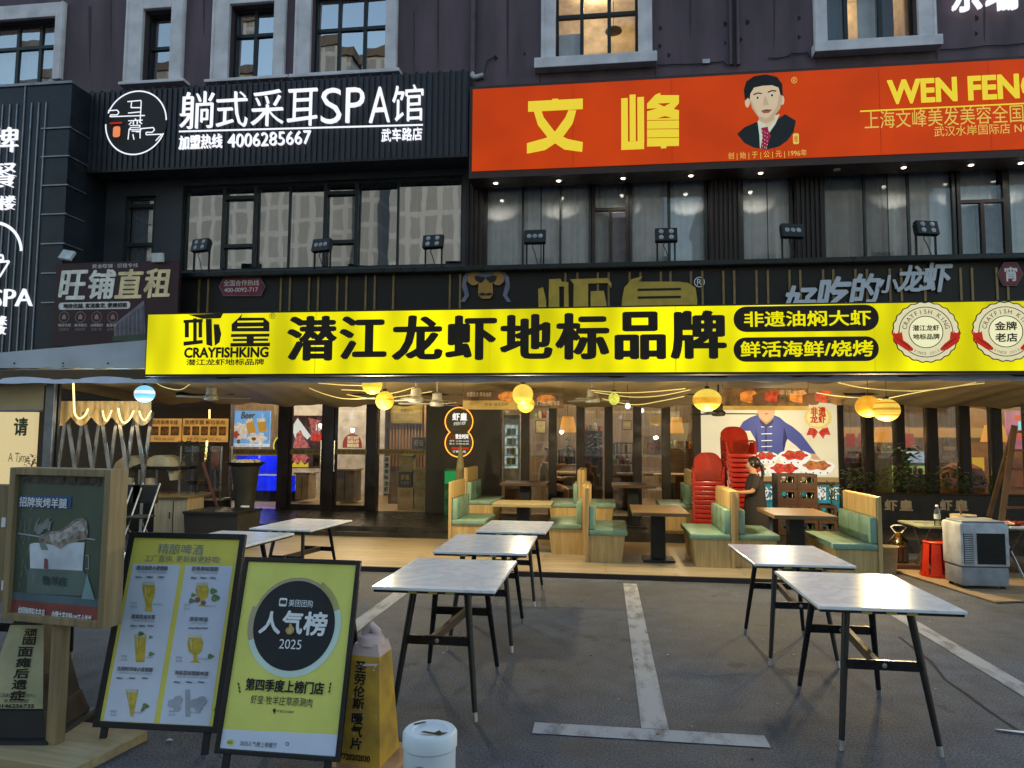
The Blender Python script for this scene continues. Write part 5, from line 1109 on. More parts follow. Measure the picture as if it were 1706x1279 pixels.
# a second wooden stand cut by the left edge
o = thing('poster_stand', 'edge of another wooden stand at the left border, with small white labels', 'sign board', (-3.42, 3.62, 0)); b = MB(); b.bbox(-3.75, -3.23, 3.60, 3.66, .70, 1.33, M_OAKF, .005); b.build('panel', o); b = MB(); b.bbox(-3.52, -3.45, 3.61, 3.65, 0, .699, M_OAKF, .004); b.build('post', o)
b = MB()
for y in (975, 870): q = RY(3, y-8, 9, y+8, 3.595); b.box(q[0], q[1], 3.592, 3.599, q[2], q[3], M_WP)
b.build('label_plate', o)
# cones
M_CONEY = mat('scuffed yellow plastic', (.46, .27, .03), .5, 0, .18, 9, dirt=(.3, .18, .04)); M_CONEP = mat('faded pink plastic', (.50, .37, .34), .55, 0, .1); M_BASE = mat('worn cone base', (.40, .21, .10), .6, 0, .2, 6)
cx_, cy_ = -1.165, 3.56
cone = thing('parking_cone', 'scuffed yellow no parking cone with faded pink handle and stacked black characters', 'cone', (cx_, cy_, 0), rad(-6))
b = part(cone); b.bbox(-.17, .19, -.16, .20, 0, .04, M_BASE, .01); b.build('base', cone)
b = part(cone); b.frustum((-.112, .112, -.11, .13), (-.076, .076, -.06, .09), .04, .535, M_CONEY); b.build('body', cone)
b = part(cone); b.frustum((-.077, .077, -.061, .091), (-.062, .062, -.045, .075), .535, .59, M_CONEP)
b.tube([(-.035, .015, .585), (-.028, .015, .635), (0, .015, .66), (.028, .015, .635), (.035, .015, .585)], .024, M_CONEP, 10); b.lathe([(.075, .58), (.06, .615), (.03, .63)], M_CONEP, (0, .015, 0), 14); b.build('handle', cone, True)
def onslope(b, z): return -.11+(.05)*(z-.04)/.495
b = MB()
for i, t in enumerate('圣劳伦斯暖气片'):
    z1 = .51-i*.056-(.012 if i > 3 else 0); vs0 = len(b.v); b.text(t, -.045, .012, z1-.05, z1, 0, INK, bold=.03)
    for v in b.v[vs0:]: v.y += onslope(b, v.z)-.002
k0 = len(b.v); b.text('17720202030', -.105, .06, .062, .088, 0, INK, bold=.03)
for v in b.v[k0:]: v.y += onslope(b, v.z)-.002
b.F = frame(cone); b.build('lettering', cone)
b = MB(); k0 = len(b.v)
for i in range(10): x, z = rnd.uniform(-.07, .085), rnd.uniform(.08, .5); b.ell(x, z, .005, .005, 0, mat('white scuff', (.5, .48, .42), .7), n=7, wav=.002, k=3)
b.poly([(-.03, .487), (.07, .497), (.075, .507), (-.02, .500)], 0, MATS['white scuff'])
for v in b.v: v.y += onslope(b, v.z)-.0045
b.F = frame(cone); b.build('scuff', cone)
lc = thing('parking_cone', 'dark parking cone with pale clinic notice pasted on it, at left edge', 'cone', (-3.05, 3.62, 0), rad(8))
b = part(lc); b.bbox(-.24, .24, -.24, .24, 0, .07, M_BLACK, .02); b.frustum((-.20, .20, -.20, .20), (-.165, .165, -.165, .165), .07, .19, M_BLACK); b.build('base', lc)
b = part(lc); b.frustum((-.16, .16, -.16, .16), (-.05, .05, -.05, .05), .19, .74, M_BLACK); b.build('body', lc)
sl = lambda z: -.16+.11*(z-.19)/.55
b = MB(); M_STK = mat('pale pasted notice', (.40, .38, .22), .7, 0, .12, 6); b.poly([(-.157, .2), (.157, .2), (.088, .6), (-.088, .6)], 0, M_STK)
for v in b.v: v.y += sl(v.z)-.003
b.F = frame(lc); b.build('notice', lc)
b = MB()
for i, t in enumerate(('顽', '固', '性', '面', '瘫', '后', '遗', '症')):
    if i < 2: b.text(t, -.005, .06, .585-.04*(i+1), .585-.04*i-.004, 0, INK, bold=.04)
    elif i > 2: b.text(t, -.02, .055, .50-.052*(i-2), .545-.052*(i-2), 0, INK, bold=.035)
b.text('江苏路社区卫生服务中心', -.08, .11, .252, .272, 0, INK); b.text('专治后遗症', -.05, .08, .228, .246, 0, INK); b.text('18146256735', -.09, .11, .205, .222, 0, INK, bold=.02)
for v in b.v: v.y += sl(v.z)-.0045
b.F = frame(lc); b.build('lettering', lc)
# ash bin
bn = thing('ash_bin', 'white round ash bin with torn top film, cut by the lower edge', 'bin', (-.702, 2.93, 0)); M_BINW = mat('white bin enamel', (.62, .68, .72), .35, 0, .05); c_ = (-.702, 2.93, 0)
b = MB(); b.lathe([(.098, 0), (.104, .01), (.104, .37)], M_BINW, c_, 36); b.build('body', bn, True)
b = MB(); b.lathe([(.105, .371), (.109, .375), (.109, .425), (.1, .436), (.07, .437), (.066, .43), (.001, .43)], M_BINW, c_, 36); b.build('lid', bn, True)
b = MB(); b.lathe([(.03, -.012), (.034, -.008), (.034, 0)], M_SEAM, (-.702-.012, 2.93-.1, .30), 20, axis='y'); b.lathe([(.001, -.014), (.026, -.013)], M_BLACK, (-.702-.012, 2.93-.1, .30), 20, axis='y'); b.build('slot', bn, True)
b = MB()
for pts in ([(-.80, 2.885), (-.72, 2.865), (-.69, 2.90), (-.715, 2.895), (-.73, 2.915), (-.745, 2.89), (-.79, 2.9)], [(-.85, 2.965), (-.81, 2.995), (-.80, 2.985), (-.84, 2.955)]): b.add([(x+.07, y, .4395) for x, y in pts], [tuple(range(len(pts)))], M_BLACK)
b.build('torn_film', bn)
def litter(px, py, pts, m, lab):
    p = atZ(px, py, .006); o = MB().add([(p.x+x, p.y+y, .006+.006*(i % 2)) for i, (x, y) in enumerate(pts)], [tuple(range(len(pts)))], m).build('paper_scrap', None, loc=p); tag(o, lab, 'litter', 'litter on the asphalt')
litter(1655, 1214, [(0, 0), (.02, -.025), (.2, -.06), (.22, -.03), (.05, .0)], M_WP, 'white paper strip lying near the right edge of the asphalt')
for x, y, s_, lab in ((1110, 1091, .02, 'tiny scrap of white paper right of the centre parking line'), (276, 1233, .03, 'pale scrap under the beer menu board'), (1197, 1043, .02, 'pale scrap beside the right marble tables'), (1029, 1165, .012, 'small pale speck left of the centre parking line')): litter(x, y, [(0, 0), (s_, -s_*.4), (s_*1.4, s_*.2), (s_*.5, s_*.5)], M_WP, lab)
# ------------------------------------------------------------------ people
def skin(verts, edges, m, name, parent, sub=2, extra=None):
    me = bpy.data.meshes.new('skin'); me.from_pydata([v[:3] for v in verts], edges, []); ob = bpy.data.objects.new('skin', me); COL.objects.link(ob)
    md = ob.modifiers.new('s', 'SKIN'); md.use_smooth_shade = True
    for d_, v in zip(me.skin_vertices[0].data, verts): d_.radius = (v[3], v[4] if len(v) > 4 else v[3])
    me.skin_vertices[0].data[0].use_root = True
    s_ = ob.modifiers.new('d', 'SUBSURF'); s_.levels = s_.render_levels = sub
    e = ob.evaluated_get(bpy.context.evaluated_depsgraph_get()); r = bpy.data.meshes.new_from_object(e)
    b = MB(); b.add([v.co.copy() for v in r.vertices], [tuple(p.vertices) for p in r.polygons], m); bpy.data.objects.remove(ob); bpy.data.meshes.remove(me); bpy.data.meshes.remove(r)
    if extra: extra(b)
    o = b.build(name, parent, 'full', local=True); return o
M_SKIN = mat('warm skin', (.36, .20, .125), .5, 0, .06); M_HAIRB = mat('black hair', (.012, .010, .010), .45, 0, .2, 30); M_TUNIC = mat('black tunic', (.016, .013, .014), .75, 0, .1)
p = atY(1257, 780, 10.35)
wm = thing('person', 'standing woman with tied black hair in dark clothes, hand on a booth', 'person', (p.x, 10.35, .06), rad(180))
# local: faces +x, turned to -x by the half turn; height about 1.32
V = [(0, 0, .68, .10, .085), (0, 0, .80, .095, .085), (.0, 0, .93, .095, .10), (.0, 0, 1.04, .07, .1), (.015, 0, 1.11, .04), (.035, 0, 1.165, .055), (.045, 0, 1.23, .073), (.04, 0, 1.29, .05),
     (.0, .13, 1.04, .042), (.06, .17, .86, .034), (.2, .15, .845, .026), (.30, .14, .85, .018), (.355, .14, .852, .017),
     (.0, -.13, 1.04, .042), (-.01, -.18, .84, .034), (.06, -.17, .68, .025), (.09, -.16, .62, .017),
     (.0, .07, .62, .085), (.01, .075, .36, .055), (0, .075, .06, .035), (.09, .08, .025, .025), (.0, -.07, .62, .085), (.01, -.075, .36, .055), (-.01, -.075, .06, .035), (.08, -.08, .025, .025), (.112, .0, 1.205, .012)]
Ed = [(0, 1), (1, 2), (2, 3), (3, 4), (4, 5), (5, 6), (6, 7), (3, 8), (8, 9), (9, 10), (10, 11), (11, 12), (3, 13), (13, 14), (14, 15), (15, 16), (0, 17), (17, 18), (18, 19), (19, 20), (0, 21), (21, 22), (22, 23), (23, 24), (6, 25)]
nb = len(V)
for k, (dy, l) in enumerate(((-.022, .05), (-.008, .062), (.008, .06), (.021, .046))): V += [(.385, .14+dy, .85, .007), (.385+l*.6, .14+dy*1.2, .842, .006), (.385+l*.9, .14+dy*1.2, .826, .005)]; Ed += [(12, nb+3*k), (nb+3*k, nb+3*k+1), (nb+3*k+1, nb+3*k+2)]
V += [(.35, .175, .848, .007), (.38, .188, .84, .006)]; Ed += [(12, nb+12), (nb+12, nb+13)]
def face(b):
    for s_ in (-1, 1): b.lathe([(.001, 0), (.008, .002), (.001, .006)], M_HAIRB, (.108, s_*.03, 1.232), 8); b.lathe([(.001, -.02), (.012, 0), (.001, .02)], M_SKIN, (.03, s_*.078, 1.215), 8)
    b.box(.098, .112, -.02, .02, 1.172, 1.178, mat('lip', (.28, .09, .08), .5))
skin(V, Ed, M_SKIN, 'body', wm, 2, face)
b = MB(); n = 20; rings = [(.20, .19, .17, .0), (.45, .175, .155, 0), (.68, .15, .135, 0), (.80, .135, .125, -.005), (.93, .13, .15, 0), (1.03, .10, .15, 0), (1.075, .07, .09, .008), (1.10, .052, .06, .012)]
P = [(x+rx*math.cos(2*math.pi*q/n)*(1+.03*math.sin(5*2*math.pi*q/n)*(z < .7)), ry*math.sin(2*math.pi*q/n), z) for z, rx, ry, x in rings for q in range(n)]
b.add(P, [(j*n+q, j*n+(q+1) % n, (j+1)*n+(q+1) % n, (j+1)*n+q) for j in range(len(rings)-1) for q in range(n)], M_TUNIC)
for pts in (((0, .1, 1.04), (.02, .15, .98), (.05, .17, .90)), ((0, -.1, 1.04), (0, -.155, .98), (-.008, -.175, .89))): b.tube(pts, .062, M_TUNIC, 12, r1=.05)
b.build('tunic', wm, True, local=True)
b = MB(); b.lathe([(.012, -.086), (.05, -.07), (.078, -.035), (.088, 0), (.08, .04), (.052, .072), (.012, .088)], M_HAIRB, (0.004, 0, 1.245), 18); b.tube([(-.06, 0, 1.23), (-.10, 0, 1.20), (-.11, 0, 1.12), (-.10, 0, 1.02), (-.095, 0, .95)], .036, M_HAIRB, 10, r1=.01); b.build('hair', wm, True, local=True)
p = atY(906, 800, 14.4)
mn = thing('person', 'seated man in a pale grey shirt behind the glass', 'person', (p.x, 14.4, .2), rad(0))
V = [(0, 0, .46, .12, .11), (0, 0, .65, .12, .12), (.02, 0, .86, .11, .13), (.04, 0, .96, .06, .08), (.07, 0, 1.03, .045), (.1, 0, 1.10, .075), (.1, 0, 1.19, .075), (.09, 0, 1.26, .045), (.03, .17, .9, .055), (.12, .2, .68, .042), (.36, .14, .62, .033), (.46, .12, .66, .03), (.03, -.17, .9, .055), (.12, -.2, .68, .042), (.36, -.12, .62, .033), (.45, -.1, .66, .03), (.3, .1, .46, .08), (.45, .1, .42, .06), (.45, .1, .08, .04), (.3, -.1, .46, .08), (.45, -.1, .42, .06), (.45, -.1, .08, .04)]
skin(V, [(0, 1), (1, 2), (2, 3), (3, 4), (4, 5), (5, 6), (6, 7), (2, 8), (8, 9), (9, 10), (10, 11), (2, 12), (12, 13), (13, 14), (14, 15), (0, 16), (16, 17), (17, 18), (0, 19), (19, 20), (20, 21)], M_SKIN, 'body', mn)
skin([(0, 0, .45, .15, .14), (0, 0, .65, .14, .14), (.02, 0, .87, .125, .15), (.03, 0, .95, .08, .1), (.03, .17, .9, .07), (.09, .195, .74, .06), (.03, -.17, .9, .07), (.09, -.195, .74, .06)], [(0, 1), (1, 2), (2, 3), (2, 4), (4, 5), (2, 6), (6, 7)], mat('pale grey shirt', (.34, .33, .31), .8), 'shirt', mn)
skin([(.08, 0, 1.24, .085), (.04, 0, 1.18, .06)], [(0, 1)], M_HAIRB, 'hair', mn)
# ------------------------------------------------------------------ chef poster (lit)
cp_, x0, x1, z0, z1 = sign('chef_poster', 'big lit poster of a person in a blue shirt behind bowls of crayfish', 'poster', (1168, 660, 1396, 850), YG-.03, .05)
b = part(cp_); M_PC = emis('cream lit poster', (.72, .64, .42), .85, var=.06); b.box(x0, x1, 0, .045, z0, z1, M_PC); b.build('panel', cp_)
b = part(cp_); cq = lambda x, y: (1156+x/4.263, 640+y/4.263)
def Pc(pts, m, y=-.003): b.P([cq(*p) for p in pts], m, y)
BS = emis('lit blue cloth', (.07, .08, .23), .95); BS2 = emis('lit dark blue fold', (.035, .04, .12), .7); PSK = emis('lit printed skin', (.62, .38, .20), .75); RCR = emis('lit crayfish red', (.5, .045, .03), .9, var=.5, scale=22); WBO = emis('lit white bowl', (.78, .76, .68), .9); WDT = emis('lit wood table', (.42, .27, .12), .6); TEAL = emis('lit teal band', (.03, .25, .28), .6, var=.4, scale=9); WTX = emis('lit white stroke', (.8, .8, .76), .75)
Pc([(455, 215), (480, 200), (560, 215), (610, 235), (650, 270), (700, 300), (760, 350), (820, 430), (865, 490), (840, 510), (790, 500), (730, 440), (660, 385), (640, 480), (640, 510), (430, 510), (440, 400), (400, 330), (310, 330), (350, 265), (400, 235)], BS)
Pc([(640, 300), (665, 385), (650, 420), (636, 480), (630, 420)], BS2, -.0042); Pc([(440, 300), (455, 420), (450, 500), (436, 500)], BS2, -.0042); Pc([(505, 290), (518, 290), (518, 480), (505, 480)], BS2, -.0043)
for yy in (300, 350, 398, 440): Pc([(478, yy), (555, yy-2), (555, yy+3), (478, yy+5)], WBO, -.0055)
Pc([(448, 160), (574, 160), (576, 200), (564, 236), (542, 266), (512, 284), (488, 266), (464, 236), (450, 200)], PSK, -.0065); Pc([(478, 250), (515, 290), (556, 250), (566, 262), (540, 300), (515, 306), (488, 300), (466, 262)], BS2, -.0062); Pc([(466, 232), (488, 266), (512, 283), (540, 266), (562, 234), (538, 252), (512, 268), (490, 252)], emis('lit chin tone', (.44, .25, .12), .7), -.0072); Pc([(500, 207), (530, 205), (520, 214), (506, 214)], M_LIP, -.008)
Pc([(820, 490), (865, 495), (905, 540), (880, 550), (830, 525)], PSK, -.0045)
z_ = [b.L(*cq(600, y))[1] for y in (655, 690, 710, 875)]
b.poly([(x0, z_[1]), (x1, z_[1]), (x1, z_[0]), (x0, z_[0])], -.005, WDT); b.poly([(x0, z_[2]), (x1, z_[2]), (x1, z_[1]), (x0, z_[1])], -.0052, mat('table edge print', (.10, .05, .02), .5)); b.poly([(x0, z0), (x1, z0), (x1, z_[2]), (x0, z_[2])], -.0052, TEAL)
for k, (x, y, rx, ry) in enumerate(((510, 512, 90, 34), (715, 508, 118, 42), (470, 605, 50, 30), (640, 600, 125, 42), (870, 580, 128, 42))):
    yb_ = -.008-.004*k; c2_ = cq(x, y); f_ = 1/4.263
    Pc([(x-rx, y), (x+rx, y), (x+rx*.8, y+ry*1.1), (x+rx*.45, y+ry*1.5), (x-rx*.45, y+ry*1.5), (x-rx*.8, y+ry*1.1)], WBO, yb_); b.E(*c2_, rx*f_, ry*f_, WBO, yb_-.001, n=30); b.E(c2_[0], c2_[1]-1, rx*.76*f_, ry*.8*f_, RCR if k != 4 else emis('lit orange dish', (.5, .16, .05), .75, var=.5, scale=22), yb_-.002, n=24, wav=.02, k=6)
    for q in range(3): b.E(c2_[0]-rx*f_*.4+q*rx*f_*.4, c2_[1]-ry*f_*.5, 2.2, 1.6, emis('lit garnish green', (.14, .28, .04), .7), yb_-.003-.0004*q, n=8, wav=.01, k=3)
    for q in range(4): b.E(c2_[0]-rx*f_*.6+q*rx*f_*.4, c2_[1]+ry*f_*1.15, 1.3, 1.3, BS2, yb_-.0032, n=8)
GLD = emis('lit gold rosette', (.80, .60, .18), .75); c_ = cq(880, 235)
b.E(*c_, 23, 19, GLD, -.004, n=40, wav=.012, k=14); b.E(*c_, 18, 15.5, emis('lit pale gold', (.86, .72, .32), .8), -.0055, n=30)
Pc([(820, 308), (860, 312), (882, 340), (850, 388), (836, 360), (798, 362)], RCR, -.0035); Pc([(950, 305), (915, 312), (884, 342), (918, 388), (932, 358), (970, 360)], RCR, -.0036)
RT = emis('lit red lettering', (.55, .04, .01), .7)
for t, bx_ in (('非', (830, 165, 878, 222)), ('遗', (884, 162, 934, 222)), ('龙', (826, 222, 878, 274)), ('虾', (884, 222, 934, 274))): (a, c), (e, g_) = cq(*bx_[:2]), cq(*bx_[2:]); b.T(t, a, c, e, g_, RT, -.008, bold=.04)
for t, bx_ in (('龙', (470, 728, 535, 820)), ('油', (540, 725, 610, 820)), ('焖', (868, 728, 935, 820)), ('虾', (960, 728, 1030, 820))):
    (a, c), (e, g_) = cq(*bx_[:2]), cq(*bx_[2:]); b.T(t, a, c, e, g_, mat('printed dark outline', (.02, .03, .04), .5), -.0065, bold=.06); b.T(t, a, c, e, g_, WTX, -.0105, bold=.025)
b.build('print', cp_)
lamp('poster_glow', (ROOTM[cp_.name].translation.x, YG-.5, 1.9), 6, (1, .85, .55), .3)
# ------------------------------------------------------------------ inside the restaurant
M_INW = make_wood('inside timber panel', (.15, .105, .065), (.25, .18, .11), 2, .55); M_INF = make_wood('inside floor', (.24, .17, .10), (.33, .25, .15), 0, .4, planks=.2); M_INC = mat('inside ceiling', (.20, .18, .15), .8)
XI0, XI1, YB2 = -11.5, 11.5, 18.0
MB().add([(XI0, 13.6, .201), (XI1, 13.6, .201), (XI1, YB2, .201), (XI0, YB2, .201)], [(0, 1, 2, 3)], M_INF).build('inside_floor', bld)
MB().add([(XI0, 13.86, 3.3), (XI1, 13.86, 3.3), (XI1, YB2, 3.3), (XI0, YB2, 3.3)], [(3, 2, 1, 0)], M_INC).build('inside_ceiling', bld)
MB().add([(XI0, YB2, 0), (XI1, YB2, 0), (XI1, YB2, 3.3), (XI0, YB2, 3.3)], [(0, 1, 2, 3)], M_INW).add([(XI0, 13.8, 0), (XI0, YB2, 0), (XI0, YB2, 3.3), (XI0, 13.8, 3.3)], [(0, 1, 2, 3)], M_INW).add([(XI1, 13.8, 0), (XI1, YB2, 0), (XI1, YB2, 3.3), (XI1, 13.8, 3.3)], [(3, 2, 1, 0)], M_INW).build('inside_wall', bld)
def pbox(rect, Y, depth, m, name, lab, cat, group=None, extra=None, r=.008):
    X0, X1, Z0, Z1 = RY(*rect, Y); o = thing(name, lab, cat, ((X0+X1)/2, Y, Z0), group=group)
    return o, X0, X1, Z0, Z1
M_BULB = emis('ceiling lamp disc', (1, .82, .5), 5)
for i, (px, Y) in enumerate(((505, 15.2), (600, 15.8), (680, 14.45), (860, 15.2), (960, 15.8), (1060, 15.2), (1140, 15.8), (1430, 15.2), (1530, 15.8), (1640, 15.2), (330, 15.2), (400, 16.4))):  # third lamp, near the entrance, is added to brighten the cartons
    p = atY(px, 700, Y); o = thing('ceiling_lamp', 'round ceiling lamp inside, behind the door and window heads', 'ceiling lamp', (p.x, Y, 3.24), group='lamps on the restaurant ceiling')
    MB().lathe([(.16, 3.24), (.18, 3.25), (.18, 3.295), (.05, 3.298)], M_DARK, (p.x, Y, 0), 20).build('housing', o, True); MB().lathe([(.001, 3.235), (.155, 3.238)], M_BULB, (p.x, Y, 0), 20).build('diffuser', o)
    lamp('ceiling_bulb', (p.x, Y, 3.12), 34 if px < 700 else 24 if px < 1400 else 16, (1, .82, .56), .15)
# pendant shades
M_SHADE = emis('amber shade cloth', (.80, .34, .05), .85, var=.1)
for px, py, hw, hh, Y, lab in ((946, 707, 13, 13, 14.6, 'amber pendant shade above the seated man'), (1127, 708, 11, 13, 14.6, 'amber pendant shade just left of the chef poster'), (1472, 724, 15, 12, 14.5, 'amber pendant shade behind the planter, left one'), (1656, 722, 17, 13, 14.4, 'amber pendant shade behind the ladder at right')):
    p = atY(px, py, Y); k = Y/FPX; o = thing('pendant_lamp', lab, 'lamp', p, group='amber pendant shades inside')
    MB().lathe([(hw*k*1.1, p.z-hh*k), (hw*k*.72, p.z+hh*k), (.02, p.z+hh*k+.004)], M_SHADE, (p.x, Y, 0), 20).build('shade', o, True); MB().tube([(p.x, Y, p.z+hh*k), (p.x, Y, 3.28)], .006, M_CABLE, 5).build('cord', o)
    b = MB(); b.F = FRM(Y); t_ = '好吃'; b.F = None
# left: menu lightboxes over the grill corner
M_MENU = emis('orange menu lightbox', (.55, .27, .06), .75, var=.2, scale=6); M_MENUD = emis('dark food photo', (.10, .045, .015), .5, var=.5, scale=20)
for rc, n, lab in (((249, 697, 300, 736), 3, 'orange menu lightbox with three dishes, left of the pair'), ((304, 697, 378, 736), 5, 'wider orange menu lightbox with a row of dishes, right of the pair')):
    o, x0, x1, z0, z1 = sign('menu_lightbox', lab, 'menu board', rc, 12.9, .05, group='menu lightboxes over the grill corner')
    b = part(o); b.box(x0, x1, 0, .05, z0, z1, M_MENU); b.build('panel', o); b = part(o); h = z1-z0
    for k in range(n): w_ = (x1-x0)/n; b.poly([(x0+k*w_+.02, z0+h*.28), (x0+(k+1)*w_-.02, z0+h*.28), (x0+(k+1)*w_-.02, z0+h*.66), (x0+k*w_+.02, z0+h*.66)], -.003, M_MENUD); b.ell(x0+(k+.5)*w_, z0+h*.47, w_*.34, h*.14, -.005, M_FOODO, n=14)
    b.text('羊肉串烤羊排' if n == 3 else '炭烤羊腿 鲜切羊肉', x0+.05, x1-.05, z0+h*.74, z0+h*.93, -.005, mat('menu ink', (.10, .03, .01), .5), bold=.02); b.text('特价 38 元起', x0+.1, x1-.1, z0+h*.06, z0+h*.18, -.005, MATS['menu ink']); b.build('print', o)
# beer screen, blue bar, round neon, crayfish lightbox, arc sign
o, x0, x1, z0, z1 = sign('beer_screen', 'bright blue lit beer picture inside the left pane', 'screen', (384, 684, 449, 744), 14.6, .05)
b = part(o); b.box(x0, x1, 0, .05, z0, z1, emis('sky blue screen', (.18, .45, .85), .95, var=.15, scale=3)); b.build('panel', o)
b = part(o); SCB = emis('screen brown', (.13, .08, .02), .7); SCW = emis('screen pale', (.75, .68, .6), .9, var=.3, scale=18); SCO = emis('screen amber', (.6, .32, .05), .9)
b.T('Beer', 402, 686, 424, 697, SCB, bold=.04, shear=.15)
b.E(400, 718, 14, 14, SCW, -.003, n=20, wav=.03, k=7); b.E(428, 730, 16, 9, SCW, -.0035, n=20, wav=.03, k=6); b.E(392, 724, 7, 6, emis('screen red', (.45, .06, .05), .8), -.0038, n=16, wav=.02, k=5)
b.P([(409, 700), (421, 695), (427, 720), (413, 722)], SCO, -.005); b.P([(428, 697), (442, 696), (445, 718), (431, 720)], SCO, -.005); b.P([(409, 700), (421, 695), (422, 701), (410, 705)], SCW, -.0065); b.P([(428, 697), (442, 696), (443, 702), (429, 703)], SCW, -.0065)
b.P([(395, 732), (400, 732), (400, 739), (395, 739)], SCB, -.005); b.E(423, 731, 4, 3, SCB, -.0055, n=10); b.Rc(384, 739, 449, 744, emis('screen ticker', (.8, .85, .95), 1), -.004); b.T('鲜啤畅饮 买一送一', 390, 740, 444, 743.5, BS2, -.006); b.build('picture', o)
bar = thing('bar_counter', 'bar counter glowing deep blue behind the left panes', 'counter', (atY(440, 800, 15.2).x, 15.2, .2)); X0, X1 = atY(378, 800, 15.2).x, atY(492, 800, 15.2).x
zA, zB, zC, zD = [atY(430, y, 15.2).z for y in (817, 804, 789, 760)]
MB().bbox(X0, X1, 15.22, 15.8, .2, zA, mat('dark bar front', (.02, .02, .03), .5), .01).build('body', bar); MB().box(X0, X1, 15.2, 15.8, zB-.02, zB+.01, M_DARK).build('top', bar)
M_BLUE = emis('blue led panel', (.01, .03, .95), 1.0, var=.5, scale=2); MB().box(X0, atY(470, 800, 15.2).x, 15.6, 15.62, zC, zD, M_BLUE).box(X0+.2, X1, 15.19, 15.199, zA, zC-.03, M_BLUE).build('led_panel', bar); MB().box(X0+.3, X1-.35, 15.18, 15.19, zC-.03, zC-.015, emis('pale blue led line', (.35, .5, 1), 1.6)).build('led_line', bar)
lamp('led_lamp', ((X0+X1)/2, 15.0, 1.2), 5, (.1, .2, 1), .2)
o, x0, x1, z0, z1 = sign('round_neon', 'small round yellow neon sign beside the left post of the doors', 'sign', (455, 722, 482, 763), 14.2, .03)
b = part(o); c_ = ((x0+x1)/2, (z0+z1)/2); R = (x1-x0)/2; NY = emis('yellow neon', (.85, .75, .05), 1.2); b.ring(*c_, R*.86, R, 0, NY, sq=1.2); b.text('皇', c_[0]-R*.45, c_[0]+R*.45, c_[1]-R*.5, c_[1]+R*.5, 0, NY, bold=.03); b.ell(*c_, R*.86, R*1.03, .01, M_NAVY, n=30); b.build('tube', o)
o, x0, x1, z0, z1 = sign('crayfish_lightbox', 'red and white crayfish lightbox seen through the left glass door', 'sign', (482, 692, 541, 780), 14.8, .05)
b = part(o); b.box(x0, x1, 0, .05, z0, z1, emis('dark lightbox ground', (.10, .05, .045), .6, var=.4, scale=4)); b.build('panel', o); b = part(o)
LW = emis('lightbox white', (.85, .85, .82), 1.); LR = emis('lightbox red', (.75, .05, .03), .95); LP = emis('lightbox pink', (.62, .16, .14), .8, var=.5, scale=16)
b.P([(486, 712), (496, 696), (518, 726), (512, 732), (502, 722), (492, 730)], LW, -.004); b.P([(494, 722), (501, 716), (508, 732), (517, 746), (488, 746)], LP, -.005); b.P([(514, 696), (534, 700), (534, 726), (520, 722)], LP, -.0045); b.T('100', 527, 707, 540, 717, LW, -.006, bold=.03); b.T('爆品', 518, 722, 538, 734, LR, -.006, bold=.06)
b.E(498, 762, 16, 9, LP, -.005, n=20, wav=.03, k=7); b.P([(481, 770), (486, 774), (491, 769), (496, 774), (502, 768), (508, 774), (514, 770), (514, 778), (481, 778)], emis('lightbox yellow', (.8, .6, .04), .9), -.006); b.P([(522, 752), (534, 752), (534, 776), (522, 776)], M_FOODD, -.006); b.build('print', o)
o, x0, x1, z0, z1 = sign('arched_sign', 'small red arched sign glowing behind the right glass door', 'sign', (571, 722, 602, 746), 15.4, .04)
b = part(o); w_ = x1; b.poly([(x0, z0), (x1, z0)]+[(w_*math.cos(rad(k*15)), z0+(z1-z0)*(.25+.75*math.sin(rad(k*15)))) for k in range(13)], 0, emis('pink red sign', (.45, .06, .05), .6), .04); b.build('panel', o); b = part(o); PT = emis('cream sign print', (.85, .66, .36), .85)
for k, t in enumerate(('潜江龙虾', '油焖大虾', '蒜蓉清蒸')): b.text(t, x0*.5, x1*.75, z1-.13-.085*k, z1-.06-.085*k, -.005, PT, bold=.06)
b.build('print', o)
def crate(rect, Y, d_, m, name, lab, cat, group=None, fn=None, r=.01):
    X0, X1, Z0, Z1 = RY(*rect, Y); o = thing(name, lab, cat, ((X0+X1)/2, Y, Z0), group=group); MB().bbox(X0, X1, Y, Y+d_, Z0, Z1, m, r).build('body', o)
    if fn: fn(o, X0, X1, Z0, Z1, Y)
    return o
M_STONEC = mat('stone counter', (.30, .26, .22), .45); M_BEIGE = mat('beige laminate', (.42, .35, .25), .5); M_KRAFT = mat('kraft carton', (.5, .36, .18), .7, 0, .12); M_OLIVE = mat('olive carton', (.38, .33, .12), .6, 0, .2, 8)
def cab(o, X0, X1, Z0, Z1, Y):
    MB().box(X0-.03, X1+.03, Y-.03, Y+.5, Z1+.002, Z1+.04, M_STONEC).build('top', o); MB().box((X0+X1)/2-.006, (X0+X1)/2+.006, Y-.004, Y, Z0+.05, Z1-.03, M_DARK).build('door_gap', o)
crate((558, 784, 590, 836), 15.0, .45, mat('grey steel cabinet', (.22, .20, .18), .4, .3), 'cabinet', 'low grey cabinet with pale top inside the right glass door', 'cabinet', fn=cab)
crate((492, 790, 514, 832), 14.9, .4, M_BEIGE, 'cabinet', 'small beige cabinet inside the left glass door', 'cabinet', fn=cab)
MB().box(*[atY(x, 760, 17.2).x for x in (470, 640)], 17.2, 17.25, .2, 3.3, mat('pale inside board', (.5, .47, .42), .6)).build('inside_wall', bld)
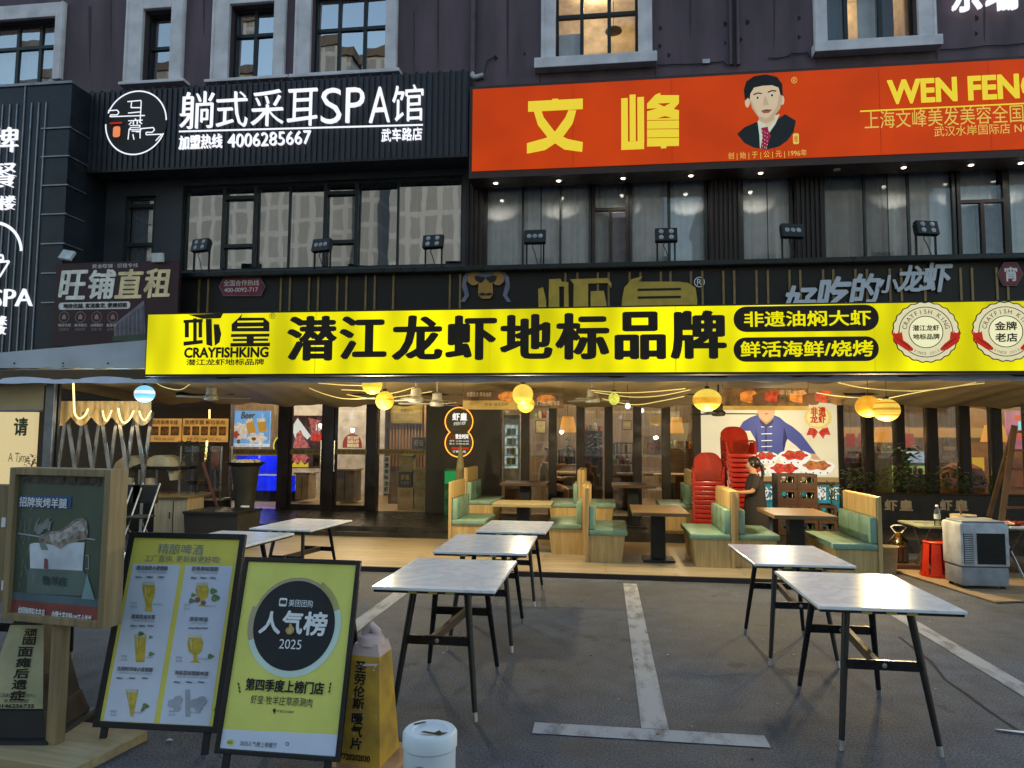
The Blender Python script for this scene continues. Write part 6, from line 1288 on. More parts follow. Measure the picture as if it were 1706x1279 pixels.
# entrance wall: slats, certificate, sale bucket and gift cartons behind the third pane
MB().box(*[atY(x, 760, 15.2).x for x in (648, 712)], 15.2, 15.25, .2, 3.2, M_INW).build('inside_wall', bld)
b = MB()
for k in range(12): x = atY(650+k*5.2, 760, 15.16).x; b.box(x-.015, x+.015, 15.15, 15.199, 1.0, 3.0, make_wood('slat wood', (.42, .22, .10), (.52, .30, .14), 2, .5))
b.build('slat_wall', bld)
o, x0, x1, z0, z1 = sign('certificate', 'framed mustard certificate hung on the timber slats', 'certificate', (652, 674, 703, 705), 15.08, .03); b = part(o); b.box(x0, x1, 0, .03, z0, z1, M_BRASS); b.build('frame', o); b = part(o); b.poly([(x0+.04, z0+.04), (x1-.04, z0+.04), (x1-.04, z1-.04), (x0+.04, z1-.04)], -.002, mat('certificate paper', (.42, .33, .12), .5)); b.text('荣誉证书', x0+.2, x1-.2, z1-.16, z1-.09, -.004, M_BANB); b.line([(x0+.12, 0.18), (x1-.12, .18)], .006, -.004, M_BANB); b.build('paper', o)
o, x0, x1, z0, z1 = sign('door_sticker', 'narrow white vertical sticker with black script inside the third pane', 'sticker', (639, 759, 649, 822), YG+.1, .004); b = part(o); b.box(x0, x1, 0, .003, z0, z1, WHITE_P); 
for i, t in enumerate('非遗美味龙虾'): b.text(t, x0+.02, x1-.02, z1-.12-.115*i, z1-.03-.115*i, -.002, INK, bold=.03)
b.build('print', o)
def bucket(o, X0, X1, Z0, Z1, Y):
    M_ = mat('cream label', (.4, .34, .2), .6); m = MB(FRM(Y)); m.F = None; m.text('虾皇', X0+.05, X1-.05, (Z0+Z1)/2, Z1-.05, Y-.004, M_YD, bold=.04); m.text('礼盒装', X0+.05, X1-.05, Z0+.06, Z0+.13, Y-.004, M_); m.build('print', o)
GB = 'gift cartons stacked inside the third pane'
M_BKC = mat('black carton', (.09, .08, .05), .5, 0, .15)
for rc, m, lab in (((664, 848, 710, 866), M_YD, 'yellow carton at the bottom of the gift stack'), ((690, 814, 709, 848), M_OLIVE, 'olive carton on the right of the gift stack'), ((662, 812, 688, 848), M_KRAFT, 'kraft carton in the middle of the gift stack'), ((664, 786, 686, 812), M_BKC, 'black carton above the kraft one'), ((688, 780, 709, 814), M_OLIVE, 'tall olive carton above another olive one'), ((665, 758, 687, 786), M_OLIVE, 'black labelled olive carton near the stack top'), ((686, 728, 709, 757), M_BKC, 'black castle-topped box on top of the gift stack')):
    crate(rc, 13.95, .28, m, 'gift_carton', lab, 'carton', GB, bucket)
# fridges
def fridge(o, X0, X1, Z0, Z1, Y):
    G_ = emis('fridge inner light', (.55, .75, .70), .55, var=.6, scale=9); MB().box(X0+.04, X1-.04, Y-.012, Y-.002, Z0+.25, Z1-.22, G_).build('door', o); b = MB()
    for k in range(4):
        z = Z0+.3+k*(Z1-Z0-.55)/4; b.box(X0+.04, X1-.04, Y-.02, Y-.013, z, z+.02, M_STEEL)
        for q in range(5): x = X0+.1+q*(X1-X0-.2)/4; b.box(x-.02, x+.02, Y-.03, Y-.021, z+.025, z+.16, (M_GREY, M_LEAF, M_BEER)[(k+q) % 3])
    b.build('shelf', o)
crate((838, 690, 866, 800), 14.8, .6, mat('pale fridge', (.4, .4, .38), .4), 'drinks_fridge', 'tall glass fronted drinks fridge behind the narrow pane right of the charcoal wall', 'fridge', fn=fridge)
def gfr(o, X0, X1, Z0, Z1, Y):
    MB().box(X0+.02, X1-.02, Y-.012, Y-.002, Z1-.28, Z1-.05, emis('green fridge glow', (.02, .40, .10), .45)).build('display', o); b = MB()
    for k in range(3): b.box(X0+.02, X1-.02, Y-.01, Y-.003, Z0+.05+k*.28, Z0+.3+k*.28, mat('green glass shelf', (.03, .14, .06), .25))
    b.build('shelf', o)
crate((739, 780, 762, 862), 12.9, .4, mat('green fridge body', (.012, .05, .022), .4), 'beer_fridge', 'small green beer fridge against the charcoal wall', 'fridge', fn=gfr)
p = atY(767, 770, 12.2); o = thing('parasol', 'furled pale parasol leaning at the charcoal wall behind the booth', 'parasol', (p.x, 12.2, .2)); MB().lathe([(.10, .75), (.085, 1.0), (.03, 1.45), (.008, 1.5)], mat('khaki canvas', (.22, .20, .10), .8), (p.x, 12.2, 0), 12).build('canopy', o, True); MB().tube([(p.x, 12.2, .2), (p.x, 12.2, .76)], .018, M_STEEL, 8).build('pole', o)
# middle panes: shelves, stands, posters, tables
def shelfunit(rect, Y, lab, rows, seed):
    X0, X1, Z0, Z1 = RY(*rect, Y); o = thing('bottle_shelf', lab, 'shelf', ((X0+X1)/2, Y, Z0)); b = MB(); b.box(X0, X0+.03, Y, Y+.3, .2, Z1, M_DARK); b.box(X1-.03, X1, Y, Y+.3, .2, Z1, M_DARK)
    for k in range(rows+1): z = Z0+(Z1-Z0)*k/rows; b.box(X0+.031, X1-.031, Y+.01, Y+.29, z-.012, z+.012, M_DARK)
    b.build('rack', o); r = random.Random(seed)
    for k in range(rows):
        z = Z0+(Z1-Z0)*k/rows+.013; x = X0+.08; 
        while x < X1-.07:
            MB().lathe([(.03, z), (.032, z+.13), (.012, z+.18), (.012, z+.22)], r.choice((M_GREY, M_LEAF, M_KRAFT, M_STEEL, M_BANB)), (x, Y+.12, 0), 8).build('bottle', o, True); x += r.uniform(.075, .13)
shelfunit((1022, 738, 1056, 788), 15.6, 'rack of bottles behind the glass right of the centre booths', 3, 3); shelfunit((930, 750, 958, 790), 16.2, 'low rack of bottles behind the seated man', 2, 5)
def potted(px, pyb, Y, h, sp, n, m, lab, pot=True, group=None, zb=None):
    p = atY(px, pyb, Y); z = p.z if zb is None else zb; o = thing('potted_plant', lab, 'plant', (p.x, Y, z), group=group); r = random.Random(int(px))
    if pot: MB().lathe([(.07, z), (.10, z+.16), (.085, z+.16)], mat('dark pot', (.03, .025, .02), .5), (p.x, Y, 0), 14).build('pot', o, True)
    b = MB(); z0_ = z+(.14 if pot else 0)
    for k in range(4): b.tube([(p.x, Y, z0_), (p.x+r.uniform(-.4, .4)*sp, Y+r.uniform(-.3, .3)*sp, z0_+h*.6)], .006, mat('stem', (.05, .05, .02), .7), 5)
    b.build('stem', o); b = MB()
    for k in range(n):
        a, u = r.uniform(0, 6.28), r.random(); c = Vector((p.x+math.cos(a)*sp*r.uniform(.1, 1), Y+math.sin(a)*sp*r.uniform(.1, .8), z0_+h*(.15+.85*u))); d_ = Vector((math.cos(a), math.sin(a)*.7, r.uniform(-.5, .6))).normalized(); L_ = h*r.uniform(.14, .26); s_ = d_.cross(Vector((0, 0, 1))).normalized()*L_*.3
        b.add([c-d_*L_*.4, c+s_, c+d_*L_*.2+Vector((0, 0, .01)), c-s_, c+d_*L_*.7-Vector((0, 0, L_*.25))], [(0, 1, 2), (0, 2, 3), (2, 1, 4), (3, 2, 4)], m)
    b.build('foliage', o); return o
M_LF = mat('dark green leaf', (.025, .055, .018), .5, 0, .3, 9); M_LF2 = mat('grey green leaf', (.07, .10, .05), .5, 0, .3, 9); M_LF3 = mat('olive leaf', (.09, .10, .03), .5, 0, .3, 9)
potted(991, 776, 14.2, .5, .18, 60, M_LF2, 'tall thin plant inside the glass behind the centre booths'); potted(948, 770, 15, .4, .14, 40, M_LF2, 'small grey green plant on the ledge behind the seated man', zb=1.1)
MB().box(*[atY(x, 760, 15.3).x for x in (924, 962)], 15.3, 15.7, .2, 1.08, M_INW).build('inside_wall', bld)
o, x0, x1, z0, z1 = sign('food_poster', 'amber food poster hanging behind the glass left of the last shade', 'poster', (1072, 727, 1101, 758), 15.0, .01); b = part(o); b.box(x0, x1, 0, .008, z0, z1, M_OLIVE); b.build('sheet', o); b = part(o)
for k in range(4): b.ell(x0+.1+k*.07, z0+.17, .035, .12, -.003-.0005*k, M_FOODO, n=12)
b.text('鲜活海鲜', x0+.03, x1-.03, z1-.1, z1-.03, -.004, M_YD); b.build('print', o)
o, x0, x1, z0, z1 = sign('food_poster', 'dim grey poster on the back wall left of the seated man', 'poster', (890, 735, 908, 762), 15.9, .01); b = part(o); b.box(x0, x1, 0, .008, z0, z1, mat('grey poster', (.3, .25, .18), .6)); b.text('龙虾', x0+.05, x1-.05, z0+.15, z1-.05, -.004, M_FOODR); b.build('sheet', o)
for px, Y, m, lab in ((1060, 14.5, M_INW, 'pale inside dining table by the third window from the chef poster'), (930, 14.6, M_KRAFT, 'inside dining table before the seated man'), (1122, 14.3, M_KRAFT, 'inside dining table left of the chef poster')): ptable(bx(px-32, Y), bx(px+32, Y), Y, Y+.7, .95, .2, lab, m)
TB = 'packs on the inside table left of the chef poster'
crate((1098, 797, 1107, 804.5), 14.32, .12, M_YD, 'tissue_box', 'yellow tissue pack on the inside table by the chef poster', 'box', fn=None); crate((1110, 794, 1126, 804.5), 14.45, .2, M_KRAFT, 'carton', 'kraft carton on the inside table by the chef poster', 'box')
# right panes: warm wall band, tank, lit signs
MB().box(*[atY(x, 740, 16.8).x for x in (1405, 1800)], 16.8, 16.9, atY(1500, 728, 16.8).z, atY(1500, 712, 16.8).z, emis('amber cove', (.55, .30, .09), .6)).build('cove', bld)
MB().box(*[atY(x, 740, 16.9).x for x in (1615, 1800)], 16.91, 16.95, .2, 3.3, mat('terracotta wall', (.42, .17, .06), .7)).build('inside_wall', bld)
o, x0, x1, z0, z1 = sign('fish_tank', 'glowing green live seafood tank behind the planter', 'tank', (1500, 776, 1548, 822), 15.2, .6); b = part(o); b.box(x0, x1, 0, .6, z0, z1, emis('tank water', (.30, .50, .10), .8, var=.5, scale=5)); b.build('water', o); b = part(o); b.box(x0-.04, x1+.04, -.02, .62, z0-.6, z0-.003, M_DARK); b.box(x0-.03, x1+.03, -.02, .6, z1+.003, z1+.06, M_STEEL); b.build('frame', o)
o, x0, x1, z0, z1 = sign('blue_menu_screen', 'pale blue lit menu strip above the seafood tank', 'screen', (1462, 752, 1546, 778), 15.9, .04); b = part(o); b.box(x0, x1, 0, .04, z0, z1, emis('pale blue strip', (.42, .55, .70), .7, var=.5, scale=8)); b.text('海鲜明档', x0+.2, x1-.6, z0+.1, z1-.06, -.004, BS2); b.text('Seafood', x0+.1, x0+.5, z0+.03, z0+.1, -.004, LR); b.build('panel', o)
o, x0, x1, z0, z1 = sign('pink_neon', 'pink and cyan neon glow behind the ladder at the right edge', 'sign', (1676, 684, 1760, 748), 15.0, .04); b = part(o); b.box(x0, x1, 0, .03, z0, z1, emis('pink lit wall', (.65, .16, .32), .7, var=.3, scale=3)); b.build('panel', o); b = part(o); b.Rc(1690, 692, 1730, 700, LR, -.01); b.Rc(1696, 702, 1702, 716, emis('cyan neon', (.2, .8, .9), 1.1), -.012); b.Rc(1690, 722, 1712, 730, LR, -.013); b.build('tube', o)
o, x0, x1, z0, z1 = sign('yellow_screen', 'square yellow lit board behind the right panes', 'screen', (1618, 762, 1640, 784), 15.4, .03); b = part(o); b.box(x0, x1, 0, .03, z0, z1, emis('yellow lit board', (.75, .45, .03), .8)); b.build('panel', o)
for px in (1417, 1437, 1515, 1546):
    p = atY(px, 732, 16.5); o = thing('red_flag', 'small red pennant on the line behind the right windows', 'flag', p, group='red pennants behind the right windows'); MB().poly([(p.x-.09, p.z-.15), (p.x+.09, p.z-.15), (p.x+.09, p.z+.13), (p.x-.09, p.z+.13)], 16.5, emis('red pennant', (.42, .05, .03), .5), .006).build('cloth', o); MB().tube([(p.x, 16.503, p.z+.13), (p.x, 16.503, 3.25)], .004, M_CABLE, 4).build('cord', o)
p = atY(1602, 792, 15.0); o = thing('round_chair', 'terracotta round-backed armchair behind the planter glass', 'chair', (p.x, 15.0, .2)); MB().lathe([(.36, .55), (.42, .85), (.34, 1.12), (.15, 1.22)], mat('terracotta cloth', (.36, .12, .05), .8), (p.x, 15.0, 0), 20).build('backrest', o, True); MB().lathe([(.3, .2), (.33, .54)], M_DARK, (p.x, 15, 0), 16).build('base', o)
o, x0, x1, z0, z1 = sign('window_lettering', 'small greeting lettering on the right window pane', 'lettering', (1562, 756, 1599, 778), YG+.048, .003); b = part(o); WL = mat('white vinyl', (.6, .56, .5), .6); b.T('Hello', 1571, 757, 1589, 763, WL, 0, mirror=True); b.T('欢迎光临', 1565, 765, 1597, 771, WL, 0, mirror=True, bold=.02); b.T('虾皇龙虾', 1570, 773, 1594, 779, WL, 0, mirror=True); b.T('八', 1570, 728, 1582, 738, WL, 0); b.build('vinyl', o)
# ------------------------------------------------------------------ planter, crates, ladder, right hand clutter
YPn = 12.6
o, x0, x1, z0, z1 = sign('planter_box', 'long black planter box with pale characters along the right windows', 'planter', (1412, 826, 1760, 885), YPn, .35); bz = ROOTM[o.name].translation.z; b = part(o); b.bbox(x0, x1, 0, .35, .2-bz, z1, M_BLACK, .01); b.build('box', o); b = part(o); CH = mat('dim pale lettering', (.28, .24, .18), .5)
for x in (1474, 1566): b.T('虾', x, 833, x+20, 850, CH, bold=.05); b.T('皇', x+25, 833, x+46, 850, CH, bold=.05)
b.build('lettering', o); b = part(o); b.box(x0+.02, x1-.02, .02, .33, z1+.001, z1+.02, mat('potting soil', (.02, .015, .01), .9)); b.build('soil', o); ptop = bz+z1+.02
for i, (px, h, sp, m, n, lab) in enumerate(((1424, .42, .2, M_LF2, 60, 'grey leaved plant at the left end of the planter'), (1455, .36, .26, M_LF, 80, 'low dark plant left in the planter'), (1490, .45, .24, M_LF3, 80, 'olive leaved plant in the planter before the first post'), (1512, .85, .2, M_LF, 46, 'tallest dark plant in the planter with broad upright leaves'), (1540, .38, .26, M_LF, 80, 'dark bushy plant in front of the green tank'), (1578, .48, .2, M_LF3, 70, 'airy olive plant below the window lettering'), (1608, .36, .26, M_LF, 80, 'dark low plant below the yellow screen'), (1645, .3, .26, M_LF, 70, 'dark low plant behind the ladder foot'))):
    potted(px, 800, YPn+.17, h, sp, n, m, lab, False, 'plants growing in the black planter', ptop)
M_CRATE = mat('brown beer crate', (.075, .032, .017), .45, 0, .1); M_BOT = mat('green bottle glass', (.02, .06, .03), .15)
M_BCAP = mat('bottle cap silver', (.5, .5, .48), .3, .6)
Yc = 11.35; xs_ = [atY(1312, 800, Yc).x, atY(1345, 800, Yc).x]
def mkcrate(x, z, lab, w_=.29, h_=.225, d_=.38, Yc=Yc):
    o = thing('beer_crate', lab, 'crate', (x, Yc, z), group='brown beer crates stacked behind the booth table'); b = MB(); t = .012
    for yy in (Yc, Yc+d_-t): b.box(x-w_/2, x+w_/2, yy, yy+t, z, z+h_*.42, M_CRATE); b.box(x-w_/2, x+w_/2, yy, yy+t, z+h_*.82, z+h_, M_CRATE); b.box(x-w_/2, x-w_*.32, yy+.001, yy+t-.001, z+h_*.42, z+h_*.82, M_CRATE); b.box(x+w_*.32, x+w_/2, yy+.001, yy+t-.001, z+h_*.42, z+h_*.82, M_CRATE)
    for xx in (x-w_/2, x+w_/2-t): b.box(xx, xx+t, Yc+t, Yc+d_-t, z, z+h_, M_CRATE)
    b.box(x-w_/2+t, x+w_/2-t, Yc+t, Yc+d_-t, z+.002, z+.014, M_CRATE); b.build('frame', o)
    for k in range(3): MB().lathe([(.03, z+.02), (.031, z+.10), (.012, z+.15), (.012, z+.19)], M_BOT, (x-.08+k*.08, Yc+.06, 0), 10).lathe([(.014, z+.175), (.014, z+.195), (.004, z+.197)], M_BCAP, (x-.08+k*.08, Yc+.06, 0), 10).build('bottle', o, True)
for k in range(4):
    for i, x in enumerate(xs_): mkcrate(x, .205+k*.228, 'brown beer crate in the %s column, %s' % (('left', 'right')[i], ('at the bottom', 'second from the bottom', 'third from the bottom', 'on top')[k]))
x = atY(1378, 800, Yc).x
for k in range(2): mkcrate(x, .205+k*.228, 'brown beer crate of the short stack right of the columns, %s' % ('lower', 'upper')[k], .26)
potted(1385, 812, 11.3, .35, .14, 40, M_LF2, 'spindly plant on the short crate stack', False, None, .665)
# ladder
M_LAD = mat('old brown ladder wood', (.10, .06, .035), .6, 0, .2); Yl = 10.9; A, B_ = atY(1690, 709, Yl), atY(1666, 885, Yl-.35); A2, B2 = atY(1722, 712, Yl), atY(1712, 892, Yl-.35)
ld = thing('step_ladder', 'old brown wooden step ladder leaning at the right windows', 'ladder', B_)
for p, q in ((A, B_), (A2, B2)): MB().bar(p, q, .07, .04, M_LAD).build('rail', ld)
A3, B3 = atY(1688, 716, Yl+.05), atY(1648, 860, Yl+.5); MB().bar(A3, B3, .06, .035, M_LAD).build('rail', ld)
for t in (.06, .24, .42, .6, .78): p, q = A.lerp(B_, t), A2.lerp(B2, t); MB().bbox(p.x+.035, q.x-.035, p.y-.06, p.y+.06, p.z-.015, p.z+.015, M_LAD, .004).build('step', ld)
p, q = A3.lerp(B3, .3), A.lerp(B_, .3); MB().bar(p, q, .03, .02, M_LAD).build('brace', ld)
# clutter table, bottle, jug, stool, cooler
M_TABG = mat('sage table top', (.22, .24, .16), .35); q = [atZ(*p, .60) for p in ((1533, 868), (1640, 868), (1700, 885), (1600, 884))]
xa, xb_, ya, yb_ = atY(1533, 875, 9.3).x, atY(1730, 875, 9.3).x, 9.28, 9.98
o = thing('clutter_table', 'sage green folding table crowded with food and pots behind the air cooler', 'table', (q[0]+q[2])/2*1); o.matrix_world = Matrix.Translation(((xa+xb_)/2, 9.6, 0)); ROOTM[o.name] = o.matrix_world.copy()
MB().bbox(xa, xb_, ya, yb_, .575, .60, M_TABG, .006).build('tabletop', o)
for sx in (xa+.15, xb_-.15):
    for y1, y2 in ((ya+.08, yb_-.08), (yb_-.08, ya+.08)): MB().tube([(sx, y1, .575), (sx, y2, 0.006)], .014, M_STEEL, 8).build('leg', o)
def onT(px, py=None, y=8.3): y += 1.18; return Vector((atY(px, 875, y).x, y, .601))
p = onT(1562, y=8.2); o = thing('water_bottle', 'clear plastic water bottle standing on the sage table', 'bottle', p); PET = glass('clear plastic', (.82, .86, .84), .10, .05); MB().lathe([(.034, p.z), (.036, p.z+.02), (.034, p.z+.08), (.036, p.z+.16), (.03, p.z+.19), (.014, p.z+.225), (.014, p.z+.235)], PET, (p.x, p.y, 0), 20).build('body', o, True); MB().lathe([(.016, p.z+.232), (.016, p.z+.25), (.004, p.z+.251)], WHITE_P, (p.x, p.y, 0), 14).build('cap', o, True); MB().lathe([(.0365, p.z+.085), (.0365, p.z+.14)], mat('pale label', (.35, .4, .42), .5), (p.x, p.y, 0), 20).build('label_band', o, True)
p = onT(1605, y=8.25); o = thing('stock_pot', 'cream pot with a ladle handle on the sage table', 'pot', p); MB().lathe([(.11, p.z), (.135, p.z+.02), (.14, p.z+.13), (.145, p.z+.135)], mat('cream enamel', (.48, .42, .28), .4), (p.x, p.y, 0), 24).build('body', o, True); MB().tube([(p.x-.02, p.y, p.z+.05), (p.x-.04, p.y-.03, p.z+.26)], .012, M_LAD, 8).build('ladle', o, True)
for px, lab, m in ((1628, 'pale green bowl nearest the pot on the sage table', M_LF2), (1640, 'second pale bowl on the sage table, right of the pot', mat('celadon bowl', (.35, .38, .25), .4))): p = onT(px, y=8.45); o = thing('bowl', lab, 'bowl', p, group='bowls on the sage table'); MB().lathe([(.04, p.z), (.05, p.z+.02), (.085, p.z+.08), (.08, p.z+.08), (.02, p.z+.02)], MATS.get('celadon bowl') or m, (p.x, p.y, 0), 18).build('body', o, True)
p = onT(1655, y=8.1); o = thing('food_tray', 'tray heaped with pale food on the sage table', 'tray', p); MB().bbox(p.x-.22, p.x+.22, p.y-.07, p.y+.12, p.z, p.z+.03, M_STEEL, .01).build('dish', o); b = MB()
for k in range(40): c = Vector((p.x+rnd.uniform(-.19, .19), p.y+rnd.uniform(-.05, .1), p.z+.035+rnd.random()*.035)); a = rnd.uniform(0, 3.14); d_ = Vector((math.cos(a), math.sin(a), rnd.uniform(-.3, .3)))*.035; b.tube([c-d_, c+d_], .011, (mat('pale dough', (.5, .4, .26), .6), mat('toasted dough', (.36, .2, .09), .6))[k % 2], 6)
b.build('food', o, True)
p = onT(1698, y=8.1); o = thing('meat_tray', 'tray with red meat at the right edge of the sage table', 'tray', p); MB().bbox(p.x-.14, p.x+.2, p.y-.08, p.y+.12, p.z, p.z+.03, WHITE_P, .01).build('dish', o); b = MB()
for k in range(14): b.lathe([(.02, p.z+.03), (.04, p.z+.05), (.02, p.z+.07)], mat('red meat', (.34, .03, .02), .4), (p.x+rnd.uniform(-.1, .16), p.y+rnd.uniform(-.04, .08), rnd.uniform(0, .02)), 8)
b.build('food', o, True)
p = atZ(1497, 919, .06); p.y = 9.9; p.x = atY(1497, 900, 9.9).x; o = thing('oil_jug', 'clear plastic oil jug with looped handle on the ground by the booth', 'jug', (p.x, 9.9, .08)); z = .08 
MB().lathe([(.10, z), (.115, z+.02), (.11, z+.10), (.116, z+.14), (.11, z+.2), (.114, z+.26), (.06, z+.33), (.03, z+.36), (.03, z+.38)], glass('amber plastic', (.75, .62, .35), .08, .08), (p.x, 9.9, 0), 24).build('body', o, True); MB().lathe([(.1, z+.015), (.098, z+.2)], mat('pale oil', (.3, .2, .05), .2), (p.x, 9.9, 0), 20).build('oil', o, True); MB().tube([(p.x-.09, 9.9, z+.44), (p.x-.04, 9.9, z+.37), (p.x+.04, 9.9, z+.37), (p.x+.1, 9.9, z+.44), (p.x+.05, 9.9, z+.46), (p.x-.05, 9.9, z+.46), (p.x-.09, 9.9, z+.44)], .008, WHITE_P, 6).build('handle', o, True)
MB().bbox(p.x-.5, p.x+1.6, 9.7, 10.2, .0, .078, M_BANB, .01).build('x', None)
bpy.data.objects['x'].name = 'low_bench'; tag(bpy.data.objects['low_bench'], 'low dark platform board beside the rightmost booth', 'platform')
x = atY(1478, 900, 9.5).x; o = thing('waste_tub', 'cream plastic tub between the rightmost booth and oil jug', 'tub', (x, 9.5, 0)); MB().lathe([(.09, .0), (.12, .32), (.13, .33), (.115, .33), (.08, .02)], mat('cream plastic', (.38, .34, .22), .5), (x, 9.5, 0), 20).build('body', o, True)
p = atZ(1563, 962, 0); o = thing('plastic_stool', 'round red plastic stool with slotted sides in front of the sage table', 'stool', p); M_REDS = mat('bright red plastic', (.50, .03, .012), .35, 0, .08)
b = MB(); b.lathe([(.145, .405), (.15, .42), (.14, .43), (.03, .432)], M_REDS, (p.x, p.y, 0), 26); b.build('seat', o, True); b = MB(); n = 8
for k in range(n):
    a0, a1 = 2*math.pi*k/n, 2*math.pi*(k+.80)/n; vs = []
    for a in [a0+(a1-a0)*t/4 for t in range(5)]:
        for r_, z in ((.195, 0), (.19, .03), (.150, .404)): vs.append((p.x+r_*math.cos(a), p.y+r_*math.sin(a), z))
    b.add(vs, [(3*i+j, 3*i+3+j, 3*i+4+j, 3*i+1+j) for i in range(4) for j in range(2)], M_REDS)
b.lathe([(.19, .0), (.196, .0), (.196, .05), (.188, .05)], M_REDS, (p.x, p.y, 0), 26); b.build('skirt', o, True)
p = atZ(1636, 985, .0); Yk = p.y; X0, X1 = atY(1598, 930, Yk).x, atY(1683, 930, Yk).x; o = thing('air_cooler', 'white and grey portable air cooler on castors at right', 'air cooler', ((X0+X1)/2, Yk+.18, 0), rad(4)); c_ = ROOTM[o.name].translation; w_ = (X1-X0)/2; M_ACW = mat('cooler white', (.46, .48, .50), .45, 0, .16, 7); M_ACG = mat('cooler grey', (.24, .26, .29), .45)
b = part(o); b.bbox(-w_, w_, -.18, .2, .26, .73, M_ACW, .025); b.build('body', o, True); b = part(o); b.bbox(-w_+.008, w_-.008, -.172, .192, .05, .257, M_ACG, .03); b.build('water_tank', o, True)
b = part(o); xs0, xs1 = -w_+.17, w_-.05; b.box(xs0, xs1, -.187, -.181, .29, .62, mat('grille dark', (.02, .022, .026), .6))
for k in range(17): b.box(xs0+.005, xs1-.005, -.196, -.188, .297+k*.0195, .303+k*.0195, M_DARK)
b.build('front_grille', o); b = part(o); b.box(-w_+.03, -w_+.13, -.186, -.181, .29, .62, MATS['grille dark'])
for k in range(17): b.box(-w_+.035, -w_+.125, -.193, -.187, .297+k*.0195, .306+k*.0195, M_ACW)
b.build('vent_grille', o); b = part(o); b.bbox(-w_+.03, w_-.03, -.16, .17, .732, .75, M_ACG, .01); b.build('top_panel', o)
for sx in (-1, 1):
    for sy in (-.13, .15): b = part(o); b.lathe([(.024, -.012), (.026, 0), (.024, .012)], M_BLACK, (sx*(w_-.06), sy, .026), 14, axis='y'); b.build('castor', o, True)
# ------------------------------------------------------------------ grill corner at left
M_HOOD = mat('beige hood', (.40, .34, .22), .45, 0, .12, 3); M_INOX = mat('warm inox', (.35, .32, .27), .3, .85)
gr = thing('grill_counter', 'steel grill counter with two beige curved hoods at left', 'counter', (atY(240, 850, 10.6).x, 10.6, .06)); F0 = FRM(10.6)
def gp(name, rect, Y, d_, m, r=.01): X0, X1, Z0, Z1 = RY(*rect, Y); MB().bbox(X0, X1, Y, Y+d_, Z0, Z1, m, r).build(name, gr)
z_ = lambda y, Y=10.6: atY(240, y, Y).z
X0, X1 = atY(184, 850, 10.6).x, atY(312, 850, 10.6).x
MB().bbox(X0, X1, 10.62, 11.2, .065, z_(830), M_DARK, .01).build('body', gr); MB().bbox(X0-.02, X1+.02, 10.58, 11.24, z_(830)+.002, z_(823), M_INOX, .006).build('worktop', gr)
for pts in (((186, 808), (186, 784), (193, 770), (205, 761), (218, 759), (230, 763), (238, 771), (222, 776), (207, 786), (198, 798), (194, 812)), ((240, 774), (246, 765), (256, 759), (268, 758), (279, 762), (287, 771), (290, 782), (288, 800), (283, 800), (280, 786), (272, 779), (258, 778), (250, 784))):
    b = MB(); P = [atY(x, y, 10.75) for x, y in pts]; n = len(P); b.add(P+[p+Vector((0, .35, 0)) for p in P], [tuple(range(n)), tuple(range(2*n-1, n-1, -1))]+[(k, (k+1) % n, n+(k+1) % n, n+k) for k in range(n)], M_HOOD); b.build('hood', gr)
MB().bbox(atY(224, 780, 10.7).x, atY(303, 780, 10.7).x, 10.65, 11.1, z_(782), z_(777), M_DARK, .005).build('shelf', gr)
for x in (233, 262, 300): q = atY(x, 780, 10.68); MB().bar((q.x, 10.68, z_(823)), (q.x, 10.68, z_(782)), .03, .02, M_INOX).build('post', gr)
for x, m in ((196, M_KRAFT), (214, M_HOOD), (250, M_BEIGE)): q = atY(x, 812, 10.9); MB().lathe([(.07, z_(822)), (.09, z_(808)), (.08, z_(798)), (.02, z_(797))], m, (q.x, 10.9, 0), 14).build('pot', gr, True)
o = thing('cabinet', 'upright beige cabinet beside the grill counter', 'cabinet', (atY(283, 870, 10.1).x, 10.1, .06)); X0, X1, Z0, Z1 = RY(256, 830, 311, 905, 10.1); MB().bbox(X0, X1, 10.1, 10.55, .065, Z1, make_wood('worn beige board', (.25, .19, .12), (.34, .27, .17), 2, .55), .008).build('body', o); MB().bbox(X0-.02, X1+.03, 10.07, 10.58, Z1+.002, Z1+.035, M_OAK, .006).build('top', o); MB().box(X0+.3, X0+.31, 10.094, 10.1, .12, Z1-.03, M_DARK).build('door_gap', o); MB().tube([(X0+.26, 10.08, Z1-.3), (X0+.26, 10.08, Z1-.2)], .008, M_DARK, 6).build('handle', o)
o = thing('display_case', 'glass display case with a lit steel dish right of the grill', 'display case', (atY(330, 830, 10.9).x, 10.9, .06)); X0, X1 = atY(298, 830, 10.9).x, atY(366, 830, 10.9).x; zt, zm = z_(742, 10.9), z_(832, 10.9)
MB().bbox(X0, X1, 10.92, 11.24, .065, zm, M_DARK, .01).build('body', o); MB().bbox(X0-.01, X1+.01, 10.9, 11.26, zm+.002, zm+.03, M_INOX, .005).build('worktop', o)
for x in (X0, X1):
    for y in (10.91, 11.24): MB().box(x-.012, x+.012, y-.012, y+.012, zm+.031, zt, M_INOX).build('post', o)
MB().box(X0+.013, X1-.013, 10.908, 10.913, zm+.031, zt, G_SHOP).build('pane', o); zs_ = z_(806, 10.9); MB().box(X0+.013, X1-.013, 10.93, 11.22, zs_-.01, zs_, G_SHOP).build('shelf', o)
q = atY(322, 800, 11.05); MB().lathe([(.05, zs_+.002), (.17, zs_+.06), (.165, zs_+.06), (.04, zs_+.012)], mat('highlit steel dish', (.5, .38, .16), .2, .8), (q.x, 11.05, 0), 22).build('dish', o, True); MB().lathe([(.1, zm+.032), (.15, zm+.1), (.02, zm+.14)], M_MEAT, (q.x+.15, 11.08, 0), 18).build('roast', o, True)  # steel dish coloured gold, its warm highlight put into the material
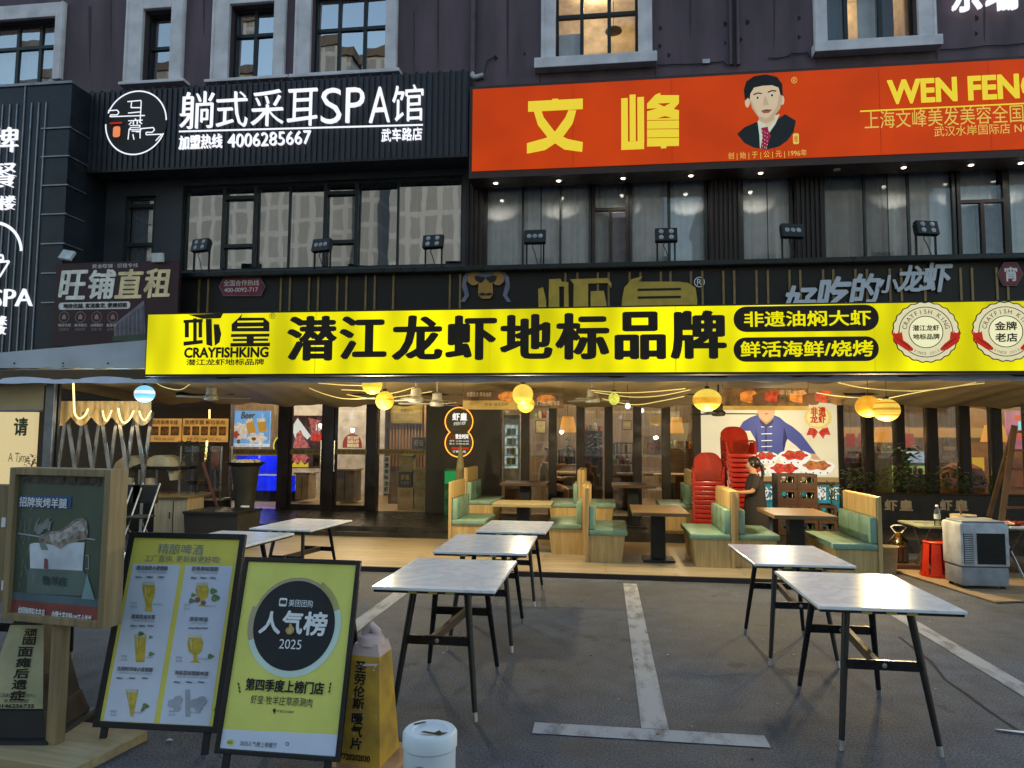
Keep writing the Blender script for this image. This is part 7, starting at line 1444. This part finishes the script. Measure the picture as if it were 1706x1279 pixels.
bt = thing('serving_stand', 'dark flared barrel stand carrying a tray of cream buns by the glass', 'stand', (atY(405, 850, 10.9).x, 10.9, .06)); q = atY(403, 820, 11.0); 
MB().lathe([(.20, .062), (.15, .1), (.15, .5), (.21, 1.1), (.235, 1.14), (.05, 1.145)], M_CHAR, (q.x, 11.1, 0), 26).build('barrel', bt, True); MB().lathe([(.26, 1.147), (.31, 1.20), (.30, 1.20), (.25, 1.155)], M_BLACK, (q.x, 11.1, 0), 26).build('tray', bt, True); b = MB()
for k in range(9): a = k*.7; b.lathe([(.03, 1.16), (.065, 1.2), (.05, 1.235), (.005, 1.245)], mat('cream bun', (.55, .48, .34), .6), (q.x+.17*math.cos(a)*(.4+.6*(k % 2)), 11.1+.17*math.sin(a), 0), 12)
b.build('bun', bt, True); MB().bbox(q.x-.22, q.x+.24, 10.86, 10.95, .38, .40, mat('gold lit edge', (.4, .28, .10), .3, .6), .004).build('lit_edge', bt); MB().bbox(q.x+.05, q.x+.17, 10.87, 10.94, .402, .52, WHITE_P, .01).build('cup', bt)  # lit edge of the base tray, its light put into a gold colour
o = thing('dark_table', 'low black covered table in front of the glass display case', 'table', (atY(352, 880, 9.9).x, 9.9, .06)); X0, X1, Z0, Z1 = RY(306, 852, 398, 905, 9.9); MB().bbox(X0, X1, 9.85, 10.6, Z1-.04, Z1, M_BLACK, .008).build('tabletop', o); MB().frustum((X0+.03, X1-.03, 9.9, 10.55), (X0+.01, X1-.01, 9.87, 10.58), .06, Z1-.041, M_CHAR).build('cloth', o)
a, c = atY(338, 770, 10.75), atY(366, 858, 10.75); o = tag(MB().bar(a, c, .035, .03, mat('dark red pole', (.10, .03, .02), .5)).build('broom_pole', None, loc=c), 'dark reddish pole leaning across the glass display case', 'pole')
potted(312, 772, 11.9, .4, .22, 70, M_LF2, 'grey green flowering bunch behind the display case', False); potted(333, 776, 11.8, .38, .2, 70, M_LF3, 'olive leafy bunch at the right of the grill corner', False); potted(52, 778, 10.8, .2, .2, 46, M_LF, 'small dark leafy plant under the cream lit panel', False)
o, x0, x1, z0, z1 = sign('notice_card', 'narrow red notice card in a steel frame by the barrel stand', 'notice', (352, 743, 365, 781), 11.6, .02); b = part(o); b.box(x0, x1, 0, .015, z0, z1, M_INOX); b.poly([(x0+.015, z0+.015), (x1-.015, z0+.015), (x1-.015, z1-.015), (x0+.015, z1-.015)], -.002, mat('red card', (.30, .09, .05), .6)); b.text('特价', x0+.025, x1-.025, z1-.14, z1-.05, -.004, M_YD); b.build('card', o); b = part(o); b.box(-.01, .01, .016, .03, -.7, z1, M_INOX); b.build('pole', o)
# dark folded chairs and sundries left of the grill
for px, lab in ((193, 'black folding chair before the grill counter, left one'), (222, 'black folding chair before the grill counter, right one')):
    p = atY(px, 880, 9.3); o = thing('folding_chair', lab, 'chair', (p.x, 9.3, .06), group='black folding chairs by the grill'); 
    MB().bbox(p.x-.19, p.x+.19, 9.15, 9.5, .48, .51, M_CHAR, .01).build('seat', o); MB().bbox(p.x-.19, p.x+.19, 9.52, 9.55, .66, .92, M_CHAR, .012).build('backrest', o)
    for s_ in (-1, 1): MB().tube([(p.x+s_*.2, 9.56, .94), (p.x+s_*.2, 9.12, .062)], .012, M_STEEL, 6).build('leg', o); MB().tube([(p.x+s_*.17, 9.18, .48), (p.x+s_*.17, 9.56, .062)], .012, M_STEEL, 6).build('leg', o)
# more of what stands in the dining room
for i, (rc, Y, m1, t, lab) in enumerate((((1124, 735, 1148, 756), 15.4, M_FOODR, '香辣蟹', 'small red dish print on the inside wall by the chef poster'), ((1036, 700, 1053, 716), 15.9, M_BANY, '招牌菜', 'small mustard print high behind the bottle rack'), ((892, 700, 910, 722), 16.4, M_OLIVE, '小龙虾', 'olive print high on the wall left of the seated man'), ((1412, 752, 1436, 772), 15.8, M_FOODD, '蒜蓉虾', 'dark dish print left of the pale blue strip'), ((1570, 742, 1594, 752), 15.9, M_KRAFT, '鲜活', 'kraft print above the window lettering'))):
    o, x0, x1, z0, z1 = sign('wall_print', lab, 'print', rc, Y, .02); b = part(o); b.box(x0, x1, 0, .015, z0, z1, M_BANB); b.build('frame', o); b = part(o); b.poly([(x0+.02, z0+.02), (x1-.02, z0+.02), (x1-.02, z1-.02), (x0+.02, z1-.02)], -.002, m1); b.text(t, x0+.05, x1-.05, z1-.12, z1-.05, -.004, M_BEIGE); b.build('print', o)
for i, (px, Y, h) in enumerate(((984, 15.4, 1.6), (1030, 14.9, .9), (1135, 15.3, 1.25), (1424, 14.9, 1.0), (1470, 15.6, 1.2), (1520, 14.7, .8), (860, 15.6, 1.2), (905, 16.6, 1.9))):
    p = atY(px, 780, Y); o = thing('service_counter', 'dark timber service counter inside, ' + ('behind the tall thin plant', 'below the bottle rack', 'behind the packs by the chef poster', 'at the left end of the right windows', 'under the pale blue strip', 'under the green tank', 'behind the drinks fridge', 'on the wall left of the seated man')[i], 'counter', (p.x, Y, .2))
    MB().bbox(p.x-.25, p.x+.25, Y, Y+.3, .205, .2+h, (M_BANB, M_INW, M_OAK)[i % 3], .01).build('body', o); b = MB()
    for k in range(5): b.lathe([(.04, .2+h+.003), (.045, .2+h+.08+.02*(k % 3)), (.02, .2+h+.12+.05*(k % 2))], (M_GREY, M_FOODO, M_LEAF, M_BEIGE, M_FOODR)[(k+i) % 5], (p.x-.19+k*.095, Y+.12, 0), 10)
    b.build('tableware', o, True)
for px, Y, z, lab in ((1070, 14.6, 2.2, 'clear glass pendant with a cool bulb between the middle windows'), (1046, 11.0, 2.12, 'small bare white bulb hung right of the spotted lantern')):
    p = atY(px, 700, Y); o = thing('bulb_lamp', lab, 'lamp', (p.x, Y, z)); MB().lathe([(.005, z-.05), (.035, z-.03), (.04, z), (.02, z+.04)], emis('cool bulb', (.85, .92, 1), 2.2), (p.x, Y, 0), 14).build('bulb', o, True); MB().tube([(p.x, Y, z+.04), (p.x, Y, 2.45 if Y < 13 else 3.28)], .005, M_CABLE, 5).build('cord', o)
